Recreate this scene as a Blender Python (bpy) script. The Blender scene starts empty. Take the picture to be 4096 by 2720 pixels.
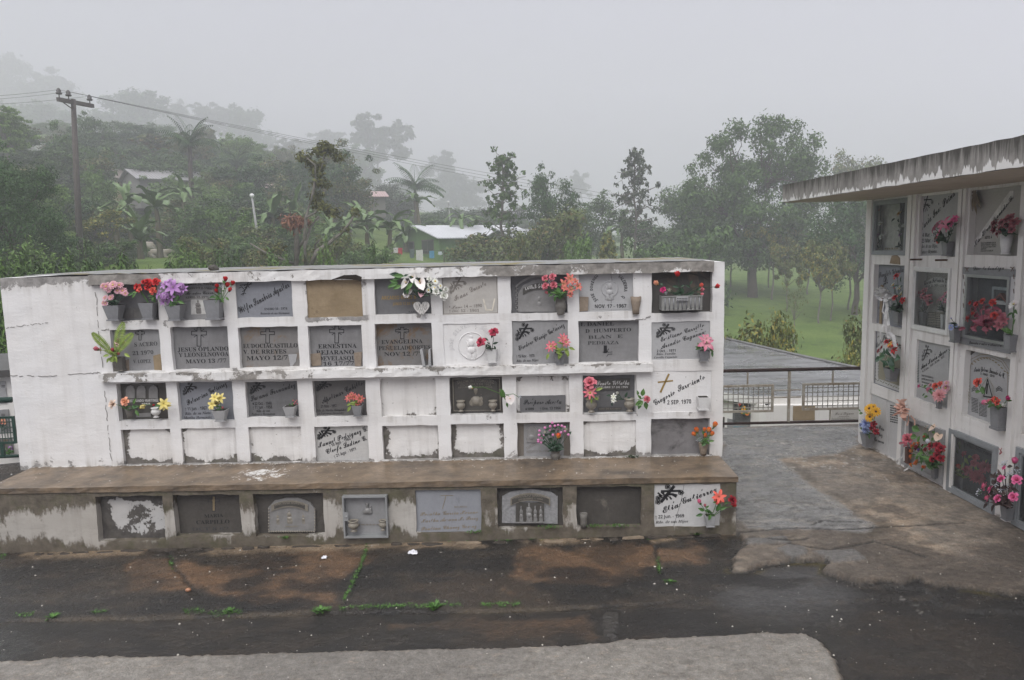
import bpy, math, random
import numpy as np
from mathutils import Vector, Matrix, noise as mnoise

S = bpy.context.scene
COL = S.collection
R = math.radians
rnd = random.Random(11)

# ------------------------------------------------------------------ camera
ZC = 2.0
PITCH, ROLL, YAW, FPX = 0.1271, 0.0232, 0.0216, 2969.6      # focal length in pixels of a 4096 wide frame
FW = Vector((math.sin(YAW) * math.cos(PITCH), math.cos(YAW) * math.cos(PITCH), -math.sin(PITCH)))
ri = Vector((math.cos(YAW), -math.sin(YAW), 0)); up = ri.cross(FW)
RI = ri * math.cos(ROLL) - up * math.sin(ROLL); UP = up * math.cos(ROLL) + ri * math.sin(ROLL)
CAM = Vector((0, 0, ZC))
cam = bpy.data.cameras.new('camera'); camo = bpy.data.objects.new('camera', cam); COL.objects.link(camo)
cam.sensor_width = 36; cam.lens = FPX / 4096 * 36; cam.clip_start = .05; cam.clip_end = 3000
camo.matrix_world = Matrix(((RI.x, UP.x, -FW.x, 0), (RI.y, UP.y, -FW.y, 0), (RI.z, UP.z, -FW.z, ZC), (0, 0, 0, 1)))
S.camera = camo

# ------------------------------------------------------------------ sky, sun, exposure: rainy overcast day
SUN_EL, SUN_AZ = 52, 200
W = bpy.data.worlds.new('World'); S.world = W; W.use_nodes = True
nt = W.node_tree; nt.nodes.clear()
N = nt.nodes.new; L = nt.links.new
sky = N('ShaderNodeTexSky'); sky.sky_type = 'NISHITA'; sky.sun_disc = False
sky.sun_elevation = R(SUN_EL); sky.sun_rotation = R(SUN_AZ); sky.dust_density = 4; sky.air_density = 1.5
tc = N('ShaderNodeTexCoord'); sx = N('ShaderNodeSeparateXYZ'); L(tc.outputs['Generated'], sx.inputs[0])
ramp = N('ShaderNodeValToRGB'); L(sx.outputs['Z'], ramp.inputs[0])
e = ramp.color_ramp.elements                                     # cloud deck: brighter towards the zenith
e[0].position = 0.0; e[0].color = (4.4, 4.35, 4.85, 1)
e[1].position = 1.0; e[1].color = (14.5, 14.5, 14.6, 1)
for p_, c_ in ((.12, (4.2, 4.15, 4.7)), (.33, (4.15, 4.1, 4.7)), (.6, (10.5, 10.5, 10.7))):
    k = ramp.color_ramp.elements.new(p_); k.color = (*c_, 1)
cn = N('ShaderNodeTexNoise'); cn.inputs['Scale'].default_value = 1.6; cn.inputs['Detail'].default_value = 3
L(tc.outputs['Generated'], cn.inputs['Vector'])
cm = N('ShaderNodeMapRange'); L(cn.outputs['Fac'], cm.inputs[0]); cm.inputs[3].default_value = .93; cm.inputs[4].default_value = 1.07
mu = N('ShaderNodeMix'); mu.data_type = 'RGBA'; mu.blend_type = 'MULTIPLY'; mu.inputs[0].default_value = 1
L(ramp.outputs[0], mu.inputs[6]); L(cm.outputs[0], mu.inputs[7])
mx = N('ShaderNodeMix'); mx.data_type = 'RGBA'; mx.inputs[0].default_value = .93
L(sky.outputs[0], mx.inputs[6]); L(mu.outputs[2], mx.inputs[7])
bg = N('ShaderNodeBackground'); bg.inputs[1].default_value = .1; L(mx.outputs[2], bg.inputs[0])
wo = N('ShaderNodeOutputWorld'); L(bg.outputs[0], wo.inputs[0])

sun = bpy.data.lights.new('sun', 'SUN'); sun.energy = 1.4; sun.angle = R(40); sun.color = (1, .985, .96)
so = bpy.data.objects.new('sun', sun); COL.objects.link(so)
_az = R(SUN_AZ); sd = Vector((math.sin(_az) * math.cos(R(SUN_EL)), math.cos(_az) * math.cos(R(SUN_EL)), math.sin(R(SUN_EL))))
so.rotation_euler = sd.to_track_quat('Z', 'Y').to_euler()
S.view_settings.view_transform = 'Standard'; S.view_settings.look = 'None'
S.view_settings.exposure = 0.58; S.view_settings.gamma = 1; S.view_settings.use_curve_mapping = False
S.cycles.volume_bounces = 2; S.cycles.max_bounces = 8; S.cycles.diffuse_bounces = 3; S.cycles.glossy_bounces = 3
S.cycles.transparent_max_bounces = 12; S.cycles.use_denoising = True

# ------------------------------------------------------------------ rays from the photo's pixels to planes of the place
# zoomed regions of the photo: x0, y0, scale; coordinates below are read in these
V = {'.': (0, 0, 1), 'A': (350, 1050, 2.1464), 'B': (1400, 1050, 2.9513), 'C': (2000, 1050, 2.6233), 'D': (350, 1480, 2.1464),
     'E': (1400, 1480, 2.9513), 'F': (2000, 1480, 2.6233), 'G': (0, 1850, 1.4756), 'H': (1500, 1850, 1.574),
     'I': (3100, 500, 2.24), 'J': (3400, 1000, 2.6135), 'K': (3300, 1500, 2.4121), 'L': (2750, 1300, 3.136),
     'M': (0, 1050, 1.742), 'N': (0, 300, 1.96), 'O': (1000, 400, 2.1464), 'P': (2000, 400, 1.5679),
     'Q': (0, 2000, 1.6864), 'R': (1300, 2000, 1.6864), 'S': (2700, 1700, 1.5372)}
def full(v, x, y):
    a, b, s = V[v]; return a + x / s, b + y / s
def ray(px, py):
    return (FW + RI * ((px - 2048) / FPX) - UP * ((py - 1360) / FPX))
def on_z(px, py, z=0.):
    d = ray(px, py); t = (z - ZC) / d.z; return CAM + d * t
def at_dist(px, dist):
    """ground-plan point seen in pixel column px (on the horizon) at this distance"""
    d = ray(px, horizon(px)); d.z = 0; d.normalize(); return d.x * dist, d.y * dist
def at3(px, py, dist):
    d = ray(px, py); k = dist / math.hypot(d.x, d.y); return CAM + d * k
def horizon(px):
    return 1360 - math.tan(PITCH) * FPX / math.cos(ROLL) - (px - 2048) * math.tan(ROLL)
def z_at(px, py, dist):
    d = ray(px, py); h = math.hypot(d.x, d.y); return ZC + d.z / h * dist

class Frame:
    """a wall's own frame: x along its face, y into the wall, z up"""
    def __init__(s, o, ang):
        s.M = Matrix.Translation(o) @ Matrix.Rotation(ang, 4, 'Z'); s.I = s.M.inverted(); s.ang = ang
    def at(s, px, py, y=0.):
        o = s.I @ CAM; d = s.I.to_3x3() @ ray(px, py); t = (y - o.y) / d.y; p = o + d * t
        return p.x, p.z
    def v(s, v, x, y, dy=0.):
        return s.at(*full(v, x, y), dy)
    def px(s, px, py, y=0.):
        """metres per photo pixel at that spot, measured upwards"""
        return s.at(px, py - 10, y)[1] / 10 - s.at(px, py, y)[1] / 10
BW = Frame(Vector((-3.6405, 5.5691, 0)), math.atan2(5.339 - 5.5691, 1.662 + 3.6405))     # block of small niches
RW = Frame(Vector((3.4997, 6.97, 0)), -math.pi / 2)                                       # roofed building on the right

# ------------------------------------------------------------------ mesh helpers
class MB:
    def __init__(s): s.v = []; s.f = []; s.m = []; s.g = []; s.mi = 0; s.gv = 0.
    def add(s, vs, fs, m=None, g=None):
        b = len(s.v); s.v.extend([tuple(p) for p in vs]); s.f.extend([tuple(i + b for i in f) for f in fs])
        s.m.extend([s.mi if m is None else m] * len(fs))
        s.g.extend(g if g is not None else [s.gv] * len(vs)); return b
    def box(s, a, b, M=None, m=None):
        x0, y0, z0 = a; x1, y1, z1 = b
        vs = [Vector(p) for p in ((x0, y0, z0), (x1, y0, z0), (x1, y1, z0), (x0, y1, z0), (x0, y0, z1), (x1, y0, z1), (x1, y1, z1), (x0, y1, z1))]
        if M is not None: vs = [M @ p for p in vs]
        s.add(vs, [(0, 3, 2, 1), (4, 5, 6, 7), (0, 1, 5, 4), (1, 2, 6, 5), (2, 3, 7, 6), (3, 0, 4, 7)], m)
    def bar(s, p, q, w, h=None, m=None):
        """a square bar from p to q"""
        p = Vector(p); q = Vector(q); d = q - p; ln = d.length
        if ln < 1e-6: return
        M = Matrix.Translation(p) @ d.to_track_quat('Z', 'Y').to_matrix().to_4x4(); h = h or w
        s.box((-w / 2, -h / 2, 0), (w / 2, h / 2, ln), M, m)
    def tube(s, pts, rad, n=6, m=None, cap=True):
        pts = [Vector(p) for p in pts]; rs = rad if isinstance(rad, (list, tuple)) else [rad] * len(pts)
        vs = []; fs = []; ref = Vector((.13, .31, .94))
        for i, p in enumerate(pts):
            d = (pts[min(i + 1, len(pts) - 1)] - pts[max(i - 1, 0)])
            d = d.normalized() if d.length > 1e-9 else Vector((0, 0, 1))
            r0 = ref if abs(d.dot(ref)) < .95 else Vector((1, 0, 0))
            a = d.cross(r0).normalized(); b = d.cross(a)
            for k in range(n):
                t = 2 * math.pi * k / n; vs.append(p + (a * math.cos(t) + b * math.sin(t)) * rs[i])
        for i in range(len(pts) - 1):
            for k in range(n):
                fs.append((i * n + k, i * n + (k + 1) % n, (i + 1) * n + (k + 1) % n, (i + 1) * n + k))
        if cap: fs += [tuple(range(n - 1, -1, -1)), tuple((len(pts) - 1) * n + k for k in range(n))]
        s.add(vs, fs, m)
    def lathe(s, prof, c=(0, 0, 0), n=14, m=None, sq=1.):
        vs = []; fs = []
        for r, z in prof:
            for k in range(n):
                t = 2 * math.pi * k / n; vs.append((c[0] + r * math.cos(t), c[1] + r * sq * math.sin(t), c[2] + z))
        for i in range(len(prof) - 1):
            for k in range(n): fs.append((i * n + k, i * n + (k + 1) % n, (i + 1) * n + (k + 1) % n, (i + 1) * n + k))
        fs += [tuple(range(n - 1, -1, -1)), tuple((len(prof) - 1) * n + k for k in range(n))]
        s.add(vs, fs, m)
    def frustum(s, c, w0, d0, w1, d1, h, m=None, z0=0):
        """square-section pot: narrow foot w0 x d0, wide mouth w1 x d1"""
        x, y, z = c; vs = []
        for w, d, zz in ((w0, d0, z0), (w1, d1, z0 + h)):
            vs += [(x - w / 2, y - d / 2, z + zz), (x + w / 2, y - d / 2, z + zz), (x + w / 2, y + d / 2, z + zz), (x - w / 2, y + d / 2, z + zz)]
        s.add(vs, [(0, 3, 2, 1), (4, 5, 6, 7), (0, 1, 5, 4), (1, 2, 6, 5), (2, 3, 7, 6), (3, 0, 4, 7)], m)
    def prism(s, poly, y0, y1, m=None):
        """polygon in x, z pushed from y0 (front) to y1"""
        n = len(poly); vs = [(x, y0, z) for x, z in poly] + [(x, y1, z) for x, z in poly]
        s.add(vs, [tuple(range(n)), tuple(range(2 * n - 1, n - 1, -1))] + [(i, i + n, (i + 1) % n + n, (i + 1) % n) for i in range(n)], m)
    def ell(s, c, r, n=10, k=6, m=None, M=None):
        vs = []; fs = []
        for i in range(k + 1):
            a = math.pi * i / k - math.pi / 2
            for j in range(n):
                t = 2 * math.pi * j / n
                p = Vector((r[0] * math.cos(a) * math.cos(t), r[1] * math.cos(a) * math.sin(t), r[2] * math.sin(a)))
                if M is not None: p = M @ p
                vs.append((c[0] + p.x, c[1] + p.y, c[2] + p.z))
        for i in range(k):
            for j in range(n): fs.append((i * n + j, i * n + (j + 1) % n, (i + 1) * n + (j + 1) % n, (i + 1) * n + j))
        s.add(vs, fs, m)
    def grid(s, P, nu, nv, m=None, g=None, closed=False):
        """P: nu*nv points in rows of nv"""
        fs = []
        for i in range(nu - 1):
            for j in range(nv - (0 if closed else 1)):
                fs.append((i * nv + j, i * nv + (j + 1) % nv, (i + 1) * nv + (j + 1) % nv, (i + 1) * nv + j))
        s.add(P, fs, m, g)
    def mesh(s, name, mats, smooth=False):
        me = bpy.data.meshes.new(name); me.from_pydata(s.v, [], s.f)
        for mm in (mats if isinstance(mats, (list, tuple)) else [mats]): me.materials.append(mm)
        if any(s.m): me.polygons.foreach_set('material_index', np.array(s.m, 'i'))
        if any(x != 0 for x in s.g):
            at = me.attributes.new('g', 'FLOAT', 'POINT'); at.data.foreach_set('value', np.array(s.g, 'f'))
        if smooth: me.polygons.foreach_set('use_smooth', np.ones(len(me.polygons), bool))
        me.update(); return me
    def build(s, name, mats, parent=None, smooth=False):
        return link(name, s.mesh(name, mats, smooth), parent)

def link(name, data, parent=None):
    o = bpy.data.objects.new(name, data); COL.objects.link(o)
    if parent is not None: o.parent = parent
    return o
def np_mesh(name, verts, faces, mats, attrs=None, smooth=False):
    """fast mesh from arrays (faces all of one size)"""
    me = bpy.data.meshes.new(name); nv = len(verts); nf, k = faces.shape
    me.vertices.add(nv); me.vertices.foreach_set('co', np.asarray(verts, 'f').ravel())
    me.loops.add(nf * k); me.loops.foreach_set('vertex_index', np.asarray(faces, 'i').ravel())
    me.polygons.add(nf); me.polygons.foreach_set('loop_start', np.arange(0, nf * k, k, dtype='i'))
    for mm in (mats if isinstance(mats, (list, tuple)) else [mats]): me.materials.append(mm)
    for n_, a_ in (attrs or {}).items():
        at = me.attributes.new(n_, 'FLOAT', 'POINT'); at.data.foreach_set('value', np.asarray(a_, 'f'))
    if smooth: me.polygons.foreach_set('use_smooth', np.ones(nf, bool))
    me.update(calc_edges=True); return me
def tag(o, label=None, cat=None, group=None, kind=None):
    if label: o['label'] = label
    if cat: o['category'] = cat
    if group: o['group'] = group
    if kind: o['kind'] = kind
    return o
def thing(name, label, cat, M=None, group=None):
    o = bpy.data.objects.new(name, None); COL.objects.link(o); o.empty_display_size = .1
    if M is not None: o.matrix_world = M
    return tag(o, label, cat, group)
def loc(x, y, z): return Matrix.Translation((x, y, z))
def n3(x, y, z): return mnoise.noise(Vector((x, y, z)))

# numpy value noise (2D/3D) for masks and terrain
_rs = np.random.RandomState(5); _T = _rs.rand(256, 256)
def vn2(x, y):
    xi = np.floor(x).astype(int); yi = np.floor(y).astype(int); fx = x - xi; fy = y - yi
    fx = fx * fx * (3 - 2 * fx); fy = fy * fy * (3 - 2 * fy)
    g = lambda a, b: _T[a & 255, b & 255]
    return (g(xi, yi) * (1 - fx) + g(xi + 1, yi) * fx) * (1 - fy) + (g(xi, yi + 1) * (1 - fx) + g(xi + 1, yi + 1) * fx) * fy
def fbm(x, y, o=4):
    x = np.asarray(x, float); y = np.asarray(y, float)
    a = 0; k = 1.; t = 0
    for i in range(o): a = a + vn2(x * 2 ** i + 17 * i, y * 2 ** i + 31 * i) * k; t += k; k *= .5
    return a / t
def sdf(px, py, poly):
    """signed distance to a polygon, positive inside (arrays)"""
    d = np.full(px.shape, 1e9); ins = np.zeros(px.shape, bool); n = len(poly)
    for i in range(n):
        ax, ay = poly[i]; bx, by = poly[(i + 1) % n]; ex, ey = bx - ax, by - ay
        t = np.clip(((px - ax) * ex + (py - ay) * ey) / (ex * ex + ey * ey + 1e-12), 0, 1)
        d = np.minimum(d, np.hypot(px - ax - t * ex, py - ay - t * ey))
        c = ((ay > py) != (by > py)); xx = (bx - ax) * (py - ay) / ((by - ay) if abs(by - ay) > 1e-12 else 1e-12) + ax
        ins ^= (c & (px < xx))
    return np.where(ins, d, -d)

# ------------------------------------------------------------------ materials
_M = {}
class NB:
    def __init__(s, name):
        s.mat = bpy.data.materials.new(name); s.mat.use_nodes = True; s.t = s.mat.node_tree; s.t.nodes.clear()
        s.out = s.n('ShaderNodeOutputMaterial'); s.b = s.n('ShaderNodeBsdfPrincipled'); s.l(s.b.outputs[0], s.out.inputs[0])
        s.co = s.n('ShaderNodeTexCoord').outputs['Object']
    def n(s, k): return s.t.nodes.new(k)
    def l(s, a, b): s.t.links.new(a, b)
    def val(s, inp, v):
        if hasattr(v, 'is_linked') or isinstance(v, bpy.types.NodeSocket): s.l(v, inp)
        else: inp.default_value = (*v, 1) if isinstance(v, tuple) and len(v) == 3 else v
    def noise(s, scale, detail=4, rough=.6, vec=None, dist=0.):
        k = s.n('ShaderNodeTexNoise'); k.inputs['Scale'].default_value = scale; k.inputs['Detail'].default_value = detail
        k.inputs['Roughness'].default_value = rough; k.inputs['Distortion'].default_value = dist
        s.l(vec if vec is not None else s.co, k.inputs['Vector']); return k.outputs['Fac']
    def scaled(s, x, y, z, src=None):
        k = s.n('ShaderNodeMapping'); k.inputs['Scale'].default_value = (x, y, z); s.l(src or s.co, k.inputs[0]); return k.outputs[0]
    def mr(s, f, a, b, c=0., d=1.):
        k = s.n('ShaderNodeMapRange'); s.val(k.inputs[0], f); k.inputs[1].default_value = a; k.inputs[2].default_value = b
        k.inputs[3].default_value = c; k.inputs[4].default_value = d; return k.outputs[0]
    def mix(s, f, a, b, mode='MIX'):
        k = s.n('ShaderNodeMix'); k.data_type = 'RGBA'; k.blend_type = mode
        s.val(k.inputs[0], f); s.val(k.inputs[6], a); s.val(k.inputs[7], b); return k.outputs[2]
    def math(s, op, a, b=0.):
        k = s.n('ShaderNodeMath'); k.operation = op; s.val(k.inputs[0], a); s.val(k.inputs[1], b); return k.outputs[0]
    def attr(s, name):
        k = s.n('ShaderNodeAttribute'); k.attribute_name = name; return k.outputs['Fac']
    def island(s):
        return s.n('ShaderNodeNewGeometry').outputs['Random Per Island']
    def objrnd(s): return s.n('ShaderNodeObjectInfo').outputs['Random']
    def bump(s, h, strength=.3, dist=.01):
        k = s.n('ShaderNodeBump'); k.inputs['Strength'].default_value = strength; k.inputs['Distance'].default_value = dist
        s.val(k.inputs['Height'], h); s.l(k.outputs[0], s.b.inputs['Normal'])
    def done(s, color, rough=.7, spec=.4, metal=0.):
        s.val(s.b.inputs['Base Color'], color); s.val(s.b.inputs['Roughness'], rough)
        s.b.inputs['Specular IOR Level'].default_value = spec; s.b.inputs['Metallic'].default_value = metal; return s.mat
def stone(name, c1, c2, scale=6., rough=.6, spec=.4, bump=.15, fine=60., c3=None, t3=(.55, .7), s3=2.5, island=False):
    """mottled surface: two tones, fine grain, optional stains of a third tone"""
    if name in _M: return _M[name]
    b = NB(name); f = b.mr(b.noise(scale, 5, .65), .32, .68); col = b.mix(f, c1, c2)
    g = b.noise(fine, 3, .7); col = b.mix(b.mr(g, .3, .7, .0, .35), col, tuple(x * .62 for x in c1))
    if c3: col = b.mix(b.mr(b.noise(s3, 5, .7, dist=.4), *t3), col, c3)
    if bump: b.bump(g, bump, .006)
    _M[name] = b.done(col, rough, spec); return _M[name]
def plain(name, c, rough=.5, spec=.4, metal=0., var=.25, scale=20.):
    if name in _M: return _M[name]
    b = NB(name); f = b.mr(b.noise(scale, 3), .3, .7)
    _M[name] = b.done(b.mix(f, tuple(x * (1 - var) for x in c), tuple(min(1, x * (1 + var * .6)) for x in c)), rough, spec, metal); return _M[name]
def petal_mat(name, c0, c1):
    """cloth petals: one dye at the base, another at the tip"""
    if name in _M: return _M[name]
    b = NB(name); g = b.attr('g'); col = b.mix(b.mr(g, .25, .95), c0, c1)
    col = b.mix(b.mr(b.noise(90, 3), .3, .75, 0, .4), col, tuple(x * .55 for x in c1))
    col = b.mix(b.mr(b.island(), 0, 1, 0, .25), col, tuple(min(1, x * 1.3 + .03) for x in c1))
    _M[name] = b.done(col, .62, .25); return _M[name]
def leaf_mat(name, c0, c1, rough=.5, spec=.35, c2=None, t2=.86):
    if name in _M: return _M[name]
    b = NB(name); i = b.island(); col = b.mix(b.mr(i, 0, 1), c0, c1)
    if c2: col = b.mix(b.mr(b.math('FRACT', b.math('MULTIPLY', i, 7.31)), t2, t2 + .03), col, c2)
    col = b.mix(b.mr(b.noise(.55, 3), .35, .65, 0, .45), col, tuple(x * .6 for x in c0))
    _M[name] = b.done(col, rough, spec); return _M[name]
HAZE = 0.0044
# ------------------------------------------------------------------ ground of the graveyard
def zpts(L_, z=0.): return [tuple(on_z(x, y, z))[:2] for x, y in L_]
PALE = zpts([(-400, 2625), (0, 2620), (400, 2607), (700, 2604), (1300, 2598), (1600, 2588), (2100, 2586), (2430, 2574), (2520, 2560), (2650, 2553),
             (2900, 2543), (3060, 2540), (3230, 2548), (3290, 2580), (3330, 2640), (3365, 2720), (3400, 2900), (3500, 3300), (-2000, 3300), (-2000, 2700)])
APRON = zpts([(2952, 2148), (2990, 2190), (2930, 2235), (2930, 2285), (2990, 2290), (3064, 2266), (3180, 2250), (3311, 2252), (3300, 2298), (3435, 2344), (3530, 2338), (3611, 2346),
              (3663, 2326), (3741, 2357), (3871, 2363), (4034, 2393), (4150, 2383), (4700, 2500), (5200, 2300), (4300, 1700), (2600, 1700), (2700, 1900), (2930, 2140)])
APRON2 = zpts([(3311, 2300), (3440, 2348), (3700, 2360), (3760, 2420), (3870, 2455), (3960, 2450), (4200, 2470), (4500, 2350), (3700, 2300)])
GREYPATH = zpts([(2870, 1720), (3420, 1715), (3440, 1790), (3330, 1830), (3120, 1850), (3210, 1930), (3300, 1985), (3390, 2040), (3480, 2105), (3440, 2140), (2960, 2135), (2900, 1900)])
WETSHEEN = zpts([(2960, 2290), (3080, 2275), (3290, 2275), (3330, 2330), (3420, 2380), (3330, 2480), (3100, 2500), (2900, 2470), (2860, 2380)])
LEFTPOOL = zpts([(-300, 2480), (60, 2490), (150, 2560), (60, 2600), (-300, 2610)])
BROWN = [zpts(p) for p in ([(560, 2240), (900, 2230), (1420, 2170), (1480, 2260), (1370, 2425), (1000, 2410), (830, 2300), (600, 2290)],
                           [(2080, 2200), (2620, 2190), (2660, 2290), (2480, 2330), (2120, 2310)], [(2060, 2370), (2280, 2360), (2280, 2390), (2100, 2400)],
                           [(1420, 2430), (2400, 2440), (2350, 2520), (1500, 2540)], [(2680, 2200), (2800, 2190), (2790, 2250), (2690, 2250)])]
FRAGS = [zpts(p) for p in ([(3105, 2210), (3150, 2195), (3220, 2205), (3230, 2235), (3170, 2252)], [(2400, 2450), (2440, 2436), (2476, 2440), (2480, 2480), (2452, 2520), (2462, 2548), (2420, 2530), (2404, 2490)],
                           [(2958, 2170), (3140, 2160), (3170, 2190), (2980, 2195)], [(3250, 2220), (3420, 2215), (3470, 2260), (3330, 2270)])]
CRACKS = [zpts(p) for p in ([(670, 2170), (690, 2240), (720, 2270), (790, 2350)], [(1475, 2160), (1440, 2260), (1400, 2360), (1365, 2425)],
                            [(-100, 2450), (400, 2447), (900, 2440), (1365, 2428), (1800, 2432), (2300, 2425), (2700, 2400)], [(2620, 2180), (2640, 2250), (2650, 2310)],
                            [(2950, 2140), (3200, 2125), (3420, 2130), (3600, 2120), (3850, 2105)], [(3250, 2110), (3290, 2095), (3440, 2100)], [(3000, 2160), (3120, 2180), (3230, 2165)],
                            [(3160, 2190), (3320, 2215), (3500, 2180), (3700, 2240)])]
def seg_d(x, y, pts):
    d = np.full(x.shape, 1e9)
    for (ax, ay), (bx, by) in zip(pts[:-1], pts[1:]):
        ex, ey = bx - ax, by - ay; t = np.clip(((x - ax) * ex + (y - ay) * ey) / (ex * ex + ey * ey), 0, 1)
        d = np.minimum(d, np.hypot(x - ax - t * ex, y - ay - t * ey))
    return d
_sm = zpts([(0, 2447), (2300, 2425)]); ground_seam = lambda x: _sm[0][1] + (x - _sm[0][0]) * (_sm[1][1] - _sm[0][1]) / (_sm[1][0] - _sm[0][0])
def sstep(v, a, b):
    t = np.clip((v - a) / (b - a), 0, 1); return t * t * (3 - 2 * t)
def ground_z(x, y):
    return -.012 * np.clip(1.6 - x, 0, 5.5)
xs = np.concatenate([[-30, -14, -8, -6, -5], np.arange(-4.4, 3.62, .016), [3.8, 5, 9]])
ys = np.concatenate([[-12, -6, -2, 0, 1.2, 2.0], np.arange(2.5, 5.3, .0145), np.arange(5.3, 7.62, .03), [7.66, 7.67, 7.69]])
X, Y = np.meshgrid(xs, ys, indexing='ij')
w1 = (fbm(X * 24, Y * 24, 4) - .5) * .06 + (fbm(X * 70, Y * 70 + 7, 2) - .5) * .03 + (fbm(X * 5, Y * 5 + 7, 2) - .5) * .07; w2 = (fbm(X * 2.3 + 9, Y * 2.3, 4) - .5); w3 = fbm(X * 30, Y * 30, 3) - .5
dP = sdf(X, Y, PALE) + w1 * .45; dA = sdf(X, Y, APRON) + w1 * .6; dA2 = sdf(X, Y, APRON2) + w1 * .6
Z = ground_z(X, Y) + w2 * .012 + w3 * .005
Z += sstep(dP, -.01, .012) * .022 + sstep(dA, -.004, .012) * .026 + sstep(dA2, -.012, .012) * .014
crk = np.full(X.shape, 1e9)
for c in CRACKS: crk = np.minimum(crk, seg_d(X + w1 * .35, Y + w1[::-1, ::-1] * .35, c))
frag = np.full(X.shape, -1e9)
for c in FRAGS: frag = np.maximum(frag, sdf(X, Y, c) + w1 * .4)
Z += sstep(frag, -.01, .012) * .012
Z -= sstep(.016 - crk, 0, .016) * .012
Z = np.where(Y > 7.665, -3.2, Z)
col = np.zeros(X.shape + (4,)); col[..., 3] = 1
def lay(mask, c): 
    for k in range(3): col[..., k] = col[..., k] * (1 - mask) + c[k] * mask
def nz(s, a, b, ox=0., st=1.): return sstep(fbm(X * s + ox, Y * s * st + ox, 5), a, b)
lay(np.ones(X.shape), (.024, .0205, .0165))
lay(nz(1.5, .42, .62, 3, 1.6) * .75, (.05, .036, .024)); lay(nz(3.5, .5, .68, 8, 2) * .6, (.034, .031, .027)); lay(nz(2.2, .5, .6, 21, 2.2) * .8, (.012, .0115, .0105))
for p in BROWN: lay(sstep(sdf(X, Y, p) + w2 * .55 + w1 * 1.3, -.03, .07) * (.45 + .55 * nz(6, .38, .58, 4)) * .9, (.16, .095, .053))
lay(sstep(sdf(X, Y, WETSHEEN) + w2 * .3, -.1, .15), (.07, .07, .072))  # wet pool, lightened: its grey sheen is put into the colour
# the broken apron and the passage
mA = sstep(dA, -.006, .01); tan = nz(2.0, .3, .6, 30)
TANP = zpts([(3060, 1845), (3480, 1780), (4200, 2120), (4400, 2260), (3900, 2250), (3600, 2170), (3420, 2105), (3290, 2000)])
tp_ = sstep(sdf(X, Y, TANP) + w1 * 1.2 + w2 * .4, -.12, .12); lay(mA, (.19, .16, .13)); lay(mA * tan * .5, (.15, .118, .088)); lay(mA * tp_, (.40, .315, .235)); lay(mA * tp_ * tan * .7, (.48, .385, .29)); lay(mA * nz(14, .5, .72, 3, 1.3) * .45, (.34, .29, .225)); lay(mA * nz(9, .5, .68, 61, 1.3) * .6, (.07, .058, .047)); lay(mA * nz(4.5, .5, .7, 12, 1.5) * .6, (.12, .10, .082)); lay(mA * nz(1.2, .48, .62, 41) * .55, (.24, .22, .195))
lay(mA * sstep(Y, 4.95, 4.5) * nz(3, .35, .6, 17) * .75, (.085, .07, .056))
lay(mA * sstep(w2 * .25 + w1 - np.abs(sdf(X, Y, GREYPATH) + .06), -.1, .05) * .75, (.075, .06, .04))
gp = sstep(sdf(X, Y, GREYPATH) + w1 * .8 + w2 * .15, -.02, .05)
lay(gp, (.27, .272, .275)); lay(gp * nz(3.2, .45, .65, 5, 2.5) * .5, (.19, .19, .188)); lay(gp * nz(6, .56, .68, 51, 3) * .55, (.38, .36, .33)); lay(gp * nz(11, .62, .7, 71, 3.5) * .6, (.07, .068, .064))  # grey concrete, with some of its wet sheen lightened into the colour
lay(sstep(frag, -.006, .01) * .75, (.085, .08, .075)); lay(sstep(frag, -.006, .01) * mA, (.16, .155, .15))
edge = sstep(.05 - np.abs(dA), 0, .05) * (dA < .03); lay(edge * nz(9, .45, .65, 3) * .3, (.15, .11, .075)); lay(sstep(.016 - np.abs(dA + .012), 0, .008) * .9, (.010, .009, .007)); lay(sstep(.03 - np.abs(dA + .03), 0, .03) * nz(2.5, .45, .6, 77) * .8, (.075, .062, .014))  # rim, moss, and a dark crack line with its shadow painted in
mP = sstep(dP, -.006, .008)
lay(mP, (.235, .222, .203)); lay(mP * nz(5, .4, .7, 9, .5) * .5, (.29, .275, .25)); lay(mP * nz(1.8, .55, .7, 19) * .45, (.15, .142, .132)); lay(mP * sstep(.03 - dP, 0, .03) * .5, (.2, .15, .1))
lay(sstep(.018 - crk, 0, .012) * .85, (.015, .014, .012))
lay((1 - mP) * sstep(seg_d(X, Y, CRACKS[2]), .07, .0) * nz(3, .45, .6, 60) * .6, (.1, .075, .045))
# plaster crumbs and pale mortar along the foot of the tombs
foot = BW.I @ Vector((1.608, 4.843, 0)); fy = [tuple((BW.M @ Vector((x, foot.y, 0))))[:2] for x in (-.6, foot.x)]
fd = seg_d(X, Y, fy); lay(sstep(fd + w1 * .9, .15, .05) * nz(2.2, .47, .55, 33) * .9 * (1 - mA), (.30, .23, .16))
lay(nz(1.1, .5, .62, 70) * nz(40, .66, .72, 2) * (X > 2.2) * .8, (.5, .49, .46)); lay((1 - mP) * (1 - mA) * nz(7, .6, .7, 90, 2.) * .35, (.075, .06, .045)); lay((1 - mP) * nz(2.1, .52, .66, 44, 2.2) * (1 - mA) * .8, (.009, .0085, .008)); lay((1 - mP) * (1 - mA) * sstep(Y - ground_seam(X), .02, -.05) * .45, (.013, .0115, .0095))
wet = .31 + .0 * X
wet = wet - sstep(sdf(X, Y, WETSHEEN) + w2 * .5, -.1, .2) * .27 - gp * .22 * nz(2.4, .35, .6, 5) - sstep(sdf(X, Y, LEFTPOOL) + w1, -.02, .02) * .36 - sstep(frag, -.01, .01) * .12
wet = wet - (1 - mP) * (1 - mA) * sstep(Y - ground_seam(X), .02, -.06) * .14
wet = np.clip(wet + mA * (1 - gp) * .22 + mP * .25 + w3 * .2, .06, .9)
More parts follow.
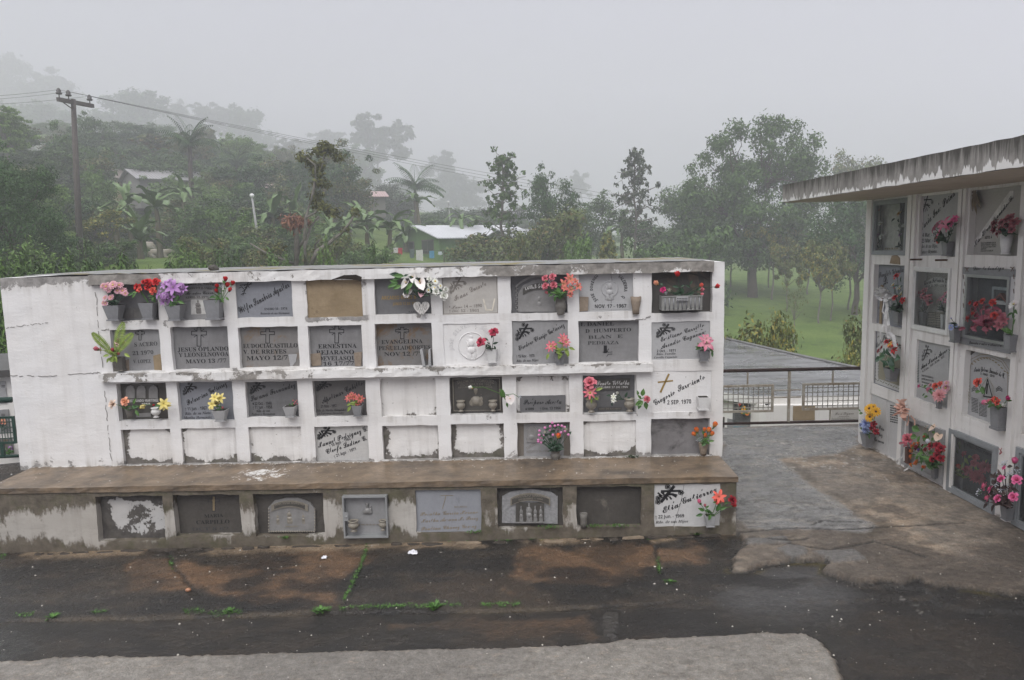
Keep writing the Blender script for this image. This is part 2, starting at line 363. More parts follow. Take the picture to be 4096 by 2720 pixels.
lay(sstep(sdf(X, Y, LEFTPOOL) + w1, -.02, .02), (.02, .02, .02))
nx, ny = X.shape; idx = np.arange(nx * ny).reshape(nx, ny)
F = np.stack([idx[:-1, :-1], idx[1:, :-1], idx[1:, 1:], idx[:-1, 1:]], -1).reshape(-1, 4)
b = NB('wet_concrete'); k = b.n('ShaderNodeAttribute'); k.attribute_name = 'Col'; c_ = k.outputs['Color']
g1 = b.noise(26, 6, .75); g2 = b.noise(120, 3, .8); g3 = b.noise(240, 2, .6)
c_ = b.mix(b.mr(g1, .3, .7, .0, .9), c_, b.mix(1., c_, (.42, .4, .38), 'MULTIPLY')); c_ = b.mix(b.mr(g2, .45, .75, 0, .6), c_, b.mix(1., c_, (2.1, 1.95, 1.8), 'MULTIPLY'))
c_ = b.mix(b.mr(g3, .70, .78, 0, .5), c_, (.22, .20, .175)); c_ = b.mix(b.mr(b.noise(1., 5, .75, vec=b.scaled(5, 13, 5)), .5, .72, 0, .55), c_, b.mix(1., c_, (.4, .38, .36), 'MULTIPLY')); c_ = b.mix(b.mr(b.noise(1., 4, .75, vec=b.scaled(9, 22, 9)), .56, .74, 0, .5), c_, b.mix(1., c_, (2.2, 1.95, 1.7), 'MULTIPLY')); c_ = b.mix(b.mr(b.noise(170, 2, .5), .775, .79, 0, .8), c_, (.55, .52, .48))
b.bump(b.math('ADD', b.math('ADD', b.math('MULTIPLY', g1, 1.), b.math('MULTIPLY', b.noise(62, 3, .7), .9)), b.math('MULTIPLY', g2, .4)), .85, .013)
CONC = b.done(c_, b.math('ADD', b.attr('wet'), b.mr(g1, .3, .7, -.12, .12)), .6)
me = np_mesh('ground', np.stack([X, Y, Z], -1).reshape(-1, 3), F, CONC, {'wet': wet.ravel()}, True)
at = me.color_attributes.new('Col', 'FLOAT_COLOR', 'POINT'); at.data.foreach_set('color', col.astype('f').ravel())
tag(link('ground', me), kind='structure')

# ------------------------------------------------------------------ land beyond: a green slope on the right, a misty hillside on the left
TT = [-1.2, -.7, -.5, -.35, -.18, 0, .15, .35, .6]
def land_z(x, y):
    x = np.asarray(x, float); y = np.asarray(y, float); d = np.hypot(x, y); t = x / np.maximum(y, 1.)
    z8 = np.interp(t, TT, [-.4, -.4, -.5, -.8, -1.4, -2.2, -2.6, -2.9, -3.2])
    z30 = np.interp(t, TT, [1.7, 1.5, 1.1, .6, 0, -.5, -1.8, -2.8, -3.2])
    s = np.interp(t, TT, [.20, .185, .17, .145, .10, .045, .03, .033, .03])
    z = np.where(d < 30, z8 + (z30 - z8) * sstep(d, 7.5, 30), z30 + s * np.maximum(d - 30, 0) - s * .35 * np.maximum(d - 150, 0))
    z = z + (fbm(x * .12, y * .12, 3) - .5) * np.clip((d - 10) * .03, 0, 1.2)
    w = sstep(.085 - np.abs(t + .47), 0, .05) * sstep(d, 24, 32) * (1 - sstep(d, 57, 85)); return z * (1 - w) + 1.75 * w      # the level paddock of the cows
def lz(x, y): return float(land_z(np.array([x]), np.array([y]))[0])
tt = np.tan(np.linspace(-.93, .8, 200)); dd = np.concatenate([np.linspace(7.72, 40, 60), np.geomspace(41, 460, 55)])
T_, D_ = np.meshgrid(tt, dd, indexing='ij'); Yl = D_ / np.sqrt(1 + T_ ** 2) ; Yl = np.where(D_ < 8.8, np.maximum(Yl, 7.72), Yl); Xl = T_ * Yl
Zl = land_z(Xl, Yl); nx, ny = Xl.shape; idx = np.arange(nx * ny).reshape(nx, ny)
F = np.stack([idx[:-1, :-1], idx[1:, :-1], idx[1:, 1:], idx[:-1, 1:]], -1).reshape(-1, 4)
b = NB('grass_land'); c_ = b.mix(b.mr(b.noise(.35, 5, .7), .35, .65), (.105, .175, .03), (.165, .24, .05)); c_ = b.mix(b.mr(b.noise(.9, 4, .7), .55, .7, 0, .7), c_, (.035, .06, .018))
c_ = b.mix(b.mr(b.noise(9, 4, .8), .4, .7, 0, .55), c_, (.03, .055, .015)); b.bump(b.noise(14, 4, .8), .8, .12)
GRASSL = b.done(c_, .85, .2)
tag(link('hillside', np_mesh('hillside', np.stack([Xl, Yl, Zl], -1).reshape(-1, 3), F, GRASSL, None, True)), kind='structure')

# ------------------------------------------------------------------ wall materials
RZ0_ = 2.348
def wall_mat(name, c, under, thr=.70, dirt=(.30, .27, .23), streak=True, warm=(.60, .555, .50), moss=0., seed=0., soft=.025, nsc=None):
    b = NB(name); g = b.attr('g'); vec = b.scaled(1, 1, 1)
    n1 = b.noise(5.5, 7, .72, dist=.3) if nsc is None else b.noise(1., 7, .72, vec=b.scaled(*nsc)); n2 = b.noise(1.6, 3); fine = b.noise(70, 3, .7)
    col = b.mix(b.mr(n2, .35, .7, 0, .35), c, warm); col = b.mix(b.mr(b.noise(22, 4, .7), .56, .75, 0, .3), col, warm)
    st = b.noise(1., 4, .6, vec=b.scaled(16, 16, 1.1))
    if streak: col = b.mix(b.math('MULTIPLY', b.mr(st, .5, .72, 0, .8), b.mr(g, .05, .5, .18, .9)), col, dirt)
    col = b.mix(b.math('MULTIPLY', b.mr(n1, .35, .7), b.mr(g, .2, .8, 0, .75)), col, dirt)
    pe = b.math('ADD', b.math('ADD', b.math('MULTIPLY', n1, .95), b.math('MULTIPLY', b.noise(30, 4, .7), .12)), b.math('MULTIPLY', g, .38)); pm = b.mr(pe, thr, thr + soft)
    und = b.mix(b.mr(b.noise(14, 5, .7), .35, .68), under, tuple(x * .5 for x in under))
    if moss: und = b.mix(b.mr(b.noise(9, 4, .7), .5, .62, 0, moss), und, (.06, .065, .02))
    col = b.mix(pm, col, und)
    col = b.mix(b.mr(b.noise(48, 2, .5), .73, .76, 0, .6), col, (.16, .13, .10))
    h = b.math('ADD', b.math('MULTIPLY', b.noise(1., 5, .7, vec=b.scaled(14, 14, 34)), .8), b.math('ADD', b.math('MULTIPLY', fine, .3), b.math('MULTIPLY', pm, -.5)))
    b.bump(h, .42, .008); return b.done(col, .72, .3)
WHITE = wall_mat('whitewashed_plaster', (.71, .705, .705), (.36, .345, .33), .74)
WHITE2 = wall_mat('white_house_paint', (.74, .725, .705), (.40, .37, .33), .82, warm=(.62, .575, .52))
LIPM = wall_mat('painted_lip', (.71, .705, .70), (.31, .29, .265), .70, dirt=(.24, .21, .17))
PLINTH = wall_mat('stained_render', (.42, .40, .37), (.155, .132, .102), .645, soft=.07, nsc=(5, 5, 1.9), dirt=(.085, .072, .055), warm=(.27, .23, .185), moss=.35)
b = NB('ledge_top_concrete'); n1 = b.noise(7, 5, .65); c_ = b.mix(b.mr(n1, .32, .68), (.25, .18, .115), (.115, .09, .066)); c_ = b.mix(b.mr(b.noise(2.1, 5, .7), .5, .66, 0, .85), c_, (.05, .044, .036)); g = b.noise(42, 3, .7); c_ = b.mix(b.mr(g, .3, .7, 0, .45), c_, (.11, .08, .055))
sp = b.n('ShaderNodeSeparateXYZ'); b.l(b.co, sp.inputs[0]); dx = b.math('POWER', b.math('ABSOLUTE', b.math('DIVIDE', b.math('SUBTRACT', sp.outputs['X'], 1.96), .26)), 2.); dy = b.math('POWER', b.math('ABSOLUTE', b.math('DIVIDE', b.math('ADD', sp.outputs['Y'], .26), .19)), 2.)
pk = b.math('SUBTRACT', b.math('ADD', b.math('MULTIPLY', b.noise(19, 6, .75, dist=.5), .9), .32), b.math('MULTIPLY', b.math('ADD', dx, dy), .17)); pk2 = b.math('ADD', b.math('MULTIPLY', b.noise(26, 5, .75), .9), b.mr(sp.outputs['Y'], -.07, -.005, -.3, .12)); c_ = b.mix(b.math('MAXIMUM', b.mr(pk, .74, .77), b.mr(pk2, .55, .58, 0, .9)), c_, (.64, .63, .61))
b.bump(g, .5, .006); LEDGET = b.done(c_, b.mr(n1, .3, .7, .34, .5), .5)
b = NB('rain_blackened_fascia'); sp = b.n('ShaderNodeSeparateXYZ'); b.l(b.co, sp.inputs[0]); hv = b.mr(sp.outputs['Z'], RZ0_ + .0, RZ0_ + .154)
st1 = b.noise(1., 4, .7, vec=b.scaled(9, 3, 1.6)); st2 = b.noise(1., 3, .7, vec=b.scaled(34, 10, 2.5)); c_ = b.mix(b.mr(b.noise(6, 5, .7), .35, .65), (.32, .305, .285), (.20, .19, .175))
c_ = b.mix(b.mr(b.math('ADD', b.math('MULTIPLY', st2, .8), b.math('MULTIPLY', hv, .35)), .5, .75), c_, (.07, .066, .058)); pk = b.math('ADD', b.math('ADD', b.math('MULTIPLY', st1, 1.1), b.math('MULTIPLY', st2, .55)), b.math('MULTIPLY', hv, -.62))
c_ = b.mix(b.mr(pk, .74, .77), c_, (.68, .67, .65)); b.bump(b.noise(40, 4, .7), .35, .008); FASCIA = b.done(c_, .75, .3)
SLABTOP = stone('roof_concrete', (.20, .20, .195), (.12, .118, .112), 4, .4, .45, .3, 40, (.05, .045, .02), (.6, .72), 2.)
MUD = stone('bare_mud_render', (.33, .255, .165), (.22, .165, .10), 5, .9, .2, .6, 30, (.14, .10, .06), (.56, .66), 4.)
DARKIN = plain('niche_inside', (.12, .105, .09), .9, .2)

def pierced(mb, x0, x1, z0, z1, ops, depth, y=0., cell=.045, wob=.0032, wear=None, seed=0., zmax=None):
    """front face with openings and their reveals; ops: (xa, xb, za, zb)"""
    def cuts(a, b, extra):
        k = sorted(set([a, b] + [round(e_, 4) for e_ in extra if a < e_ < b])); o = [k[0]]
        for p in k[1:]:
            n_ = max(1, int(math.ceil((p - o[-1]) / cell - 1e-6))); s_ = o[-1]
            if p - s_ < .003: continue
            o += [s_ + (p - s_) * i / n_ for i in range(1, n_ + 1)]
        if o[-1] < b - 1e-6: o[-1] = b
        return o
    us = cuts(x0, x1, [o[0] for o in ops] + [o[1] for o in ops]); ws = cuts(z0, z1, [o[2] for o in ops] + [o[3] for o in ops])
    ins = set()
    for i in range(len(us) - 1):
        cx = (us[i] + us[i + 1]) / 2
        for j in range(len(ws) - 1):
            cz = (ws[j] + ws[j + 1]) / 2
            if any(a < cx < b_ and c < cz < d for a, b_, c, d in ops): ins.add((i, j))
    vid = {}; vs = []; gs = []; fs = []
    def vert(i, j, dy=0.):
        key = (i, j, dy)
        if key in vid: return vid[key]
        x, z = us[i], ws[j]; q = (x * 9 + seed, 3.1, z * 9)
        onb = i in (0, len(us) - 1) or j in (0, len(ws) - 1)
        ax = n3(*q) * wob * 1.5 + n3(x * 31, z * 31, seed) * wob * .7; az = n3(q[0] + 40, 7, q[2]) * wob * 1.5 + n3(x * 29, z * 29, seed + 9) * wob * .8
        ay = n3(q[0], 50, q[2]) * wob + n3(x * 2 + seed, 5, z * 2) * wob * 1.3
        if onb: ax *= .5; az *= .5
        vid[key] = len(vs); vs.append((x + ax, y + ay + dy, z + az)); gs.append(wear(x, z) if wear else 0.); return vid[key]
    for i in range(len(us) - 1):
        for j in range(len(ws) - 1):
            if (i, j) not in ins: fs.append((vert(i, j), vert(i + 1, j), vert(i + 1, j + 1), vert(i, j + 1)))
            else:
                for (di, dj, p, q) in ((-1, 0, (0, 0), (0, 1)), (1, 0, (1, 1), (1, 0)), (0, -1, (1, 0), (0, 0)), (0, 1, (0, 1), (1, 1))):
                    if (i + di, j + dj) not in ins:
                        a = (i + p[0], j + p[1]); c = (i + q[0], j + q[1])
                        fs.append((vert(*a), vert(*c), vert(*c, depth), vert(*a, depth)))
    mb.add(vs, fs, None, gs)
def rough_box(a, b, cell=.05, wob=.004, seed=0., wear=None):
    """a box whose long faces are hand-trowelled"""
    x0, y0, z0 = a; x1, y1, z1 = b; nx_ = max(2, int((x1 - x0) / cell)); mb = MB(); P = []; G = []
    ring = [(y0, z0), (y0, (z0 + z1) / 2), (y0, z1), ((y0 * .9 + y1 * .1), z1), ((y0 + y1) / 2, z1), (y1, z1), (y1, z0)]
    for i in range(nx_ + 1):
        x = x0 + (x1 - x0) * i / nx_
        for k_, (yy, zz) in enumerate(ring):
            near = k_ < 4
            P.append((x, yy + (n3(x * 8 + seed, k_ * 3.3, 1) * wob + n3(x * 30, k_ * 1.7, seed) * wob * .8 if near else 0), zz + (n3(x * 6, k_ * 2.1, seed + 5) * wob + n3(x * 33, k_ * 2.9, seed + 8) * wob * .7)))
            G.append(wear(x, zz) if wear else .4)
    mb.grid(P, nx_ + 1, len(ring), None, G, True)
    m = len(ring); mb.add(P[:m], [tuple(range(m))], None, G[:m]); mb.add(P[-m:], [tuple(range(m - 1, -1, -1))], None, G[-m:]); return mb

# ------------------------------------------------------------------ the block of small niches
# openings as (region, left, top, right, bottom) on the photo
NICHE = {
 11: ('A', 178, 150, 606, 500), 12: ('A', 682, 150, 1162, 498), 13: ('A', 1275, 138, 1757, 470), 14: ('A', 1880, 105, 2358, 468), 15: ('B', 290, 150, 950, 608), 16: ('B', 1085, 128, 1745, 612),
 17: ('C', 115, 95, 705, 535), 18: ('C', 828, 90, 1400, 515), 19: ('C', 1592, 73, 2230, 528),
 21: ('A', 205, 575, 625, 932), 22: ('A', 722, 552, 1212, 920), 23: ('A', 1298, 550, 1812, 902), 24: ('A', 1900, 540, 2360, 900), 25: ('B', 300, 718, 972, 1230), 26: ('B', 1110, 720, 1768, 1200),
 27: ('C', 128, 608, 718, 1068), 28: ('C', 825, 606, 1457, 1048), 29: ('C', 1592, 620, 2205, 1018),
 31: ('D', 258, 113, 684, 432), 32: ('D', 778, 104, 1250, 435), 33: ('D', 1360, 98, 1812, 408), 34: ('D', 1940, 88, 2395, 402), 35: ('E', 362, 100, 1016, 545), 36: ('E', 1180, 84, 1800, 525),
 37: ('F', 175, 64, 730, 455), 38: ('F', 868, 52, 1432, 465), 39: ('F', 1598, 8, 2215, 440),
 41: ('D', 302, 505, 722, 832), 42: ('D', 815, 498, 1280, 825), 43: ('D', 1390, 490, 1840, 818), 44: ('D', 1955, 483, 2412, 795), 45: ('E', 388, 655, 1046, 1086), 46: ('E', 1195, 633, 1820, 1066),
 47: ('F', 182, 553, 740, 945), 48: ('F', 878, 533, 1428, 930), 49: ('F', 1586, 510, 2200, 912)}
LOW = {51: ('G', 572, 198, 970, 465), 52: ('G', 1030, 190, 1422, 436), 53: ('G', 1502, 183, 1912, 432), 54: ('G', 2032, 188, 2293, 433), 55: ('H', 256, 172, 668, 440), 56: ('H', 770, 157, 1183, 415),
       57: ('H', 1270, 150, 1676, 405), 58: ('H', 1758, 138, 2173, 404)}
LY = foot.y                                                       # plane of the lower tombs' front
def rect(fr, v, l, t, r, b_, y=0.):
    xa = fr.v(v, l, (t + b_) / 2, y)[0]; xb = fr.v(v, r, (t + b_) / 2, y)[0]; zt = fr.v(v, (l + r) / 2, t, y)[1]; zb = fr.v(v, (l + r) / 2, b_, y)[1]; return xa, xb, zb, zt
NR = {k: rect(BW, *q) for k, q in NICHE.items()}; LR = {k: rect(BW, *q, LY) for k, q in LOW.items()}
WZ0, WZ1, WX1 = .4088, 1.8458, 5.307
NR = {k: (a, b_, max(c, WZ0 + .006), min(d, WZ1 - .062)) for k, (a, b_, c, d) in NR.items()}
ND = .06
xs1 = BW.at(2852, 1060)[0]; xs0 = BW.at(362, 1105)[0]
def wearW(x, z):
    g = .0
    g += max(0, 1 - (z - WZ0) / .10) * .55 + max(0, 1 - (WZ1 - z) / .15) * (1.0 if x < .95 else .15)
    if abs(x - .86) < .13 and z > 1.5: g += .5 * (1 - abs(x - .86) / .13)
    for k, (a, b_, c, d) in NR.items():
        if a - .04 < x < b_ + .04 and c - .05 < z <= c + .005: g += .28
        if k in (14,) and a - .03 < x < b_ + .03 and c - .03 < z < d + .03: g += .4
    if k and x > 4.3 and z > 1.5: g += .12
    return min(g, 1.2)
wallT = thing('niche_wall', 'long whitewashed wall of small burial niches in four rows, set on the brown ledge', 'tomb wall', BW.M)
mb = MB(); pierced(mb, 0, WX1, WZ0 - .02, WZ1, list(NR.values()), ND + .02, 0, .04, .0034, wearW, 1.)
D_W = 1.3
mb.add([(0, 0, WZ0 - .02), (0, D_W, WZ0 - .02), (0, D_W, WZ1), (0, 0, WZ1)], [(0, 1, 2, 3)]); mb.add([(WX1, 0, WZ0 - .02), (WX1, D_W, WZ0 - .02), (WX1, D_W, WZ1), (WX1, 0, WZ1)], [(3, 2, 1, 0)])
mb.add([(0, D_W, WZ0 - .4), (WX1, D_W, WZ0 - .4), (WX1, D_W, WZ1), (0, D_W, WZ1)], [(0, 1, 2, 3)]); mb.add([(0, 0, WZ1), (WX1, 0, WZ1), (WX1, D_W, WZ1), (0, D_W, WZ1)], [(0, 1, 2, 3)])
mb.add([(0.05, ND + .018, WZ0), (WX1 - .05, ND + .018, WZ0), (WX1 - .05, ND + .018, WZ1 - .03), (.05, ND + .018, WZ1 - .03)], [(0, 1, 2, 3)], 1)
wallO = mb.build('masonry', [WHITE, DARKIN], wallT)
rough_box((xs0, -.032, WZ1 - .066), (xs1, 1.33, WZ1 + .007), .045, .006, 3., lambda x, z: .75 if x < 1.2 else (.7 if x > 3.55 else .25) * (1 if z > WZ1 - .03 else .7)).build('top_slab', [LIPM], wallT)
tm = MB(); P_ = [];
for i in range(121):
    x = .12 + (WX1 - .2) * i / 120
    for j in range(5): P_.append((x, (-.026 if xs0 < x < xs1 else .006) + j * .33 + n3(x * 9, j, 2) * .007, WZ1 + .0135 + n3(x * 14, j * 3, 8) * .005))
tm.grid(P_, 121, 5); tm.build('screed', [stone('mossy_screed', (.25, .25, .245), (.15, .148, .14), 5, .5, .4, .4, 40, (.16, .12, .012), (.53, .6), 1.3)], wallT)
lx0, lzt = BW.v('D', 94, 36, -.045); lx1, lzt2 = BW.v('C', 1604, 1058, -.045); lzb = BW.v('D', 94, 112, -.045)[1]
LIPZ = (lzb + .004, (lzt + lzt2) / 2)
rough_box((lx0, -.05, LIPZ[0]), (lx1, .02, LIPZ[1]), .045, .005, 9., lambda x, z: .42 if (x < .75 or 1.4 < x < 2.3 or z > LIPZ[1] - .02) else .12).build('middle_lip', [LIPM], wallT)

def crack_line(pts, w, seed):
    mb = MB(); r_ = random.Random(seed); P_ = []
    q = [BW.at(*p) for p in pts]
    for (ax, az), (bx, bz) in zip(q[:-1], q[1:]):
        for k in range(14):
            t_ = k / 14; P_.append((ax + (bx - ax) * t_ + r_.uniform(-.006, .006), az + (bz - az) * t_ + r_.uniform(-.006, .006)))
    for i in range(len(P_) - 1):
        if r_.random() < .78: mb.bar((P_[i][0], -.003, P_[i][1]), (P_[i + 1][0], -.003, P_[i + 1][1]), w * r_.uniform(.25, .75), .003)
    mb.build('crack', [plain('dark_crack', (.16, .145, .13), .9)], wallT)  # cracks drawn as thin dark bars on the wall face
crack_line([(40, 1502), (180, 1504), (340, 1494), (405, 1490)], .005, 1); crack_line([(22, 1312), (110, 1300), (200, 1292)], .003, 2); crack_line([(382, 1135), (392, 1300), (412, 1480)], .003, 3); crack_line([(420, 1560), (432, 1720), (448, 1850)], .005, 4); crack_line([(405, 1322), (440, 1316)], .004, 5); crack_line([(2540, 1280), (2580, 1275), (2604, 1262)], .005, 6)
# lower tombs with their brown ledge
def ledge_g(x, z):
    g = .22 + .75 * max(0, (z - .2) / .19) + max(0, 1 - (z + .05) / .14) * .75 + .25 * (x > 3.2)
    if x < 1.0: g -= .25 * max(0, 1 - max(0, (z - .16) / .1))
    return g
LX1 = foot.x; LX0 = BW.at(-40, 2050, LY)[0]
lowT = thing('tomb_plinth', 'low stained row of larger tombs under a brown ledge, before the white wall', 'tomb plinth', BW.M)
mb = MB(); pierced(mb, LX0, LX1, -.14, .392, list(LR.values()), .09, LY, .05, .005, ledge_g, 20.)
mb.add([(LX1, LY, -.14), (LX1, .9, -.14), (LX1, .9, .392), (LX1, LY, .392)], [(0, 1, 2, 3)], None, [.5] * 4); mb.add([(LX0, LY, -.14), (LX0, .9, -.14), (LX0, .9, .392), (LX0, LY, .392)], [(3, 2, 1, 0)], None, [.5] * 4)
mb.add([(LX0 + .04, LY + .088, -.12), (LX1 - .04, LY + .088, -.12), (LX1 - .04, LY + .088, .38), (LX0 + .04, LY + .088, .38)], [(0, 1, 2, 3)], 1)
mb.build('render', [PLINTH, DARKIN], lowT)
rough_box((LX0 - .01, LY - .012, .372), (LX1 + .008, .95, .4105), .05, .0045, 33.).build('ledge', [LEDGET], lowT)
# flaked paint lying on the ledge: pale crumbs
fl = MB(); r2 = random.Random(4)
for i in range(420):
    if i < 40: x, y = r2.gauss(1.95, .3), r2.uniform(LY + .03, -.03)
    elif i < 280: x, y = r2.uniform(.4, WX1 - .05), -abs(r2.gauss(0, .03)) - .006
    else: x, y = r2.uniform(0, WX1), r2.uniform(LY + .03, -.02)
    if not (LY < y < -.004): continue
    s = r2.uniform(.002, .007) ; a = r2.uniform(0, 6.28); n_ = 5; z = .4165 + r2.uniform(0, .002)
    fl.add([(x + math.cos(a + k * 1.256) * s * r2.uniform(.6, 1.3), y + math.sin(a + k * 1.256) * s * r2.uniform(.5, 1.1), z + r2.uniform(0, .003)) for k in range(5)], [(0, 1, 2, 3, 4)])
o = fl.build('paint_flakes', [plain('paint_flake', (.68, .66, .63), .8)]); o.matrix_world = BW.M; tag(o, 'pale flakes of fallen paint scattered over the brown ledge', 'paint flakes', None, 'stuff')

# ------------------------------------------------------------------ the roofed building on the right
RZ0, RZ1 = -.05, 2.348
RN = {11: (3495, 796, 1017, 3627), 12: (3677, 764, 1022, 3829), 13: (3876, 735, 1020, 4079), 21: (3492, 1056, 1293, 3627), 22: (3652, 1068, 1312, 3800), 23: (3850, 1068, 1375, 4066),
      31: (3494, 1322, 1535, 3616), 32: (3662, 1356, 1592, 3802), 33: (3854, 1396, 1660, 4047), 41: (3480, 1572, 1786, 3606), 42: (3616, 1655, 1854, 3780), 43: (3800, 1712, 1960, 3990), 44: (4066, 1785, 2098, 4340), 34: (4090, 1450, 1740, 4360), 24: (4130, 1075, 1360, 4400), 14: (4130, 720, 1020, 4400)}
def rrect(xl, yt, yb, xr, y=0.):
    xa = RW.at(xl, (yt + yb) / 2, y)[0]; xb = RW.at(xr, (yt + yb) / 2 + 15, y)[0]; return xa, xb, RW.at(xl, yb, y)[1], RW.at(xl, yt, y)[1]
RR = {k: rrect(*q) for k, q in RN.items()}
RR = {k: (a, b_, max(c, .02), min(d, RZ1 - .03)) for k, (a, b_, c, d) in RR.items()}
def wearR(x, z):
    g = max(0, 1 - (z) / .12) * .5
    for a, b_, c, d in RR.values():
        if a - .05 < x < b_ + .05 and (c - .05 < z < c + .01 or d - .005 < z < d + .035): g += .3
    return g
houseT = thing('tomb_building', 'white flat roofed building of large burial niches with a rain blackened roof edge', 'tomb building', RW.M)
mb = MB(); RX1 = 7.4
pierced(mb, 0, RX1, RZ0, RZ1, list(RR.values()), .11, 0, .06, .003, wearR, 50.)
mb.add([(0, 0, RZ0), (0, 2.4, RZ0), (0, 2.4, RZ1), (0, 0, RZ1)], [(0, 1, 2, 3)]); mb.add([(.05, .108, .0), (RX1, .108, .0), (RX1, .108, RZ1), (.05, .108, RZ1)], [(0, 1, 2, 3)], 1)
mb.add([(RX1, 0, RZ0), (RX1, 2.4, RZ0), (RX1, 2.4, RZ1), (RX1, 0, RZ1)], [(3, 2, 1, 0)]); mb.add([(0, 2.4, RZ0), (RX1, 2.4, RZ0), (RX1, 2.4, RZ1), (0, 2.4, RZ1)], [(0, 1, 2, 3)])
mb.build('masonry', [WHITE2, DARKIN], houseT)
for pa, pb in ((3474, 3490), (3634, 3650), (3655, 3668), (3836, 3850), (3855, 3867), (4086, 4108)):
    xa, xb = RW.at(pa, 900)[0], RW.at(pb, 900)[0]; m2 = MB(); m2.box((xa, -.018, .0), (xb, .01, RZ1 - .002)); m2.build('pilaster', [WHITE2], houseT)
# roof slab
fx = -(3.4997 - 2.7423); mr_ = rough_box((-.1, fx, RZ1 - .004), (RX1 + .3, 2.6, 2.5024), .06, .005, 60., lambda x, z: .55 if z > 2.42 else .12)
roof = mr_.build('roof_slab', [FASCIA], houseT)
sf = MB(); sf.box((-.09, fx + .015, RZ1 - .010), (RX1 + .2, -.001, RZ1 - .006)); sf.build('soffit', [stone('beige_soffit', (.50, .425, .345), (.42, .35, .28), 4, .8, .2, .2, 30)], houseT)
# ------------------------------------------------------------------ lettering
def _st(s, up_, lo, dg=None):
    o = ''
    for ch in s:
        base = {'á': 'a\u0301', 'é': 'e\u0301', 'í': 'i\u0301', 'ó': 'o\u0301', 'ñ': 'n\u0303', 'ü': 'u\u0308'}.get(ch, ch)
        for c in base:
            if 'A' <= c <= 'Z': o += chr(up_ + ord(c) - 65)
            elif 'a' <= c <= 'z': o += chr(lo + ord(c) - 97)
            elif dg and '0' <= c <= '9': o += chr(dg + ord(c) - 48)
            else: o += c
    return o
STY = {'script': lambda s: _st(s, 0x1D4D0, 0x1D4EA), 'ital': lambda s: _st(s, 0x1D468, 0x1D482, 0x1D7CE), 'serif': lambda s: _st(s, 0x1D400, 0x1D41A, 0x1D7CE), 'sans': lambda s: s, 'bold': lambda s: _st(s, 0x1D5D4, 0x1D5EE, 0x1D7EC)}
_TX = {}
_fc = bpy.data.curves.new('lettering', 'FONT'); _fc.resolution_u = 2; _fo = bpy.data.objects.new('lettering', _fc); COL.objects.link(_fo)
def glyphs(s, style):
    k = (s, style)
    if k not in _TX:
        _fc.body = STY[style](s); _fc.offset = {'script': .012, 'sans': .008}.get(style, .0)
        me = bpy.data.meshes.new_from_object(_fo)
        v = np.zeros(len(me.vertices) * 3, 'f'); me.vertices.foreach_get('co', v); v = v.reshape(-1, 3)[:, :2].copy()
        f = [tuple(p.vertices) for p in me.polygons]; bpy.data.meshes.remove(me)
        if len(v): v[:, 0] -= v[:, 0].min()
        _TX[k] = (v, f, float(v[:, 0].max()) if len(v) else 1.)
    return _TX[k]
INK = plain('black_letter_paint', (.013, .013, .015), .5, .4); INKG = plain('worn_letter_paint', (.05, .05, .052), .7, .3, 0, .5, 60)
GOLD = plain('gold_letter_paint', (.30, .20, .06), .5); WHITEL = plain('white_letter_paint', (.62, .61, .60), .6); ENGR = plain('engraved_letter', (.22, .20, .18), .8); ENGD = plain('faint_engraving', (.13, .125, .12), .8)

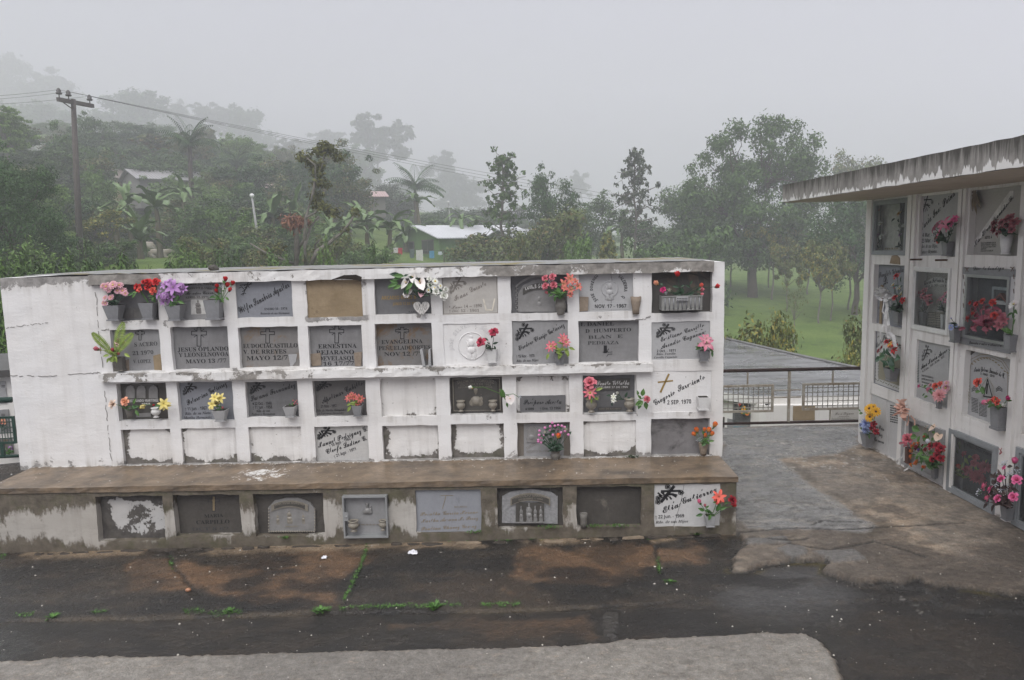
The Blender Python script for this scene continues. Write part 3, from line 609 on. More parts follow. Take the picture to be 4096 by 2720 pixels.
class Plaque:
    def __init__(s, fr, name, label, cat, r, y, group=None):
        s.fr = fr; s.r = r; s.y = y; s.o = Vector(((r[0] + r[1]) / 2, y, r[2])); s.t = thing(name, label, cat, fr.M @ Matrix.Translation(s.o), group)
        s.lm = {}; s.parts = {}
    def P(s, v, x, y, dy=0.):
        a, c = s.fr.v(v, x, y, s.y + dy); return a - s.o.x, c - s.o.z
    def slab(s, mat, thick=.02, wob=.002, name='slab', r=None, dy=0.):
        a, b_, c, d = r or s.r; mb = MB(); n_ = 9; pts = []
        cs = [(a, c), (b_, c), (b_, d), (a, d)]
        for i in range(4):
            p, q = cs[i], cs[(i + 1) % 4]
            for k in range(n_):
                t = k / n_; x = p[0] + (q[0] - p[0]) * t; z = p[1] + (q[1] - p[1]) * t
                pts.append((x - s.o.x + n3(x * 30, 1, z * 30) * wob, z - s.o.z + n3(x * 30, 9, z * 30) * wob))
        mb.prism(pts, dy, dy + thick); return mb.build(name, [mat], s.t)
    def L(s, mat): return s.lm.setdefault(mat.name, (MB(), mat))[0]
    def part(s, name, mat, smooth=False): 
        return s.parts.setdefault((name, mat.name), (MB(), mat, smooth))[0]
    def text(s, v, txt, p0, p1, h, style='sans', mat=None, dy=-.0015, arc=0.):
        g, f, w = glyphs(txt, style); a = Vector(s.P(v, *p0)); c = Vector(s.P(v, *p1)); e_ = c - a; ln = e_.length; e_.normalize(); u = Vector((-e_.y, e_.x))
        hh = h / V[v][2] * s.fr.px(*full(v, *p0), s.y); sxx = ln / w; sz = hh / .69; vs = []
        for x, z in g:
            t = x / w; off = arc * ln * 4 * t * (1 - t)
            q = a + e_ * (x * sxx) + u * (z * sz + off); vs.append((q.x, dy, q.y))
        s.L(mat or INK).add(vs, f)
    def lines(s, v, box, n, mat=None, fill=.55, seed=0, sl=0.):
        """a block of verse too small to read: rows of short word strokes"""
        x0, y0, x1, y1 = box; r_ = random.Random(seed); mb = s.L(mat or INKG)
        for i in range(n):
            y = y0 + (y1 - y0) * (i + .5) / n; h = (y1 - y0) / n * fill * .5; x = x0
            while x < x1 - 2:
                w = r_.uniform(.06, .2) * (x1 - x0); w = min(w, x1 - x); q = [(x, y - h), (x + w, y - h), (x + w, y + h), (x, y + h)]
                ps = [s.P(v, a, b_ + (a - x0) * sl) for a, b_ in q]; mb.add([(p[0], -.0012, p[1]) for p in ps], [(0, 1, 2, 3)]); x += w + .035 * (x1 - x0)
    def stroke(s, v, pts, w, mat=None, dy=-.0018, name=None, closed=False):
        k = s.fr.px(*full(v, *pts[0]), s.y) / V[v][2] * w; mb = s.L(mat or INK) if name is None else s.part(name, mat)
        ps = [s.P(v, *p) for p in pts]; ps = ps + ps[:1] if closed else ps
        for a, b_ in zip(ps[:-1], ps[1:]):
            a = Vector(a); b_ = Vector(b_); d = b_ - a
            if d.length < 1e-6: continue
            n_ = Vector((-d.y, d.x)).normalized() * k / 2; e_ = d.normalized() * k * .3
            mb.add([(q.x, dy, q.y) for q in (a - e_ - n_, b_ + e_ - n_, b_ + e_ + n_, a - e_ + n_)], [(0, 1, 2, 3)])
    def poly(s, v, pts, mat, name='panel', dy=-.003, th=.003):
        s.part(name, mat).prism([s.P(v, *p) for p in pts][::-1], dy, dy + th)
    def cross(s, v, x, y, w, h, lw=5, mat=None, rays=True):
        """outlined latin cross"""
        a = w * .13; ym = y + h * .3; b_ = h * .1
        s.stroke(v, [(x - a, y), (x + a, y), (x + a, ym - b_), (x + w / 2, ym - b_), (x + w / 2, ym + b_), (x + a, ym + b_), (x + a, y + h), (x - a, y + h), (x - a, ym + b_), (x - w / 2, ym + b_), (x - w / 2, ym - b_), (x - a, ym - b_)], lw, mat, closed=True)
        if rays:
            for i, j in ((-1, -1), (1, -1), (-1, 1), (1, 1)): s.stroke(v, [(x + i * a, ym + j * b_), (x + i * w * .34, ym + j * h * .22)], lw * .8, mat)
    def motif(s, v, x0, y0, x1, y1, mat=None, k=1.):
        """slanted cross wound with a flowering branch"""
        w, h = x1 - x0, y1 - y0; T = lambda a, b_: (x0 + a * w, y0 + b_ * h)
        s.stroke(v, [T(.64, .08), T(.2, .92)], w * .11, mat); s.stroke(v, [T(.2, .34), T(.86, .32)], w * .075, mat)
        for cx, cy in ((.42, .1), (.9, .42), (.09, .72), (.08, .95)):
            for q in range(5):
                a = q * 1.2566; c = T(cx + .055 * math.cos(a), cy + .06 * math.sin(a))
                s.stroke(v, [(c[0] + .05 * w * math.cos(t), c[1] + .05 * w * math.sin(t)) for t in (0, 1.25, 2.5, 3.75, 5)], w * .022, mat, closed=True)
        for a, b_, c, d in ((.35, .62, .08, .44), (.35, .62, .62, .5), (.4, .55, .2, .4), (.4, .6, .75, .56), (.3, .7, .12, .58), (.42, .62, .55, .78), (.36, .66, .4, .82), (.3, .6, .28, .38), (.46, .56, .72, .66)):
            p, q = T(a, b_), T(c, d); m = ((p[0] + q[0]) / 2 + (q[1] - p[1]) * .15, (p[1] + q[1]) / 2 - (q[0] - p[0]) * .15); s.stroke(v, [p, m], w * .03, mat); s.stroke(v, [m, q], w * .06, mat)
    def relief(s, v, x, y0, y1, mat, halo=False, child=True, wide=1.):
        """seated robed figure holding a child, cast in low relief"""
        mb = s.part('relief', mat, True); k = s.fr.px(*full(v, x, y0), s.y) / V[v][2]; h = (y1 - y0) * k; c = s.P(v, x, y1); w = h * wide; E_ = lambda a, b_, ra, rb, d=.5, tilt=0: mb.ell((c[0] + a * w, -.001, c[1] + b_ * h), (ra * w, max(.004, min(ra * w, rb * h) * d), rb * h), 10, 6)
        E_(0, .86, .075, .085); E_(0, .96, .07, .035); E_(0, .64, .15, .17); E_(-.12, .58, .05, .13); E_(.13, .58, .05, .13); E_(0, .36, .2, .15); E_(-.09, .18, .11, .2); E_(.1, .18, .11, .2); E_(0, .05, .24, .06)
        for i in range(5): E_(-.16 + i * .08, .2, .018, .19, 1.5)
        if child: E_(-.13, .74, .05, .055); E_(-.13, .58, .075, .11); E_(-.17, .45, .05, .06); E_(-.2, .66, .025, .06)
        if halo: mb.lathe([(.13 * w, 0), (.13 * w, .002)], (0, 0, 0), 4)
    def bust(s, v, x, y0, y1, mat):
        mb = s.part('relief', mat, True); k = s.fr.px(*full(v, x, y0), s.y) / V[v][2]; h = (y1 - y0) * k; c = s.P(v, x, y1)
        for a, b_, ra, rb in ((0, .78, .12, .16), (0, .66, .09, .13), (0, .87, .15, .12), (0, .3, .32, .26), (-.2, .2, .17, .2), (.22, .2, .17, .2), (.27, .62, .085, .1), (.27, .4, .12, .16), (0, .08, .4, .09), (.1, .22, .3, .06)):
            mb.ell((c[0] + a * h, -.001, c[1] + b_ * h), (ra * h, min(ra, rb) * h * .6, rb * h), 10, 6)
    def sprig(s, v, x0, y0, x1, y1, mat, n=5):
        mb = s.part('relief', mat, True); a = Vector(s.P(v, x0, y0)); b_ = Vector(s.P(v, x1, y1)); d = b_ - a; l = d.length; 
        mb.tube([(a.x, -.002, a.y), (b_.x, -.002, b_.y)], l * .03, 5)
        for i in range(n):
            for sg in (-1, 1):
                p = a + d * (i + .6) / n; q = Vector((-d.y, d.x)) * sg * .13; M = Matrix.Rotation(-math.atan2(d.y + q.y * 5, d.x + q.x * 5), 3, 'Y')
                mb.ell((p.x + q.x, -.002, p.y + q.y), (l * .13, .004, l * .04), 6, 4, None, M)
        for q in range(5):
            t = q * 1.257; mb.ell((b_.x + math.cos(t) * l * .12, -.003, b_.y + math.sin(t) * l * .12), (l * .09, .005, l * .09), 6, 4)
    def arcband(s, v, x0, x1, y, drop, wd, mat, name='banner', dy=-.006):
        n_ = 12; P_ = []
        for i in range(n_ + 1):
            t = i / n_; x = x0 + (x1 - x0) * t; yy = y + drop * (2 * t - 1) ** 2
            P_.append([(x, yy), (x, yy + wd)])
        mb = s.part(name, mat); 
        for i in range(n_):
            q = [P_[i][0], P_[i + 1][0], P_[i + 1][1], P_[i][1]]; mb.prism([s.P(v, *p) for p in q][::-1], dy, 0.)
    def border(s, mat, w=.014, h=.008, r=None, name='border', inset=0., dy=0.):
        a, b_, c, d = r or s.r; a += inset - s.o.x; b_ -= inset + s.o.x; c += inset - s.o.z; d -= inset + s.o.z; mb = s.part(name, mat)
        mb.box((a, dy - h, c), (b_, dy, c + w)); mb.box((a, dy - h, d - w), (b_, dy, d)); mb.box((a, dy - h, c + w), (a + w, dy, d - w)); mb.box((b_ - w, dy - h, c + w), (b_, dy, d - w))
    def done(s):
        if s.lm:
            ms = list(s.lm.values()); mb = MB()
            for i, (m_, mt) in enumerate(ms): mb.add(m_.v, m_.f, i)
            mb.build('lettering', [q[1] for q in ms], s.t)
        for (n_, _), (mb, mt, sm) in s.parts.items(): mb.build(n_.split('#')[0], [mt], s.t, sm)
        return s.t

# ------------------------------------------------------------------ stones
ST = dict(dark=stone('dark_slate', (.15, .15, .155), (.105, .103, .103), 6, .5, .45, .15, 50, (.16, .15, .14), (.6, .75), 4), mid=stone('grey_stone', (.30, .30, .305), (.225, .222, .22), 6, .55, .4, .15, 50, (.26, .25, .24), (.58, .72), 3),
     blue=stone('blue_slate', (.235, .245, .27), (.195, .202, .222), 7, .5, .4, .1, 60), pale=stone('pale_grey_marble', (.43, .43, .435), (.35, .35, .355), 5, .42, .45, .08, 60, (.40, .395, .39), (.56, .7), 2.5),
     warm=stone('veined_warm_marble', (.50, .48, .45), (.39, .37, .34), 5, .45, .4, .08, 60, (.33, .22, .12), (.58, .72), 3.5), rust=stone('rust_stained_slate', (.18, .172, .165), (.12, .115, .112), 5, .6, .4, .2, 50, (.15, .085, .035), (.5, .62), 5),
     rust2=stone('stencilled_slate', (.235, .232, .235), (.165, .162, .162), 6, .6, .35, .2, 50, (.17, .12, .075), (.64, .74), 4), white=stone('white_marble', (.60, .595, .59), (.49, .485, .48), 4, .42, .4, .08, 60, (.30, .30, .31), (.62, .72), 3.),
     veined=stone('grey_veined_marble', (.52, .515, .50), (.40, .395, .385), 4, .4, .45, .08, 60, (.17, .17, .165), (.58, .66), 2.6), bluem=stone('blue_grey_marble', (.31, .32, .345), (.235, .242, .265), 4, .42, .45, .08, 60, (.13, .14, .165), (.57, .68), 3.),
     conc=stone('blotched_concrete', (.25, .24, .245), (.155, .148, .148), 4, .8, .3, .3, 40, (.045, .042, .04), (.52, .66), 3.), old=stone('blackened_slab', (.085, .077, .068), (.055, .05, .044), 5, .7, .3, .3, 40, (.15, .135, .115), (.6, .7), 3.5))
METAL = stone('cast_pewter', (.27, .265, .26), (.17, .165, .16), 12, .38, .55, .2, 70); METALD = stone('dark_bronze', (.085, .08, .072), (.05, .046, .04), 12, .4, .55, .2, 70); METALL = stone('worn_bronze', (.30, .275, .23), (.16, .14, .11), 14, .4, .55, .2, 70)
ALU = plain('brushed_frame_metal', (.34, .35, .355), .38, .5, .35, .12); GREYF = plain('grey_frame_paint', (.25, .265, .275), .45, .45, 0, .12); WHITEF = plain('white_frame_paint', (.68, .68, .66), .5, .4, 0, .1)
PLAST = wall_mat('niche_cover_plaster', (.70, .69, .68), (.17, .155, .14), .72, dirt=(.17, .15, .13), warm=(.56, .52, .47), moss=.3)
VGREY = stone('grey_vase_stone', (.25, .255, .265), (.19, .19, .2), 14, .45, .4, .1, 70); VPALE = stone('pale_vase_stone', (.40, .40, .405), (.32, .32, .325), 12, .45, .4, .1, 70); VWHITE = stone('white_vase_paint', (.70, .70, .69), (.6, .59, .58), 10, .5, .4, .2, 60)
VBROWN = stone('bare_clay_scar', (.29, .235, .185), (.20, .16, .12), 14, .9, .2, .4, 60); VDARK = stone('weathered_vase', (.16, .15, .135), (.10, .092, .08), 16, .6, .4, .4, 60, (.34, .31, .26), (.55, .68), 12)

def cover(k, mat, y=.03, parent=None, g=(.1, .1, .9, .2), r=None, name='niche_cover', z=None):
    """plastered or plain closing slab of a niche: a part of its wall; g = wear at left, right, foot, head"""
    a, b_, c, d = r or NR[k]; mb = MB(); P_ = []; G = []
    for i in range(13):
        for j in range(11):
            u_, w_ = i / 12, j / 10; x = a - .004 + (b_ - a + .008) * u_; zz = c - .004 + (d - c + .008) * w_
            P_.append((x, y + n3(x * 12, 3, zz * 12) * .004, zz)); G.append(min(1.1, g[0] * max(0, 1 - u_ * 5) + g[1] * max(0, u_ * 5 - 4) + g[2] * max(0, 1 - w_ * 3.2) ** 1.3 + g[3] * max(0, w_ * 6 - 5) + .02))
    mb.grid(P_, 13, 11, None, G); return mb.build(name, [mat], parent or wallT)
cover(35, PLAST, .035, g=(.3, .2, .25, .1)); cover(41, PLAST, .03, g=(.7, .2, .9, .3)); cover(42, PLAST, .02, g=(.5, .3, 1.0, .2)); cover(43, PLAST, .03, g=(.4, .3, .85, .3)); cover(45, PLAST, .04, g=(.7, .4, .85, .1))
cover(46, PLAST, .045, g=(.9, .6, .95, .1)); cover(48, PLAST, .02, g=(.4, .4, 1.0, .4)); cover(49, ST['conc'], .04); mudc = cover(14, MUD, .012, name='mud_filling'); mudc['label'] = 'bare cracked mud filling of a broken open niche'
mm = MB(); q = NR[14]; xr = q[1]
mm.prism([(xr - .22, q[3] - .005), (xr - .12, q[3] + .028), (xr - .03, q[3] + .03), (xr + .012, q[3] + .012), (xr + .005, q[3] - .02), (xr - .06, q[3] - .004), (xr - .14, q[3] + .002)], -.034, -.02); mm.build('gap_shade', [plain('dark_gap_shade', (.03, .025, .02), .95, .1)], wallT)  # dark plate on the lip, painting the shade of a broken hole
cover(51, wall_mat('flaking_cover', (.42, .42, .42), (.11, .10, .092), .60, dirt=(.12, .11, .10), moss=.1), .06 + LY, lowT, (.9, .3, .7, .9), LR[51]); cover(57, ST['old'], .05 + LY, lowT, r=LR[57]); cover(54, ST['old'], .05 + LY, lowT, r=LR[54]); cover(53, ST['old'], .055 + LY, lowT, r=LR[53]); cover(56, ST['old'], .05 + LY, lowT, r=LR[56])

def PQ(k, label, mat, y=.03, fr=None, wob=.002, r=None, name='grave_plaque', cat='grave plaque', slab=True):
    fr = fr or (BW if k < 60 else RW); y0 = LY if 50 < k < 60 else 0.
    r = r or (LR[k] if 50 < k < 60 else NR[k] if k < 50 else RR[k - 100]); a, b_, c, d = r; r = (a - .003, b_ + .003, c - .003, d + .003)
    p = Plaque(fr, name, label, cat, r, y + y0)
    if slab: p.slab(mat, .02, wob)
    return p
p = PQ(11, 'dark slate plaque with a faint open book between two grey vases, top left niche', ST['dark'], .05)
p.poly('A', [(310, 395), (392, 390), (392, 478), (312, 482)], ENGD, 'open_book'); p.poly('A', [(396, 390), (474, 385), (476, 472), (396, 478)], ENGD, 'open_book#2'); p.lines('A', (318, 400, 386, 470), 6, INKG, .3, 1); p.lines('A', (402, 397, 470, 466), 6, INKG, .3, 2); p.done()
p = PQ(12, 'grey plaque with two lettered bands and a small white picture, between violet and red bouquets', ST['mid'], .045)
BAND = plain('pale_band', (.30, .29, .28), .6); p.arcband('A', 835, 1095, 158, 35, 26, BAND); p.arcband('A', 835, 1090, 205, 32, 26, BAND, 'banner#2'); p.arcband('A', 830, 1050, 288, 18, 28, BAND, 'banner#3')
p.text('A', 'Jania J. Carra', (840, 200), (1090, 198), 26, 'script', INKG, -.008, .04); p.text('A', 'AGOSTO 2-1986', (848, 236), (1070, 234), 17, 'serif', INKG, -.008, .04); p.text('A', 'Amador Carra', (845, 276), (1085, 268), 26, 'script', INKG, -.008); p.text('A', 'ABRIL 22-1975', (845, 312), (1045, 310), 18, 'serif', INKG, -.008, .03)
p.poly('A', [(888, 318), (1014, 314), (1016, 442), (892, 446)], plain('white_picture', (.55, .54, .52), .5), 'picture'); p.relief('A', 958, 318, 440, plain('picture_figure', (.2, .19, .18), .7)); p.done()
p = PQ(13, 'smooth blue grey plaque with one long slanted script name, beside the mud filled niche', ST['blue'], .012)
p.text('A', 'Wilfer Sanabria Aguilar', (1312, 440), (1738, 208), 62, 'script'); p.text('A', 'ENERO 16 - 1974', (1520, 409), (1715, 403), 19, 'serif'); p.text('A', 'Recuerdo de sus Hermanos', (1485, 446), (1736, 441), 17, 'ital')
p.stroke('A', [(1335, 280), (1385, 160)], 7); p.stroke('A', [(1310, 195), (1410, 185)], 7)
for a in ((1300, 220, 1350, 235), (1330, 250, 1370, 215), (1350, 215, 1410, 170), (1320, 275, 1360, 265), (1345, 200, 1390, 215)): p.stroke('A', [(a[0], a[1]), ((a[0] + a[2]) / 2, a[1] - 12), (a[2], a[3])], 6)
p.done()
p = PQ(15, 'dark slate plaque with worn gold letters behind the white calla bouquet and heart', ST['dark'], .03)
p.text('B', 'ARCADIO REYES B.', (372, 440), (790, 428), 42, 'bold', GOLD); p.text('B', 'JUNIO 12 DE 1971', (505, 505), (800, 497), 32, 'bold', GOLD); p.text('B', 'R.E.P', (695, 592), (765, 590), 18, 'sans', INKG); p.done()
p = PQ(16, 'rust stained pale marble plaque with thin engraved script, right of the white heart', ST['warm'], .012)
p.text('B', 'Isaac', (1238, 455), (1400, 378), 62, 'script', ENGR); p.text('B', 'Ducarte', (1425, 352), (1612, 268), 62, 'script', ENGR); p.text('B', 'Mayo 14 ~ 1890', (1200, 545), (1560, 525), 38, 'script', ENGR); p.text('B', '★', (1168, 535), (1188, 534), 22, 'sans', ENGR); p.text('B', '† Dic. 12 - 1961', (1168, 586), (1525, 580), 30, 'ital', ENGR); p.motif('B', 1175, 165, 1375, 355, ENGR)
p.stroke('B', [(1575, 435), (1608, 560), (1680, 560), (1708, 430)], 18, plain('white_glue', (.62, .58, .5), .8)); p.border(ENGR, .003, .001, None, 'border', .008); p.done()
p = PQ(17, 'cast metal plaque with an arched scroll border, flowers and a seated figure, behind pink roses', ST['dark'], .055)
p.poly('C', [(190, 515), (190, 330), (240, 240), (340, 190), (430, 175), (540, 200), (600, 250), (600, 515)], METAL, 'panel', -.008, .008); p.arcband('C', 165, 640, 130, 110, 24, METAL, 'scroll', -.014)
for i in range(12): p.part('scroll', METAL).ell((p.P('C', 170 + 9 * (i % 2), 255 + i * 22)[0], -.006, p.P('C', 170, 255 + i * 22)[1]), (.007, .007, .006), 6, 4)
p.arcband('C', 240, 600, 215, 60, 66, METALD, 'nameplate', -.014); p.text('C', 'LUIS. E. CAR', (268, 290), (480, 250), 30, 'bold', WHITEL, -.016, .05); p.text('C', 'SEP. 8 DE', (330, 276), (470, 262), 17, 'bold', WHITEL, -.016)
p.relief('C', 415, 305, 510, METAL); p.sprig('C', 325, 495, 240, 400, METAL); p.sprig('C', 480, 500, 540, 470, METAL, 3); p.done()
p = PQ(18, 'round medallion plaque with names curved around a figure, between two brown scars', ST['pale'], .02, r=(NR[18][0], NR[18][1], NR[18][2], NR[18][3] - .004))
c = p.P('C', 1152, 275); p.part('medallion', ST['pale']).add(*(lambda m: (m.v, m.f))((lambda m: (m.lathe([(.058, 0), (.062, .004), (.058, .006), (.056, .003)], (0, 0, 0), 28), m)[1])(MB())))
mbm = p.part('medallion', ST['pale']); mbm.v = [(x + c[0], -z, y + c[1]) for x, y, z in mbm.v]; p.relief('C', 1150, 165, 395, ST['pale'], wide=.9)
def arcword(p, v, word, cx, cy, r_, a0, a1, h, mat, style='bold'):
    for i, ch in enumerate(word):
        if ch == ' ': continue
        a = R(a0 + (a1 - a0) * i / (len(word) - 1)); px_, py_ = cx + r_ * math.cos(a), cy - r_ * math.sin(a); s_ = 1 if a1 < a0 else -1
        tx, ty = math.sin(a) * s_, math.cos(a) * s_; w_ = h * .33; p.text(v, ch, (px_ - tx * w_, py_ - ty * w_), (px_ + tx * w_, py_ + ty * w_), h, style, mat)
arcword(p, 'C', 'JOSE DOMINGO', 1152, 275, 178, 222, 135, 30, INKG); arcword(p, 'C', 'VALDERRA  Q', 1152, 275, 150, 52, -32, 34, INKG)
p.poly('C', [(972, 432), (1350, 428), (1350, 490), (972, 494)], ST['pale'], 'date_panel'); p.text('C', 'NOV. 17 - 1967', (995, 478), (1325, 472), 36, 'bold', INK, -.005); p.stroke('C', [(1160, 110), (1185, 230), (1165, 340), (1168, 500)], 3, INKG); p.done()
p = PQ(19, 'blackened empty plaque with a worn arch, behind the ribbed planter box, top right', stone('sooty_plaque', (.09, .085, .08), (.06, .055, .05), 4, .7, .3, .2, 40, (.20, .15, .105), (.5, .62), 2.), .055); p.arcband('C', 1660, 2180, 100, 70, 18, ST['old'], 'arch', -.006); p.done()
STN = dict(style='serif', mat=INK)
p = PQ(21, 'flaking grey plaque with a small outlined cross, half hidden by green fern leaves', ST['mid'], .035)
p.cross('A', 452, 578, 76, 88, 5); p.text('A', 'S ACERO', (405, 722), (602, 712), 34, 'serif', INKG); p.text('A', '21 1970', (390, 795), (568, 785), 32, 'serif', INKG); p.text('A', 'V. LOPEZ', (395, 865), (545, 860), 30, 'serif', INKG)
p.poly('A', [(567, 800), (638, 780), (640, 928), (580, 932)], MUD, 'mud_scar', -.008, .008); p.poly('A', [(220, 800), (290, 850), (355, 830), (360, 930), (225, 932)], VBROWN, 'broken_patch', -.006, .006); p.done()
p = PQ(22, 'slate plaque with outlined cross and stencilled name, second niche in the second row', ST['rust2'], .04)
p.cross('A', 958, 558, 128, 160, 6); p.text('A', 'JESUS OPLANDO', (775, 766), (1212, 756), 36, **STN); p.text('A', 'Y LEONELNOVOA', (785, 812), (1212, 802), 36, **STN); p.text('A', 'MAYO 13 /77', (845, 866), (1195, 858), 34, **STN); p.done()
p = PQ(23, 'brown stained slate plaque with outlined cross and three stencilled lines, third in the second row', stone('brown_slate', (.225, .217, .21), (.165, .155, .147), 6, .6, .35, .2, 50, (.19, .125, .07), (.54, .66), 6), .045)
p.cross('A', 1547, 570, 118, 122, 6, None, False); p.text('A', 'EUDOCIACASTILLO', (1338, 735), (1805, 728), 36, **STN); p.text('A', 'V. DE RREYES', (1338, 785), (1708, 780), 36, **STN); p.text('A', 'MAYO 12/77', (1368, 840), (1760, 832), 36, **STN)
p.poly('A', [(1725, 790), (1800, 785), (1790, 850), (1745, 902), (1735, 850)], VPALE, 'pale_scar'); p.done()
p = PQ(24, 'slate plaque with outlined cross and two bare brown vase scars at its lower corners', ST['rust2'], .04)
p.cross('A', 2140, 545, 122, 145, 6); p.text('A', 'ERNESTINA', (1982, 738), (2312, 732), 36, **STN); p.text('A', 'BEJARANO', (1965, 790), (2290, 785), 36, **STN); p.text('A', 'DEVELASQUE', (1985, 842), (2340, 836), 36, **STN); p.text('A', '16 17/77', (2025, 885), (2290, 880), 32, **STN)
p.poly('A', [(1912, 785), (2005, 775), (2010, 880), (1930, 890)], VBROWN, 'vase_scar', -.012, .012); p.poly('A', [(2290, 775), (2358, 765), (2352, 885), (2300, 890)], VBROWN, 'vase_scar#2', -.012, .012); p.done()
p = PQ(25, 'rust brown slate plaque with outlined cross and stencilled name, middle of the second row', ST['rust'], .05)
p.cross('B', 617, 765, 155, 135, 8, None, True); p.text('B', 'EVANGELINA', (372, 962), (858, 950), 46, **STN); p.text('B', 'PEÑUELADCORTES', (340, 1035), (948, 1020), 46, **STN); p.text('B', 'NOV 12 /77', (405, 1105), (860, 1098), 46, **STN); p.done()
p = PQ(26, 'whitewashed plaque with a round raised figure medallion, behind two crimson roses', WHITE, .008, wob=.004)
mbm = p.part('medallion', WHITE); c = p.P('B', 1440, 980); m2 = MB(); m2.lathe([(.098, 0), (.103, .004), (.098, .007), (.095, .002)], (0, 0, 0), 30); mbm.add([(x + c[0], -z, y + c[1]) for x, y, z in m2.v], m2.f)
p.relief('B', 1440, 830, 1150, WHITE, wide=.9); arcword(p, 'B', 'JOSE SILVES', 1440, 985, 225, 190, 100, 44, plain('whitewashed_letter', (.62, .61, .61), .8)); arcword(p, 'B', 'E BOHO', 1440, 985, 225, 78, 35, 44, plain('whitewashed_letter', (.6, .6, .6), .8)); p.done()
p = PQ(27, 'smooth grey plaque with a slanted black name and cross, behind pink pointed star flowers', ST['mid'], .012)
p.text('C', 'Eleodoro Clavijo Gutiérrez', (205, 925), (680, 668), 54, 'script'); p.text('C', '† 15 Nov. - 1970', (172, 1000), (362, 992), 30, 'bold'); p.text('C', 'Rdo. de sus Hijos', (172, 1045), (404, 1035), 26, 'ital'); p.motif('C', 165, 635, 358, 810); p.done()
p = PQ(28, 'weathered grey plaque with four stencilled lines and a cross upside down, no flowers', ST['rust2'], .04)
p.text('C', 'L DANIEL', (845, 668), (1197, 660), 38, **STN); p.text('C', 'D  HUMPERTO', (895, 738), (1375, 722), 38, **STN); p.text('C', 'BLAN  E', (925, 802), (1288, 790), 36, 'serif', INKG); p.text('C', 'PEDRAZA', (920, 862), (1248, 856), 36, 'serif', INKG)
p.stroke('C', [(1105, 880), (1105, 940)], 34); p.stroke('C', [(1080, 940), (1130, 935)], 8); p.stroke('C', [(1118, 940), (1140, 905)], 6); p.stroke('C', [(1130, 942), (1178, 938)], 5); p.stroke('C', [(1120, 985), (1135, 962), (1178, 960)], 5); p.done()
p = PQ(29, 'pale marble plaque with two slanted script names, behind the single pink lily', ST['pale'], .008)
p.text('C', 'Emiliano Carrillo', (1690, 832), (2145, 672), 50, 'script', INKG); p.text('C', 'Arcadio Cagüeñas', (1690, 908), (2168, 738), 50, 'script', INKG); p.text('C', '2 Oct. - 1971', (1645, 942), (1842, 936), 26, 'bold', INKG); p.text('C', 'Rdos. Familia', (1640, 972), (1842, 964), 22, 'ital', INKG); p.text('C', 'Carrillo Cagüeñas', (1618, 1006), (1860, 998), 20, 'ital', INKG); p.motif('C', 1640, 640, 1838, 780, INKG); p.done()
p = PQ(31, 'dark cast plaque with three arched heads in relief between cream and yellow flowers', ST['old'], .055)
p.poly('D', [(318, 420), (318, 150), (400, 115), (540, 115), (612, 150), (612, 420)], METALD, 'panel', -.008, .008)
for x in (375, 468, 572): p.poly('D', [(x - 38, 240), (x - 38, 165), (x - 25, 138), (x, 128), (x + 25, 138), (x + 38, 165), (x + 38, 240)], METAL, 'arch_picture', -.014, .008); p.relief('D', x, 135, 238, METAL, child=False, wide=.8)
p.text('D', 'EDMUNDO MARTINEZ', (372, 274), (616, 268), 22, 'bold', WHITEL, -.01); p.text('D', '1958', (470, 300), (545, 298), 18, 'bold', WHITEL, -.01); p.poly('D', [(425, 370), (550, 365), (550, 398), (425, 402)], METAL, 'small_nameplate', -.012, .005); p.done()
MO = lambda p, v, *q: p.motif(v, *q)
p = PQ(32, 'grey plaque with slanted script name, behind the yellow orchid flowers', ST['blue'], .04)
p.text('D', 'Belarmina Gutiérrez', (862, 305), (1200, 130), 48, 'script'); p.text('D', '† 11 Jun. - 1967', (840, 348), (1026, 340), 27, 'bold'); p.text('D', 'Rdo. de su Nieta', (838, 386), (1058, 378), 24, 'ital'); p.text('D', 'Martha Hernández', (828, 422), (1074, 416), 24, 'ital'); MO(p, 'D', 820, 108, 942, 210); p.done()
p = PQ(33, 'dark grey plaque with slanted script name and a nearly empty corner vase', ST['dark'], .04)
p.text('D', 'Susana Fernández', (1405, 270), (1788, 142), 46, 'script'); p.text('D', '★22 Oct. - 1948', (1415, 302), (1582, 297), 25, 'bold'); p.text('D', '† 11 Jun. - 1958', (1420, 334), (1586, 329), 25, 'bold'); p.text('D', 'Rdo. de sus', (1450, 363), (1568, 359), 22, 'ital'); p.text('D', 'Padres y Hermanos', (1408, 391), (1612, 386), 22, 'ital'); MO(p, 'D', 1395, 104, 1530, 200); p.done()
p = PQ(34, 'dark veined plaque with slanted script name, behind small red star flowers', stone('dark_veined', (.12, .115, .112), (.085, .08, .078), 5, .5, .4, .1, 50, (.17, .15, .13), (.62, .68), 3), .045)
p.text('D', 'Apolinar Cubillos', (2018, 288), (2385, 118), 48, 'script'); p.text('D', '21 Nov. - 1957', (2005, 324), (2140, 319), 24, 'bold'); p.text('D', 'Rdo. de Martha Hernández', (1968, 357), (2218, 351), 20, 'ital'); p.text('D', 'y Esperanza Hernández', (1985, 380), (2202, 376), 18, 'ital'); MO(p, 'D', 1965, 95, 2098, 175); p.done()
p = PQ(36, 'black bronze plaque with a bearded figure holding a child and two small urns', ST['old'], .055)
p.poly('E', [(1240, 495), (1232, 150), (1300, 110), (1420, 88), (1540, 88), (1660, 105), (1735, 145), (1745, 490)], METALD, 'panel', -.008, .008); p.border(METALL, .006, .008, None, 'border', .02)
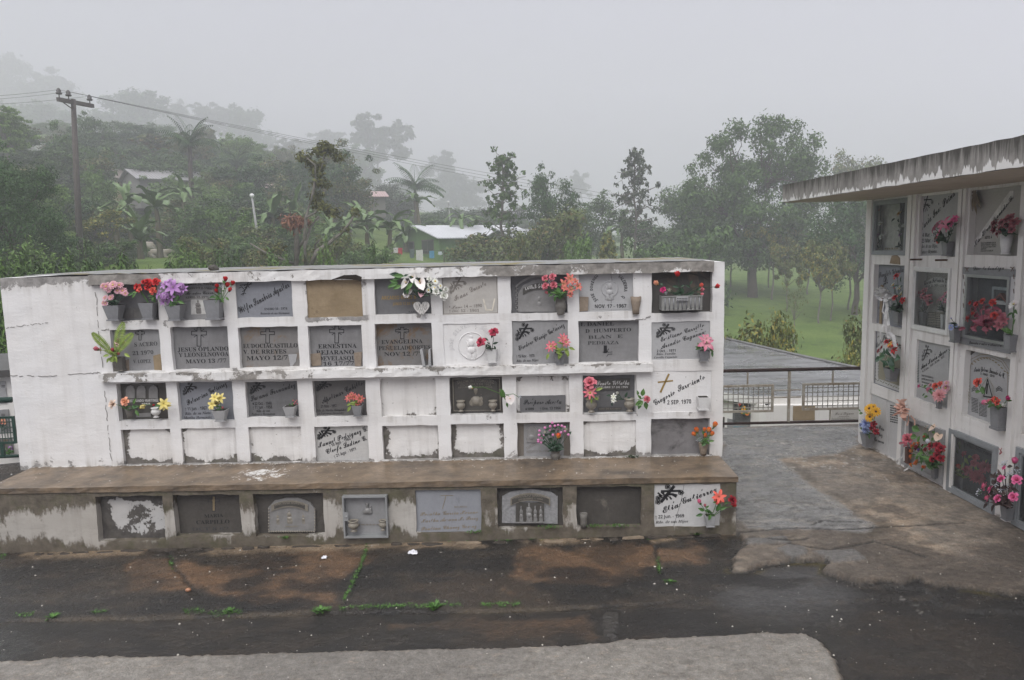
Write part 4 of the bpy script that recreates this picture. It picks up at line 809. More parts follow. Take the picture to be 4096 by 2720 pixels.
p.text('E', 'SALOMON RODRIGUEZ', (1268, 165), (1702, 158), 34, 'sans', METALL, -.011, .05); p.text('E', 'OCTUBRE 9 DE 1952', (1300, 188), (1665, 182), 22, 'sans', METALL, -.011, .03); p.text('E', 'RECUERDO DE SUS HIJOS', (1280, 214), (1680, 208), 18, 'sans', METALL, -.011, .02)
p.bust('E', 1490, 200, 430, METALL); p.sprig('E', 1390, 330, 1275, 255, METALL); p.sprig('E', 1600, 330, 1700, 245, METALL); p.done()
cover(37, PLAST, .03, g=(.4, .4, .3, .5))
p = PQ(37, 'low grey plaque with one upright script name, fitted in the lower half of its niche', ST['dark'], .022, r=rect(BW, 'F', 213, 279, 686, 440))
p.text('F', 'Próspero Acosta', (248, 360), (645, 354), 52, 'script'); p.text('F', '★1899', (262, 424), (356, 420), 26, 'bold'); p.text('F', '† Ene. 13 1964', (420, 418), (636, 413), 28, 'bold'); p.done()
p = PQ(38, 'black metal plaque with a white script name and two ribbed urns below the middle lip', ST['dark'], .05)
p.poly('F', [(1000, 90), (1362, 82), (1365, 190), (1355, 203), (1005, 210)], METALD, 'nameplate', -.01, .01); p.text('F', 'Benito Villalba', (1008, 158), (1355, 150), 50, 'script', WHITEL, -.012); p.text('F', 'OCTUBRE 27 DE 1955', (1000, 190), (1338, 184), 20, 'sans', WHITEL, -.012); p.border(WHITE, .01, .012, None, 'rim'); p.poly('F', [(1030, 393), (1273, 388), (1273, 418), (1030, 423)], METALD, 'small_nameplate', -.008, .008); p.text('F', 'RDO. DE SUS HIJOS', (1040, 413), (1265, 408), 15, 'sans', METALL, -.01); p.done()
p = PQ(39, 'white plaque with a gilt cross and thick black slanted name, under the pink lily niche', WHITE, .006, wob=.004)
p.stroke('F', [(1770, 45), (1685, 230)], 20, GOLD); p.stroke('F', [(1660, 128), (1810, 112)], 16, GOLD); p.text('F', 'Gregorio', (1628, 372), (1842, 250), 64, 'script'); p.text('F', 'Sarmiento', (1872, 228), (2155, 92), 66, 'script'); p.text('F', '2 SEP. 1970', (1755, 362), (2006, 350), 42, 'bold'); p.done()
p = PQ(44, 'grey veined marble plaque with two slanted names, only lettered one in the bottom row', ST['veined'], .03)
p.text('D', 'Manuel Rodriguez G.', (1985, 668), (2405, 520), 46, 'script'); p.text('D', '† 10 Ago. - 1960', (2080, 664), (2262, 598), 24, 'bold'); p.text('D', 'Cleofe Ladino G.', (2055, 722), (2400, 600), 44, 'script'); p.text('D', '† 21 Ago. - 1971', (2120, 754), (2308, 686), 24, 'bold'); MO(p, 'D', 1975, 488, 2135, 590); p.done()
p = PQ(47, 'brownish plaque with a small arched portrait relief, behind the pink ball flowers', stone('ochre_plaque', (.20, .175, .145), (.14, .12, .10), 5, .6, .35, .15, 50, (.09, .075, .055), (.58, .7), 3), .05)
p.poly('F', [(250, 935), (250, 565), (668, 560), (668, 930)], ST['mid'], 'panel', -.006, .006); p.poly('F', [(280, 755), (280, 630), (300, 595), (335, 580), (370, 595), (392, 630), (392, 755)], METAL, 'portrait', -.014, .01); p.bust('F', 332, 590, 750, METAL)
p.text('F', 'LUCIO', (288, 830), (378, 782), 28, 'sans', ENGR, -.008); p.text('F', 'AGOSTO 24 -1958', (275, 864), (512, 858), 22, 'sans', ENGR, -.008); p.done()
p = PQ(52, 'dark slab with a tan cross and stencilled name, second tomb of the stained plinth', ST['old'], .06)
p.cross('G', 1262, 196, 66, 90, 5, INKG, False); p.stroke('G', [(1262, 205), (1262, 280)], 15, plain('tan_paint', (.22, .17, .10), .8)); p.text('G', 'MARIA', (1208, 326), (1318, 320), 20, 'serif', plain('rubbed_letter', (.02, .02, .02), .8)); p.text('G', 'CARPILLO', (1160, 364), (1356, 358), 22, 'serif', INK); p.text('G', 'OCT 8 67', (1135, 402), (1350, 398), 18, 'serif', INKG); p.done()
p = PQ(53, 'arched relief plaque with rope border and three praying figures, third plinth tomb', METAL, .045, slab=False)
p.poly('G', [(1588, 410), (1583, 265), (1620, 225), (1690, 208), (1760, 208), (1830, 235), (1862, 280), (1862, 405)], METAL, 'panel', -.004, .02); p.arcband('G', 1605, 1820, 222, 26, 38, METALL, 'nameplate', -.012); p.arcband('G', 1622, 1803, 229, 20, 23, METALD, 'nameplate_face', -.014)
p.text('G', 'ANA ROSA MORENO', (1630, 252), (1798, 250), 15, 'bold', METALL, -.016, .07); p.relief('G', 1712, 275, 362, METALL); p.relief('G', 1643, 290, 366, METALL, child=False, wide=.7); p.relief('G', 1793, 288, 362, METALL, child=False, wide=.7); p.stroke('G', [(1688, 376), (1756, 373)], 6, METALL, -.008, 'base_strip')
for i in range(20): a = p.P('G', 1590 + i * 14, 406); p.part('rope_border', METALL, True).ell((a[0], -.004, a[1]), (.008, .008, .0065), 6, 4, None, Matrix.Rotation(.6, 3, 'Y'))
for i in range(8):
    for x in (1588, 1860): a = p.P('G', x, 275 + i * 17); p.part('rope_border', METALL, True).ell((a[0], -.004, a[1]), (.0065, .007, .007), 6, 4)
p.done()
q = LR[54]; p = Plaque(BW, 'metal_niche_box', 'shallow aluminium framed box with a lock tab and tiny bust, fourth plinth tomb', 'niche box', q, LY - .03)
a, b_, c, d = (q[0] - p.o.x, q[1] - p.o.x, 0, q[3] - q[2]); mb = p.part('frame', ALU)
for A_, B_ in (((a, -.01, c), (b_, .05, c + .011)), ((a, -.01, d - .011), (b_, .05, d)), ((a, -.01, c + .011), (a + .011, .05, d - .011)), ((b_ - .011, -.01, c + .011), (b_, .05, d - .011))): mb.box(A_, B_)
p.part('back_plate', ST['mid']).box((a + .011, .04, c + .011), (b_ - .011, .05, d - .011)); mb = p.part('lock', ALU); x, z = p.P('G', 2048, 315); mb.box((x - .018, -.016, z - .03), (x + .012, -.011, z + .03)); mb.ell((x, -.018, z), (.007, .006, .007), 10, 6)
p.y += .035; p.bust('G', 2170, 235, 305, METAL); p.lines('G', (2100, 362, 2240, 372), 1, ENGR, .8); 
for (n_, m_), (mb, mt, sm) in p.parts.items():
    if n_ == 'relief': mb.v = [(x_, y_ + .035, z_) for x_, y_, z_ in mb.v]
for mb, mt in p.lm.values(): mb.v = [(x_, y_ + .038, z_) for x_, y_, z_ in mb.v]
p.done()
p = PQ(55, 'plain blue grey marble slab with faint gilt script lines, middle of the plinth', ST['bluem'], .02)
FG = plain('faded_gilt', (.24, .20, .15), .6); p.stroke('H', [(448, 205), (425, 290)], 4, FG); p.stroke('H', [(415, 207), (492, 207)], 4, FG); p.text('H', 'Rosalba Garcia Moreno', (285, 335), (650, 320), 24, 'script', FG); p.text('H', 'Martha Amaya M. Perez', (290, 378), (650, 358), 24, 'script', FG); p.text('H', 'Paulina Chavez Gomez', (290, 428), (640, 408), 24, 'script', FG); p.text('H', 'RECUERDO', (500, 284), (580, 282), 10, 'sans', FG); p.done()
p = PQ(56, 'hammered silver plaque with an arched name band over a cast scene of standing figures', METAL, .035, slab=False)
p.poly('H', [(800, 380), (800, 215), (850, 185), (980, 165), (1110, 185), (1150, 215), (1150, 385)], stone('hammered_silver', (.34, .34, .345), (.2, .2, .205), 40, .4, .6, .9, 45), 'panel', -.002, .02); p.arcband('H', 853, 1103, 190, 32, 46, METALL, 'nameplate', -.014); p.arcband('H', 862, 1095, 197, 29, 33, METALD, 'nameplate_face', -.016)
p.text('H', 'RODOLFO GARZON', (885, 222), (1072, 218), 16, 'bold', METALL, -.018, .06); p.text('H', 'DICIEMBRE 1-1954', (905, 236), (1055, 233), 11, 'bold', METALL, -.018, .05); p.poly('H', [(886, 372), (886, 250), (1064, 250), (1064, 372)], METALD, 'scene_panel', -.012, .012)
p.parts[('relief', METAL.name)] = (MB(), METAL, True)
for x, w_ in ((922, .7), (972, .9), (1010, .7), (1045, .7)): p.relief('H', x, 250 if w_ > .8 else 268, 370, METAL, child=w_ > .8, wide=w_ * .8)
p.part('relief', METAL).v[:] = [(x_, y_ - .012, z_) for x_, y_, z_ in p.part('relief', METAL).v]; p.part('scene_rim', METAL).box((p.P('H', 886, 376)[0], -.02, p.P('H', 886, 376)[1]), (p.P('H', 1064, 370)[0], 0, p.P('H', 1064, 368)[1])); p.done()
p = PQ(58, 'white veined marble plaque with a slanted name and cross, last tomb of the plinth', ST['white'], .008)
p.text('H', 'Elías', (1815, 320), (1935, 270), 40, 'script'); p.text('H', 'Gutiérrez', (1935, 262), (2155, 180), 40, 'script'); p.text('H', '† 22 Jun. - 1969', (1764, 353), (1946, 344), 20, 'bold'); p.text('H', 'Rdo. de sus Hijos', (1766, 384), (1972, 376), 17, 'ital'); p.motif('H', 1768, 142, 1944, 254); p.stroke('H', [(1945, 140), (1930, 230), (1880, 400)], 2, INKG); p.done()

# ---- the larger niches of the building on the right
GLASS = bpy.data.materials.new('niche_glass'); GLASS.use_nodes = True; gn = GLASS.node_tree; gb = gn.nodes['Principled BSDF']; gt = gn.nodes.new('ShaderNodeBsdfTransparent'); gx = gn.nodes.new('ShaderNodeMixShader'); gf = gn.nodes.new('ShaderNodeFresnel'); gf.inputs[0].default_value = 1.35
gb.inputs['Base Color'].default_value = (.9, .92, .92, 1); gb.inputs['Roughness'].default_value = .04; gt.inputs[0].default_value = (.86, .89, .88, 1)
gn.links.new(gf.outputs[0], gx.inputs[0]); gn.links.new(gt.outputs[0], gx.inputs[1]); gn.links.new(gb.outputs[0], gx.inputs[2]); gn.links.new(gx.outputs[0], gn.nodes['Material Output'].inputs[0])
def glazed(k, label, fmat, w=.03, y=-.012, gy=.02, back=None, depth=.10, fr=RW, r=None):
    q = r or RR[k]; p = Plaque(fr, 'glazed_niche_frame', label, 'niche frame', (q[0] - .004, q[1] + .004, q[2] - .004, q[3] + .004), depth)
    a, b_, c, d = p.r; a -= p.o.x; b_ -= p.o.x; c -= p.o.z; d -= p.o.z; mb = p.part('frame', fmat); y0 = y - depth; y1 = gy + .02 - depth
    for A_, B_ in (((a, y0, c), (b_, y1, c + w)), ((a, y0, d - w), (b_, y1, d)), ((a, y0, c + w), (a + w, y1, d - w)), ((b_ - w, y0, c + w), (b_, y1, d - w))): mb.box(A_, B_)
    m2 = w * .45; 
    for A_, B_ in (((a + w, y0 + .008, c + w), (b_ - w, y1 - .002, c + w + m2)), ((a + w, y0 + .008, d - w - m2), (b_ - w, y1 - .002, d - w)), ((a + w, y0 + .008, c + w + m2), (a + w + m2, y1 - .002, d - w - m2)), ((b_ - w - m2, y0 + .008, c + w + m2), (b_ - w, y1 - .002, d - w - m2))): mb.box(A_, B_)
    mb = p.part('pane', GLASS); mb.add([(a + w, gy - depth, c + w), (b_ - w, gy - depth, c + w), (b_ - w, gy - depth, d - w), (a + w, gy - depth, d - w)], [(0, 1, 2, 3)])
    if back: p.part('back_panel', back).box((a + .005, 0, c + .005), (b_ - .005, .008, d - .005))
    return p
p = glazed(11, 'grey framed glass niche with a white verse panel between flowers, under the roof corner', GREYF, .028, -.012, .0, plain('dark_backing', (.06, .07, .065), .8), .09)
p.poly('I', [(968, 690), (1125, 662), (1128, 1125), (972, 1140)], plain('verse_paper', (.55, .54, .48), .7), 'verse_panel', -.006, .006)
for i, (y, a, b_) in enumerate(((770, 990, 1105), (820, 1010, 1080), (855, 995, 1095), (885, 1000, 1100), (915, 1000, 1095), (945, 1000, 1090), (985, 1020, 1085), (1018, 1020, 1085), (1055, 1005, 1085), (1075, 1005, 1095))): p.lines('I', (a, y - 9, b_, y + 9), 1, INK, .7, i)
p.text('I', '❀❀❀ ✿ ❀❀', (990, 1118), (1110, 1110), 16, 'sans', GOLD, -.008); p.done()
p = PQ(112, 'pale plaque with a steep slanted name and black cross, behind pink lilies', ST['pale'], .03)
p.text('I', 'María Inés Reina', (1308, 955), (1618, 625), 66, 'script'); p.text('I', '★4 Mar. - 1920', (1302, 1005), (1470, 995), 34, 'bold'); p.text('I', '†23 Mar. - 2009', (1302, 1056), (1480, 1046), 34, 'bold'); p.text('I', 'Rdos. de sus Hijos,', (1300, 1102), (1460, 1098), 32, 'ital'); p.text('I', 'Nietos y Biznietos.', (1300, 1152), (1455, 1146), 32, 'ital'); p.motif('I', 1296, 598, 1422, 815); p.done()
p = PQ(113, 'large pale plaque with a diagonal name band and a dried bow, behind dusky pink carnations', stone('cream_marble', (.42, .405, .38), (.36, .345, .32), 4, .45, .4, .05, 60), .05)
p.poly('I', [(1780, 1105), (1775, 1060), (2110, 590), (2140, 590), (2140, 640)], plain('pale_name_band', (.60, .59, .57), .5), 'name_band', -.004, .004); p.text('I', 'Ma. Elva Acevedo G.', (1795, 1092), (2145, 655), 42, 'script', INK, -.006); p.text('I', 'AGTO. 4', (1880, 1022), (1945, 1016), 24, 'bold')
for i, (tx, xe) in enumerate((('SOLO QUEREMOS DECIR', 1980), ('HASTA PRONTO Y QUE EL', 1985), ('TE VEA ALLA DIOS TODO', 1980), ('AMANDO', 1895), ('R.D.R. DE TU FAMILIA.', 1958))): p.text('I', tx, (1845, 1064 + i * 18), (xe, 1060 + i * 18), 13, 'bold')
p.done()
p = PQ(121, 'slate blue plaque in a tan edged niche with blackletter name, behind the white bow', ST['blue'], .045)
p.text('J', 'Benedicto Velandia C.', (305, 290), (600, 218), 60, 'script', INKG); p.text('J', 'Q.', (350, 370), (400, 345), 90, 'script', INK); p.text('J', 'Rdo. de sus Hijos', (300, 620), (430, 600), 30, 'ital', INKG); p.stroke('J', [(310, 660), (320, 700)], 6); p.part('tan_edge', MUD).box((-.22, -.01, .0), (-.185, 0, .36)); p.done()
p = glazed(22, 'white framed glass niche with pale arched stone, pink roses and cross marked vases', WHITEF, .026, -.014, .0, stone('cream_back', (.50, .49, .44), (.44, .43, .385), 4, .5, .4), .108)
p.arcband('J', 800, 1035, 285, 45, 85, plain('cream_arch', (.56, .55, .51), .5), 'arch_stone', -.004); p.text('J', 'Carmen Beltran de V.', (795, 372), (1035, 345), 50, 'script', INK, -.007, .05); p.text('J', 'MAR. 20 1927 + JUN 7', (812, 402), (1025, 390), 22, 'bold', INK, -.007, .05)
for b_ in ((832, 645, 905, 800), (910, 650, 985, 820)): p.poly('J', [(b_[0], b_[1]), (b_[2], b_[1]), (b_[2], b_[3]), (b_[0], b_[3])], plain('open_book_page', (.36, .33, .26), .7), 'open_book', -.01, .01); p.lines('J', b_, 9, INK, .45, 3); 
for mb, mt in p.lm.values(): mb.v = [(x_, y_ - .01, z_) for x_, y_, z_ in mb.v]
p.done()
q = RR[23]; p = Plaque(RW, 'decorated_glass_frame', 'bow painted frame around a dark glass case with a small house inside, behind red roses', 'niche frame', (q[0], q[1], q[2], q[3]), -.012)
a, b_, c, d = q[0] - p.o.x, q[1] - p.o.x, 0, q[3] - q[2]; mb = p.part('surround', ST['white'])
for A_, B_ in (((a, 0, .05), (a + .055, .09, d - .05)), ((b_ - .055, 0, .05), (b_, .09, d - .05))): mb.box(A_, B_)
mb = p.part('name_band', VGREY); mb.box((a, 0, d - .05), (b_, .09, d)); p.part('name_band#2', VGREY).box((a, 0, c), (b_, .09, .055)); ww = .02; a2, b2, c2, d2 = a + .055, b_ - .055, .055, d - .05
mb = p.part('case_frame', ALU)
for A_, B_ in (((a2, -.012, c2), (b2, .03, c2 + ww)), ((a2, -.012, d2 - ww), (b2, .03, d2)), ((a2, -.012, c2 + ww), (a2 + ww, .03, d2 - ww)), ((b2 - ww, -.012, c2 + ww), (b2, .03, d2 - ww))): mb.box(A_, B_)
p.part('pane', GLASS).add([(a2 + ww, .01, c2 + ww), (b2 - ww, .01, c2 + ww), (b2 - ww, .01, d2 - ww), (a2 + ww, .01, d2 - ww)], [(0, 1, 2, 3)]); p.part('case_back', plain('dark_case', (.075, .085, .09), .7)).box((a2, .085, c2), (b2, .09, d2))
hb = p.part('small_house', plain('pale_blue_board', (.33, .37, .38), .6)); xm = (a2 + b2) / 2 + .06; hb.box((xm - .10, .06, .13), (xm - .08, .084, .42)); hb.box((xm + .08, .06, .13), (xm + .10, .084, .42)); hb.box((xm - .10, .06, .42), (xm + .10, .084, .44)); p.part('small_house_roof', plain('brown_roof_board', (.20, .07, .05), .6)).prism([(xm - .075, .345), (xm, .40), (xm + .075, .345), (xm + .065, .335), (xm, .38), (xm - .065, .335)], .05, .08); p.part('small_house_sign', WHITEF).box((xm - .06, .055, .32), (xm + .06, .08, .345))
p.text('J', 'Dios te bendiga', (1290, 212), (1612, 205), 42, 'script'); p.text('J', 'Querida madre y abuelita', (1245, 978), (1585, 1012), 34, 'script')
BRN = plain('brown_bow_paint', (.10, .05, .035), .6)
for sx_, (cx, cy) in ((1, (1225, 195)), (-1, (1700, 190))):
    for dx, dy in ((-22, -12), (22, -10), (-12, 30), (14, 34)): p.stroke('J', [(cx, cy), (cx + dx * sx_, cy + dy)], 9, BRN)
    for i in range(7): y = 260 + i * 75; x = (1192 if sx_ > 0 else 1718) + (6 if i % 2 else -6); p.stroke('J', [(x, y), (x + 5, y + 40)], 9 if i % 2 else 14, BRN)
p.done()
p = PQ(131, 'white plaque with a grey leaf border and gold inner panel, behind red and green flowers', ST['white'], .02)
p.border(VGREY, .012, .006); a, b_, c, d = p.r; p.part('inner_panel', stone('gold_edged_panel', (.33, .31, .24), (.22, .2, .14), 6, .5)).box((a - p.o.x + .07, -.003, .06), (b_ - p.o.x - .06, 0, .30))
p.text('J', 'Hector', (272, 1030), (352, 960), 50, 'script'); p.text('J', 'Raul', (345, 945), (420, 915), 50, 'script'); p.text('J', 'de', (462, 975), (500, 985), 44, 'script'); p.text('J', 'Pardo', (500, 1000), (565, 1085), 44, 'script'); p.lines('J', (292, 1165, 352, 1325), 10, INKG, .5, 7)
for i in range(11):
    for s_, y in ((0, 1345), (1, 890)): x = 262 + i * 27; p.stroke('J', [(x, y + i * 11 + (i % 2) * 12), (x + 18, y + i * 11 + 10 - (i % 2) * 12)], 9, plain('border_leaf_paint', (.20, .205, .15), .6))
for i in range(13): y = 900 + i * 36; p.stroke('J', [(258, y), (272, y + 16)], 9, plain('border_leaf_paint', (.2, .2, .15), .6))
p.done()
p = PQ(132, 'pale plaque edged with two green leaf garlands and a slanted name, above pink dahlias', ST['pale'], .02)
p.text('J', 'Ana María Acero', (745, 1250), (1020, 1062), 50, 'script'); p.text('J', '★ 11 Ene. - 1928 † 28 Ene. - 2012', (760, 1282), (990, 1118), 20, 'bold'); p.motif('J', 752, 990, 862, 1155)
for i, (tx, xe) in enumerate((('Señor Extrañamos tu', 872), ('partida pero en el cielo', 876), ('nos reuniremos', 850), ('A. d. S.', 800))): p.text('J', tx, (750, 1320 + i * 33), (xe, 1345 + i * 35), 22, 'bold', INKG)
GP = plain('green_garland_paint', (.055, .10, .075), .6)
for x in (712, 1043):
    for i in range(15): y = 985 + i * 27 + (50 if x > 800 else 0); p.stroke('J', [(x, y + 20), (x - 9, y)], 8, GP); p.stroke('J', [(x, y + 20), (x + 9, y)], 8, GP)
p.done()
p = PQ(133, 'mossy edged plaque with gold arched border and robed figure drawing, behind the grey planter', ST['pale'], .045)
GB = plain('gold_border_paint', (.24, .19, .10), .6)
for dr in (0, 30): p.stroke('J', [(1228 + dr, 1560), (1228 + dr, 1210), (1270 + dr * .8, 1140 + dr * .6), (1360, 1095 + dr), (1480, 1090 + dr), (1600 - dr * .5, 1150 + dr * .6), (1680 - dr, 1270)], 5, GB)
p.stroke('J', [(1680, 1270), (1680, 1640)], 5, GB); p.stroke('J', [(1650, 1290), (1650, 1640)], 5, GB)
for i in range(14): t = i / 13; x = 1250 + 400 * t; y = 1210 - 115 * math.sin(math.pi * min(1, t * 1.05)) + 70 * t; p.stroke('J', [(x - 9, y), (x + 9, y + 8)], 11, GB)
for i in range(11): p.stroke('J', [(1240, 1230 + i * 35), (1248, 1250 + i * 35)], 10, GB); p.stroke('J', [(1664, 1310 + i * 32), (1670, 1328 + i * 32)], 10, GB)
p.text('J', 'Maria Dolores Quevedo de C.', (1295, 1275), (1615, 1345), 56, 'script', INK, -.0015, .06); p.text('J', '3 - MAR. - 2010', (1365, 1302), (1512, 1332), 24, 'bold', INK)
p.stroke('J', [(1440, 1350), (1400, 1530), (1490, 1540), (1440, 1350)], 12); p.stroke('J', [(1440, 1400), (1430, 1500)], 20); p.stroke('J', [(1395, 1540), (1380, 1420), (1440, 1330), (1500, 1430), (1490, 1560)], 4, GB)
for cx in (1305, 1560):
    for a in range(3): p.stroke('J', [(cx - 30, 1450 + a * 14), (cx, 1425 + a * 18), (cx + 35, 1455 + a * 12)], 6)
for b_ in ((1415, 212, 1478, 355), (1488, 262, 1562, 392)): p.lines('K', b_, 10, INK, .5, int(b_[0]), .25)
p.poly('J', [(1205, 1100), (1240, 1040), (1330, 1050), (1250, 1110), (1215, 1180)], ST['old'], 'mossy_corner', -.004, .004); p.done()
p = PQ(141, 'tall white marble sheet with a slanted verse, behind yellow and blue flowers', ST['white'], .012)
p.poly('K', [(600, 240), (612, 780), (470, 690), (470, 330), (500, 250), (540, 228), (580, 245)], ST['white'], 'raised_panel', -.008, .008); p.relief('K', 535, 235, 320, ST['white'], child=False)
for i in range(8): p.lines('K', (630, 285 + i * 22, 722, 300 + i * 22), 1, INK, .8, i + 20, .22)
p.text('K', 'Ana Elvia', (482, 505), (580, 540), 44, 'script', INK, -.010); p.text('K', 'Lopez', (505, 578), (565, 596), 40, 'script', INK, -.010); p.text('K', 'Casanova', (485, 632), (578, 665), 40, 'script', INK, -.010); p.lines('K', (480, 650, 560, 668), 1, INK, .8, 5, .3); p.lines('K', (480, 680, 560, 698), 1, INK, .8, 6, .3); p.done()
p = PQ(142, 'marble framed plaque with a dark script name, almost covered by the big mixed bouquet', ST['warm'], .05)
p.text('K', 'Liliana R.', (878, 488), (1050, 500), 60, 'script'); p.text('K', 'C. T.', (1085, 535), (1142, 552), 50, 'script'); p.border(VPALE, .035, .07, None, 'marble_frame'); p.done()
p = glazed(43, 'large grey metal framed glass niche holding coral flowers, at the foot of the wall', GREYF, .034, -.02, .0, plain('slate_back', (.09, .10, .105), .6), .10)
p.text('K', 'Claudia Milena Rubio P.', (1372, 690), (1610, 790), 46, 'script', INK, -.003); p.poly('K', [(1350, 650), (1350, 625), (1630, 735), (1630, 765)], VGREY, 'verse_strip', -.006, .006); p.text('K', 'POR MI SU SANGRE', (1390, 665), (1560, 725), 20, 'bold', INK, -.008); p.done()
p = glazed(44, 'grey framed glass niche with a red bow, cut by the right edge of the photo', GREYF, .034, -.02, .0, plain('slate_back', (.09, .10, .105), .6), .10); p.stroke('K', [(1850, 705), (1880, 740), (1855, 760), (1875, 700)], 9, plain('red_bow_paint', (.35, .03, .04), .6), -.125); p.done()
for k in (14, 24, 34): cover(None, WHITE2, .02, houseT, (.5, .1, .2, .2), RR[k])
# rusty bolts and the broken patch on the beams
for i, (x0, x1, y) in enumerate(((1240, 1310, 1205), (1465, 1540, 1210))):
    a = RW.v('I', x0, y, -.06); c = RW.v('I', x1, y, 0); m2 = MB(); m2.tube([(0, -.09, a[1] - c[1]), (0, 0, 0)], .008, 7); m2.lathe([(.016, 0), (.016, .006)], (0, 0, 0), 8)
    o = m2.build('rusty_bolt', [plain('rust', (.09, .05, .03), .9)]); o.matrix_world = RW.M @ loc(c[0], 0, c[1]); tag(o, ('rusty bolt sticking out of the white beam, farther of the two', 'rusty bolt sticking out of the white beam, nearer of the two')[i], 'bolt', 'rusty bolts under the second top plaque')
m2 = MB(); q = RW.v('I', 1080, 1212); m2.prism([(-.09, -.03), (.08, -.035), (.075, .02), (.03, .045), (-.06, .04)], -.004, .002); o = m2.build('broken_patch', [MUD], houseT); o.location = (q[0], 0, q[1]); o['label'] = 'broken plaster patch showing tan mud'
# ------------------------------------------------------------------ vases
MOUTHSHADE = plain('vase_mouth_shade', (.035, .03, .025), .9, .2)  # dark sheet in the rim, painting the shade of an open pot
def vase(label, fr, v, xl, xr, yt, yb, kind='sq', mat=None, yf=.03, foot=.62, group=None, name='flower_vase', deep=.85):
    mat = mat or VGREY; a, zt = fr.v(v, xl, yt, yf - .04); b_, _ = fr.v(v, xr, yt, yf - .04); zb = fr.v(v, (xl + xr) / 2, yb, yf - .04)[1]
    w = b_ - a; h = zt - zb
    if fr is RW: w *= .40 + .0 * deep; yc = yf - w * deep / 2; a = fr.v(v, (xl + xr) / 2, (yt + yb) / 2, yc)[0]; b_ = a; zt = fr.v(v, (xl + xr) / 2, yt, yc)[1]; zb = fr.v(v, (xl + xr) / 2, yb, yc)[1]; h = zt - zb
    d = w * deep; yc = yf - d / 2; t = thing(name, label, 'flower vase', fr.M @ loc((a + b_) / 2, yc, zb), group)
    def sq(mb, w0, w1, h0, h1):
        mb.frustum((0, 0, h0), w0, w0 * deep, w1, w1 * deep, h1 - h0)
    if kind == 'sq':
        mb = MB(); sq(mb, w * foot, w, h * .1, h); mb.build('body', [mat], t); mb = MB(); sq(mb, w * foot * 1.22, w * foot * 1.22, 0, h * .1 - .0005); mb.build('foot', [mat], t)
        mb = MB(); mb.add([(-w * .42, -d * .42, h + .0012), (w * .42, -d * .42, h + .0012), (w * .42, d * .42, h + .0012), (-w * .42, d * .42, h + .0012)], [(0, 1, 2, 3)]); mb.build('mouth', [MOUTHSHADE], t)
    else:
        r = w / 2
        prof = {'urn': [(r * .62, 0), (r * .62, h * .07), (r * .36, h * .13), (r * .36, h * .2), (r * .75, h * .32), (r * .98, h * .5), (r * .95, h * .68), (r * .8, h * .78), (r * .78, h * .84), (r, h * .93), (r, h), (r * .8, h), (r * .7, h * .9)],
                'cup': [(r * foot, 0), (r * foot * 1.1, h * .3), (r * .9, h * .7), (r, h), (r * .88, h), (r * .8, h * .9)],
                'jar': [(r * .6, 0), (r * .66, h * .06), (r * .6, h * .12), (r * .95, h * .35), (r, h * .5), (r * .9, h * .62), (r * .8, h * .7), (r * .85, h * .75), (r * .9, h * .97), (r * .98, h), (r * .8, h), (r * .7, h * .9)],
                'bowl': [(r * .7, 0), (r * .72, h * .1), (r * .62, h * .12), (r * .85, h * .5), (r, h), (r * .9, h), (r * .8, h * .88)]}[kind]
        mb = MB(); mb.lathe(prof, (0, 0, 0), 18, None, deep); mb.build('body', [mat], t, True)
        if kind == 'urn':
            m2 = MB()
            for i in range(12):
                q = i * math.pi / 6; m2.ell((math.cos(q) * r * .93, math.sin(q) * r * .93 * deep, h * .56), (r * .1, r * .1, h * .15), 5, 4)
            m2.build('fluting', [mat], t, True)
        mb = MB(); mb.lathe([(r * .72, h * .9), (r * .1, h * .91)], (0, 0, 0), 14, None, deep); mb.build('mouth', [MOUTHSHADE], t)
    return t

# ------------------------------------------------------------------ artificial flowers
RW_ = {0: (.4, .85, 1, .95, .55), 1: (.38, .85, 1, .72, .06), 2: (.5, .9, 1, 1, .82)}
def ring(mb, n, Ln, Wd, e0, e1, base=.0, z0=0., cup=.25, ph=0., shape=0, jit=.12, m=0, rs=None, half=None):
    rs = rs or rnd
    for k in range(n):
        a = ph + 2 * math.pi * k / n + rs.uniform(-jit, jit); l = Ln * rs.uniform(1 - jit, 1 + jit * .6); P_ = []; G = []; r, z = base, z0; tw = rs.uniform(-jit, jit) * 60
        for i in range(5):
            s = i / 4; e_ = R(e0 + (e1 - e0) * s + tw * s)
            if i: r += l / 4 * math.cos(e_); z += l / 4 * math.sin(e_)
            w = Wd * RW_[shape][i] * .5
            for q in (-1, -.0, 1):
                lift = cup * w * abs(q) ; P_.append(((r - lift * math.sin(e_)) * math.cos(a) - q * w * math.sin(a), (r - lift * math.sin(e_)) * math.sin(a) + q * w * math.cos(a), z + lift * math.cos(e_) + (rs.uniform(-.04, .04) if i > 2 else 0))); G.append(s)
        mb.grid(P_, 5, 3, m, G)
_FM = {}
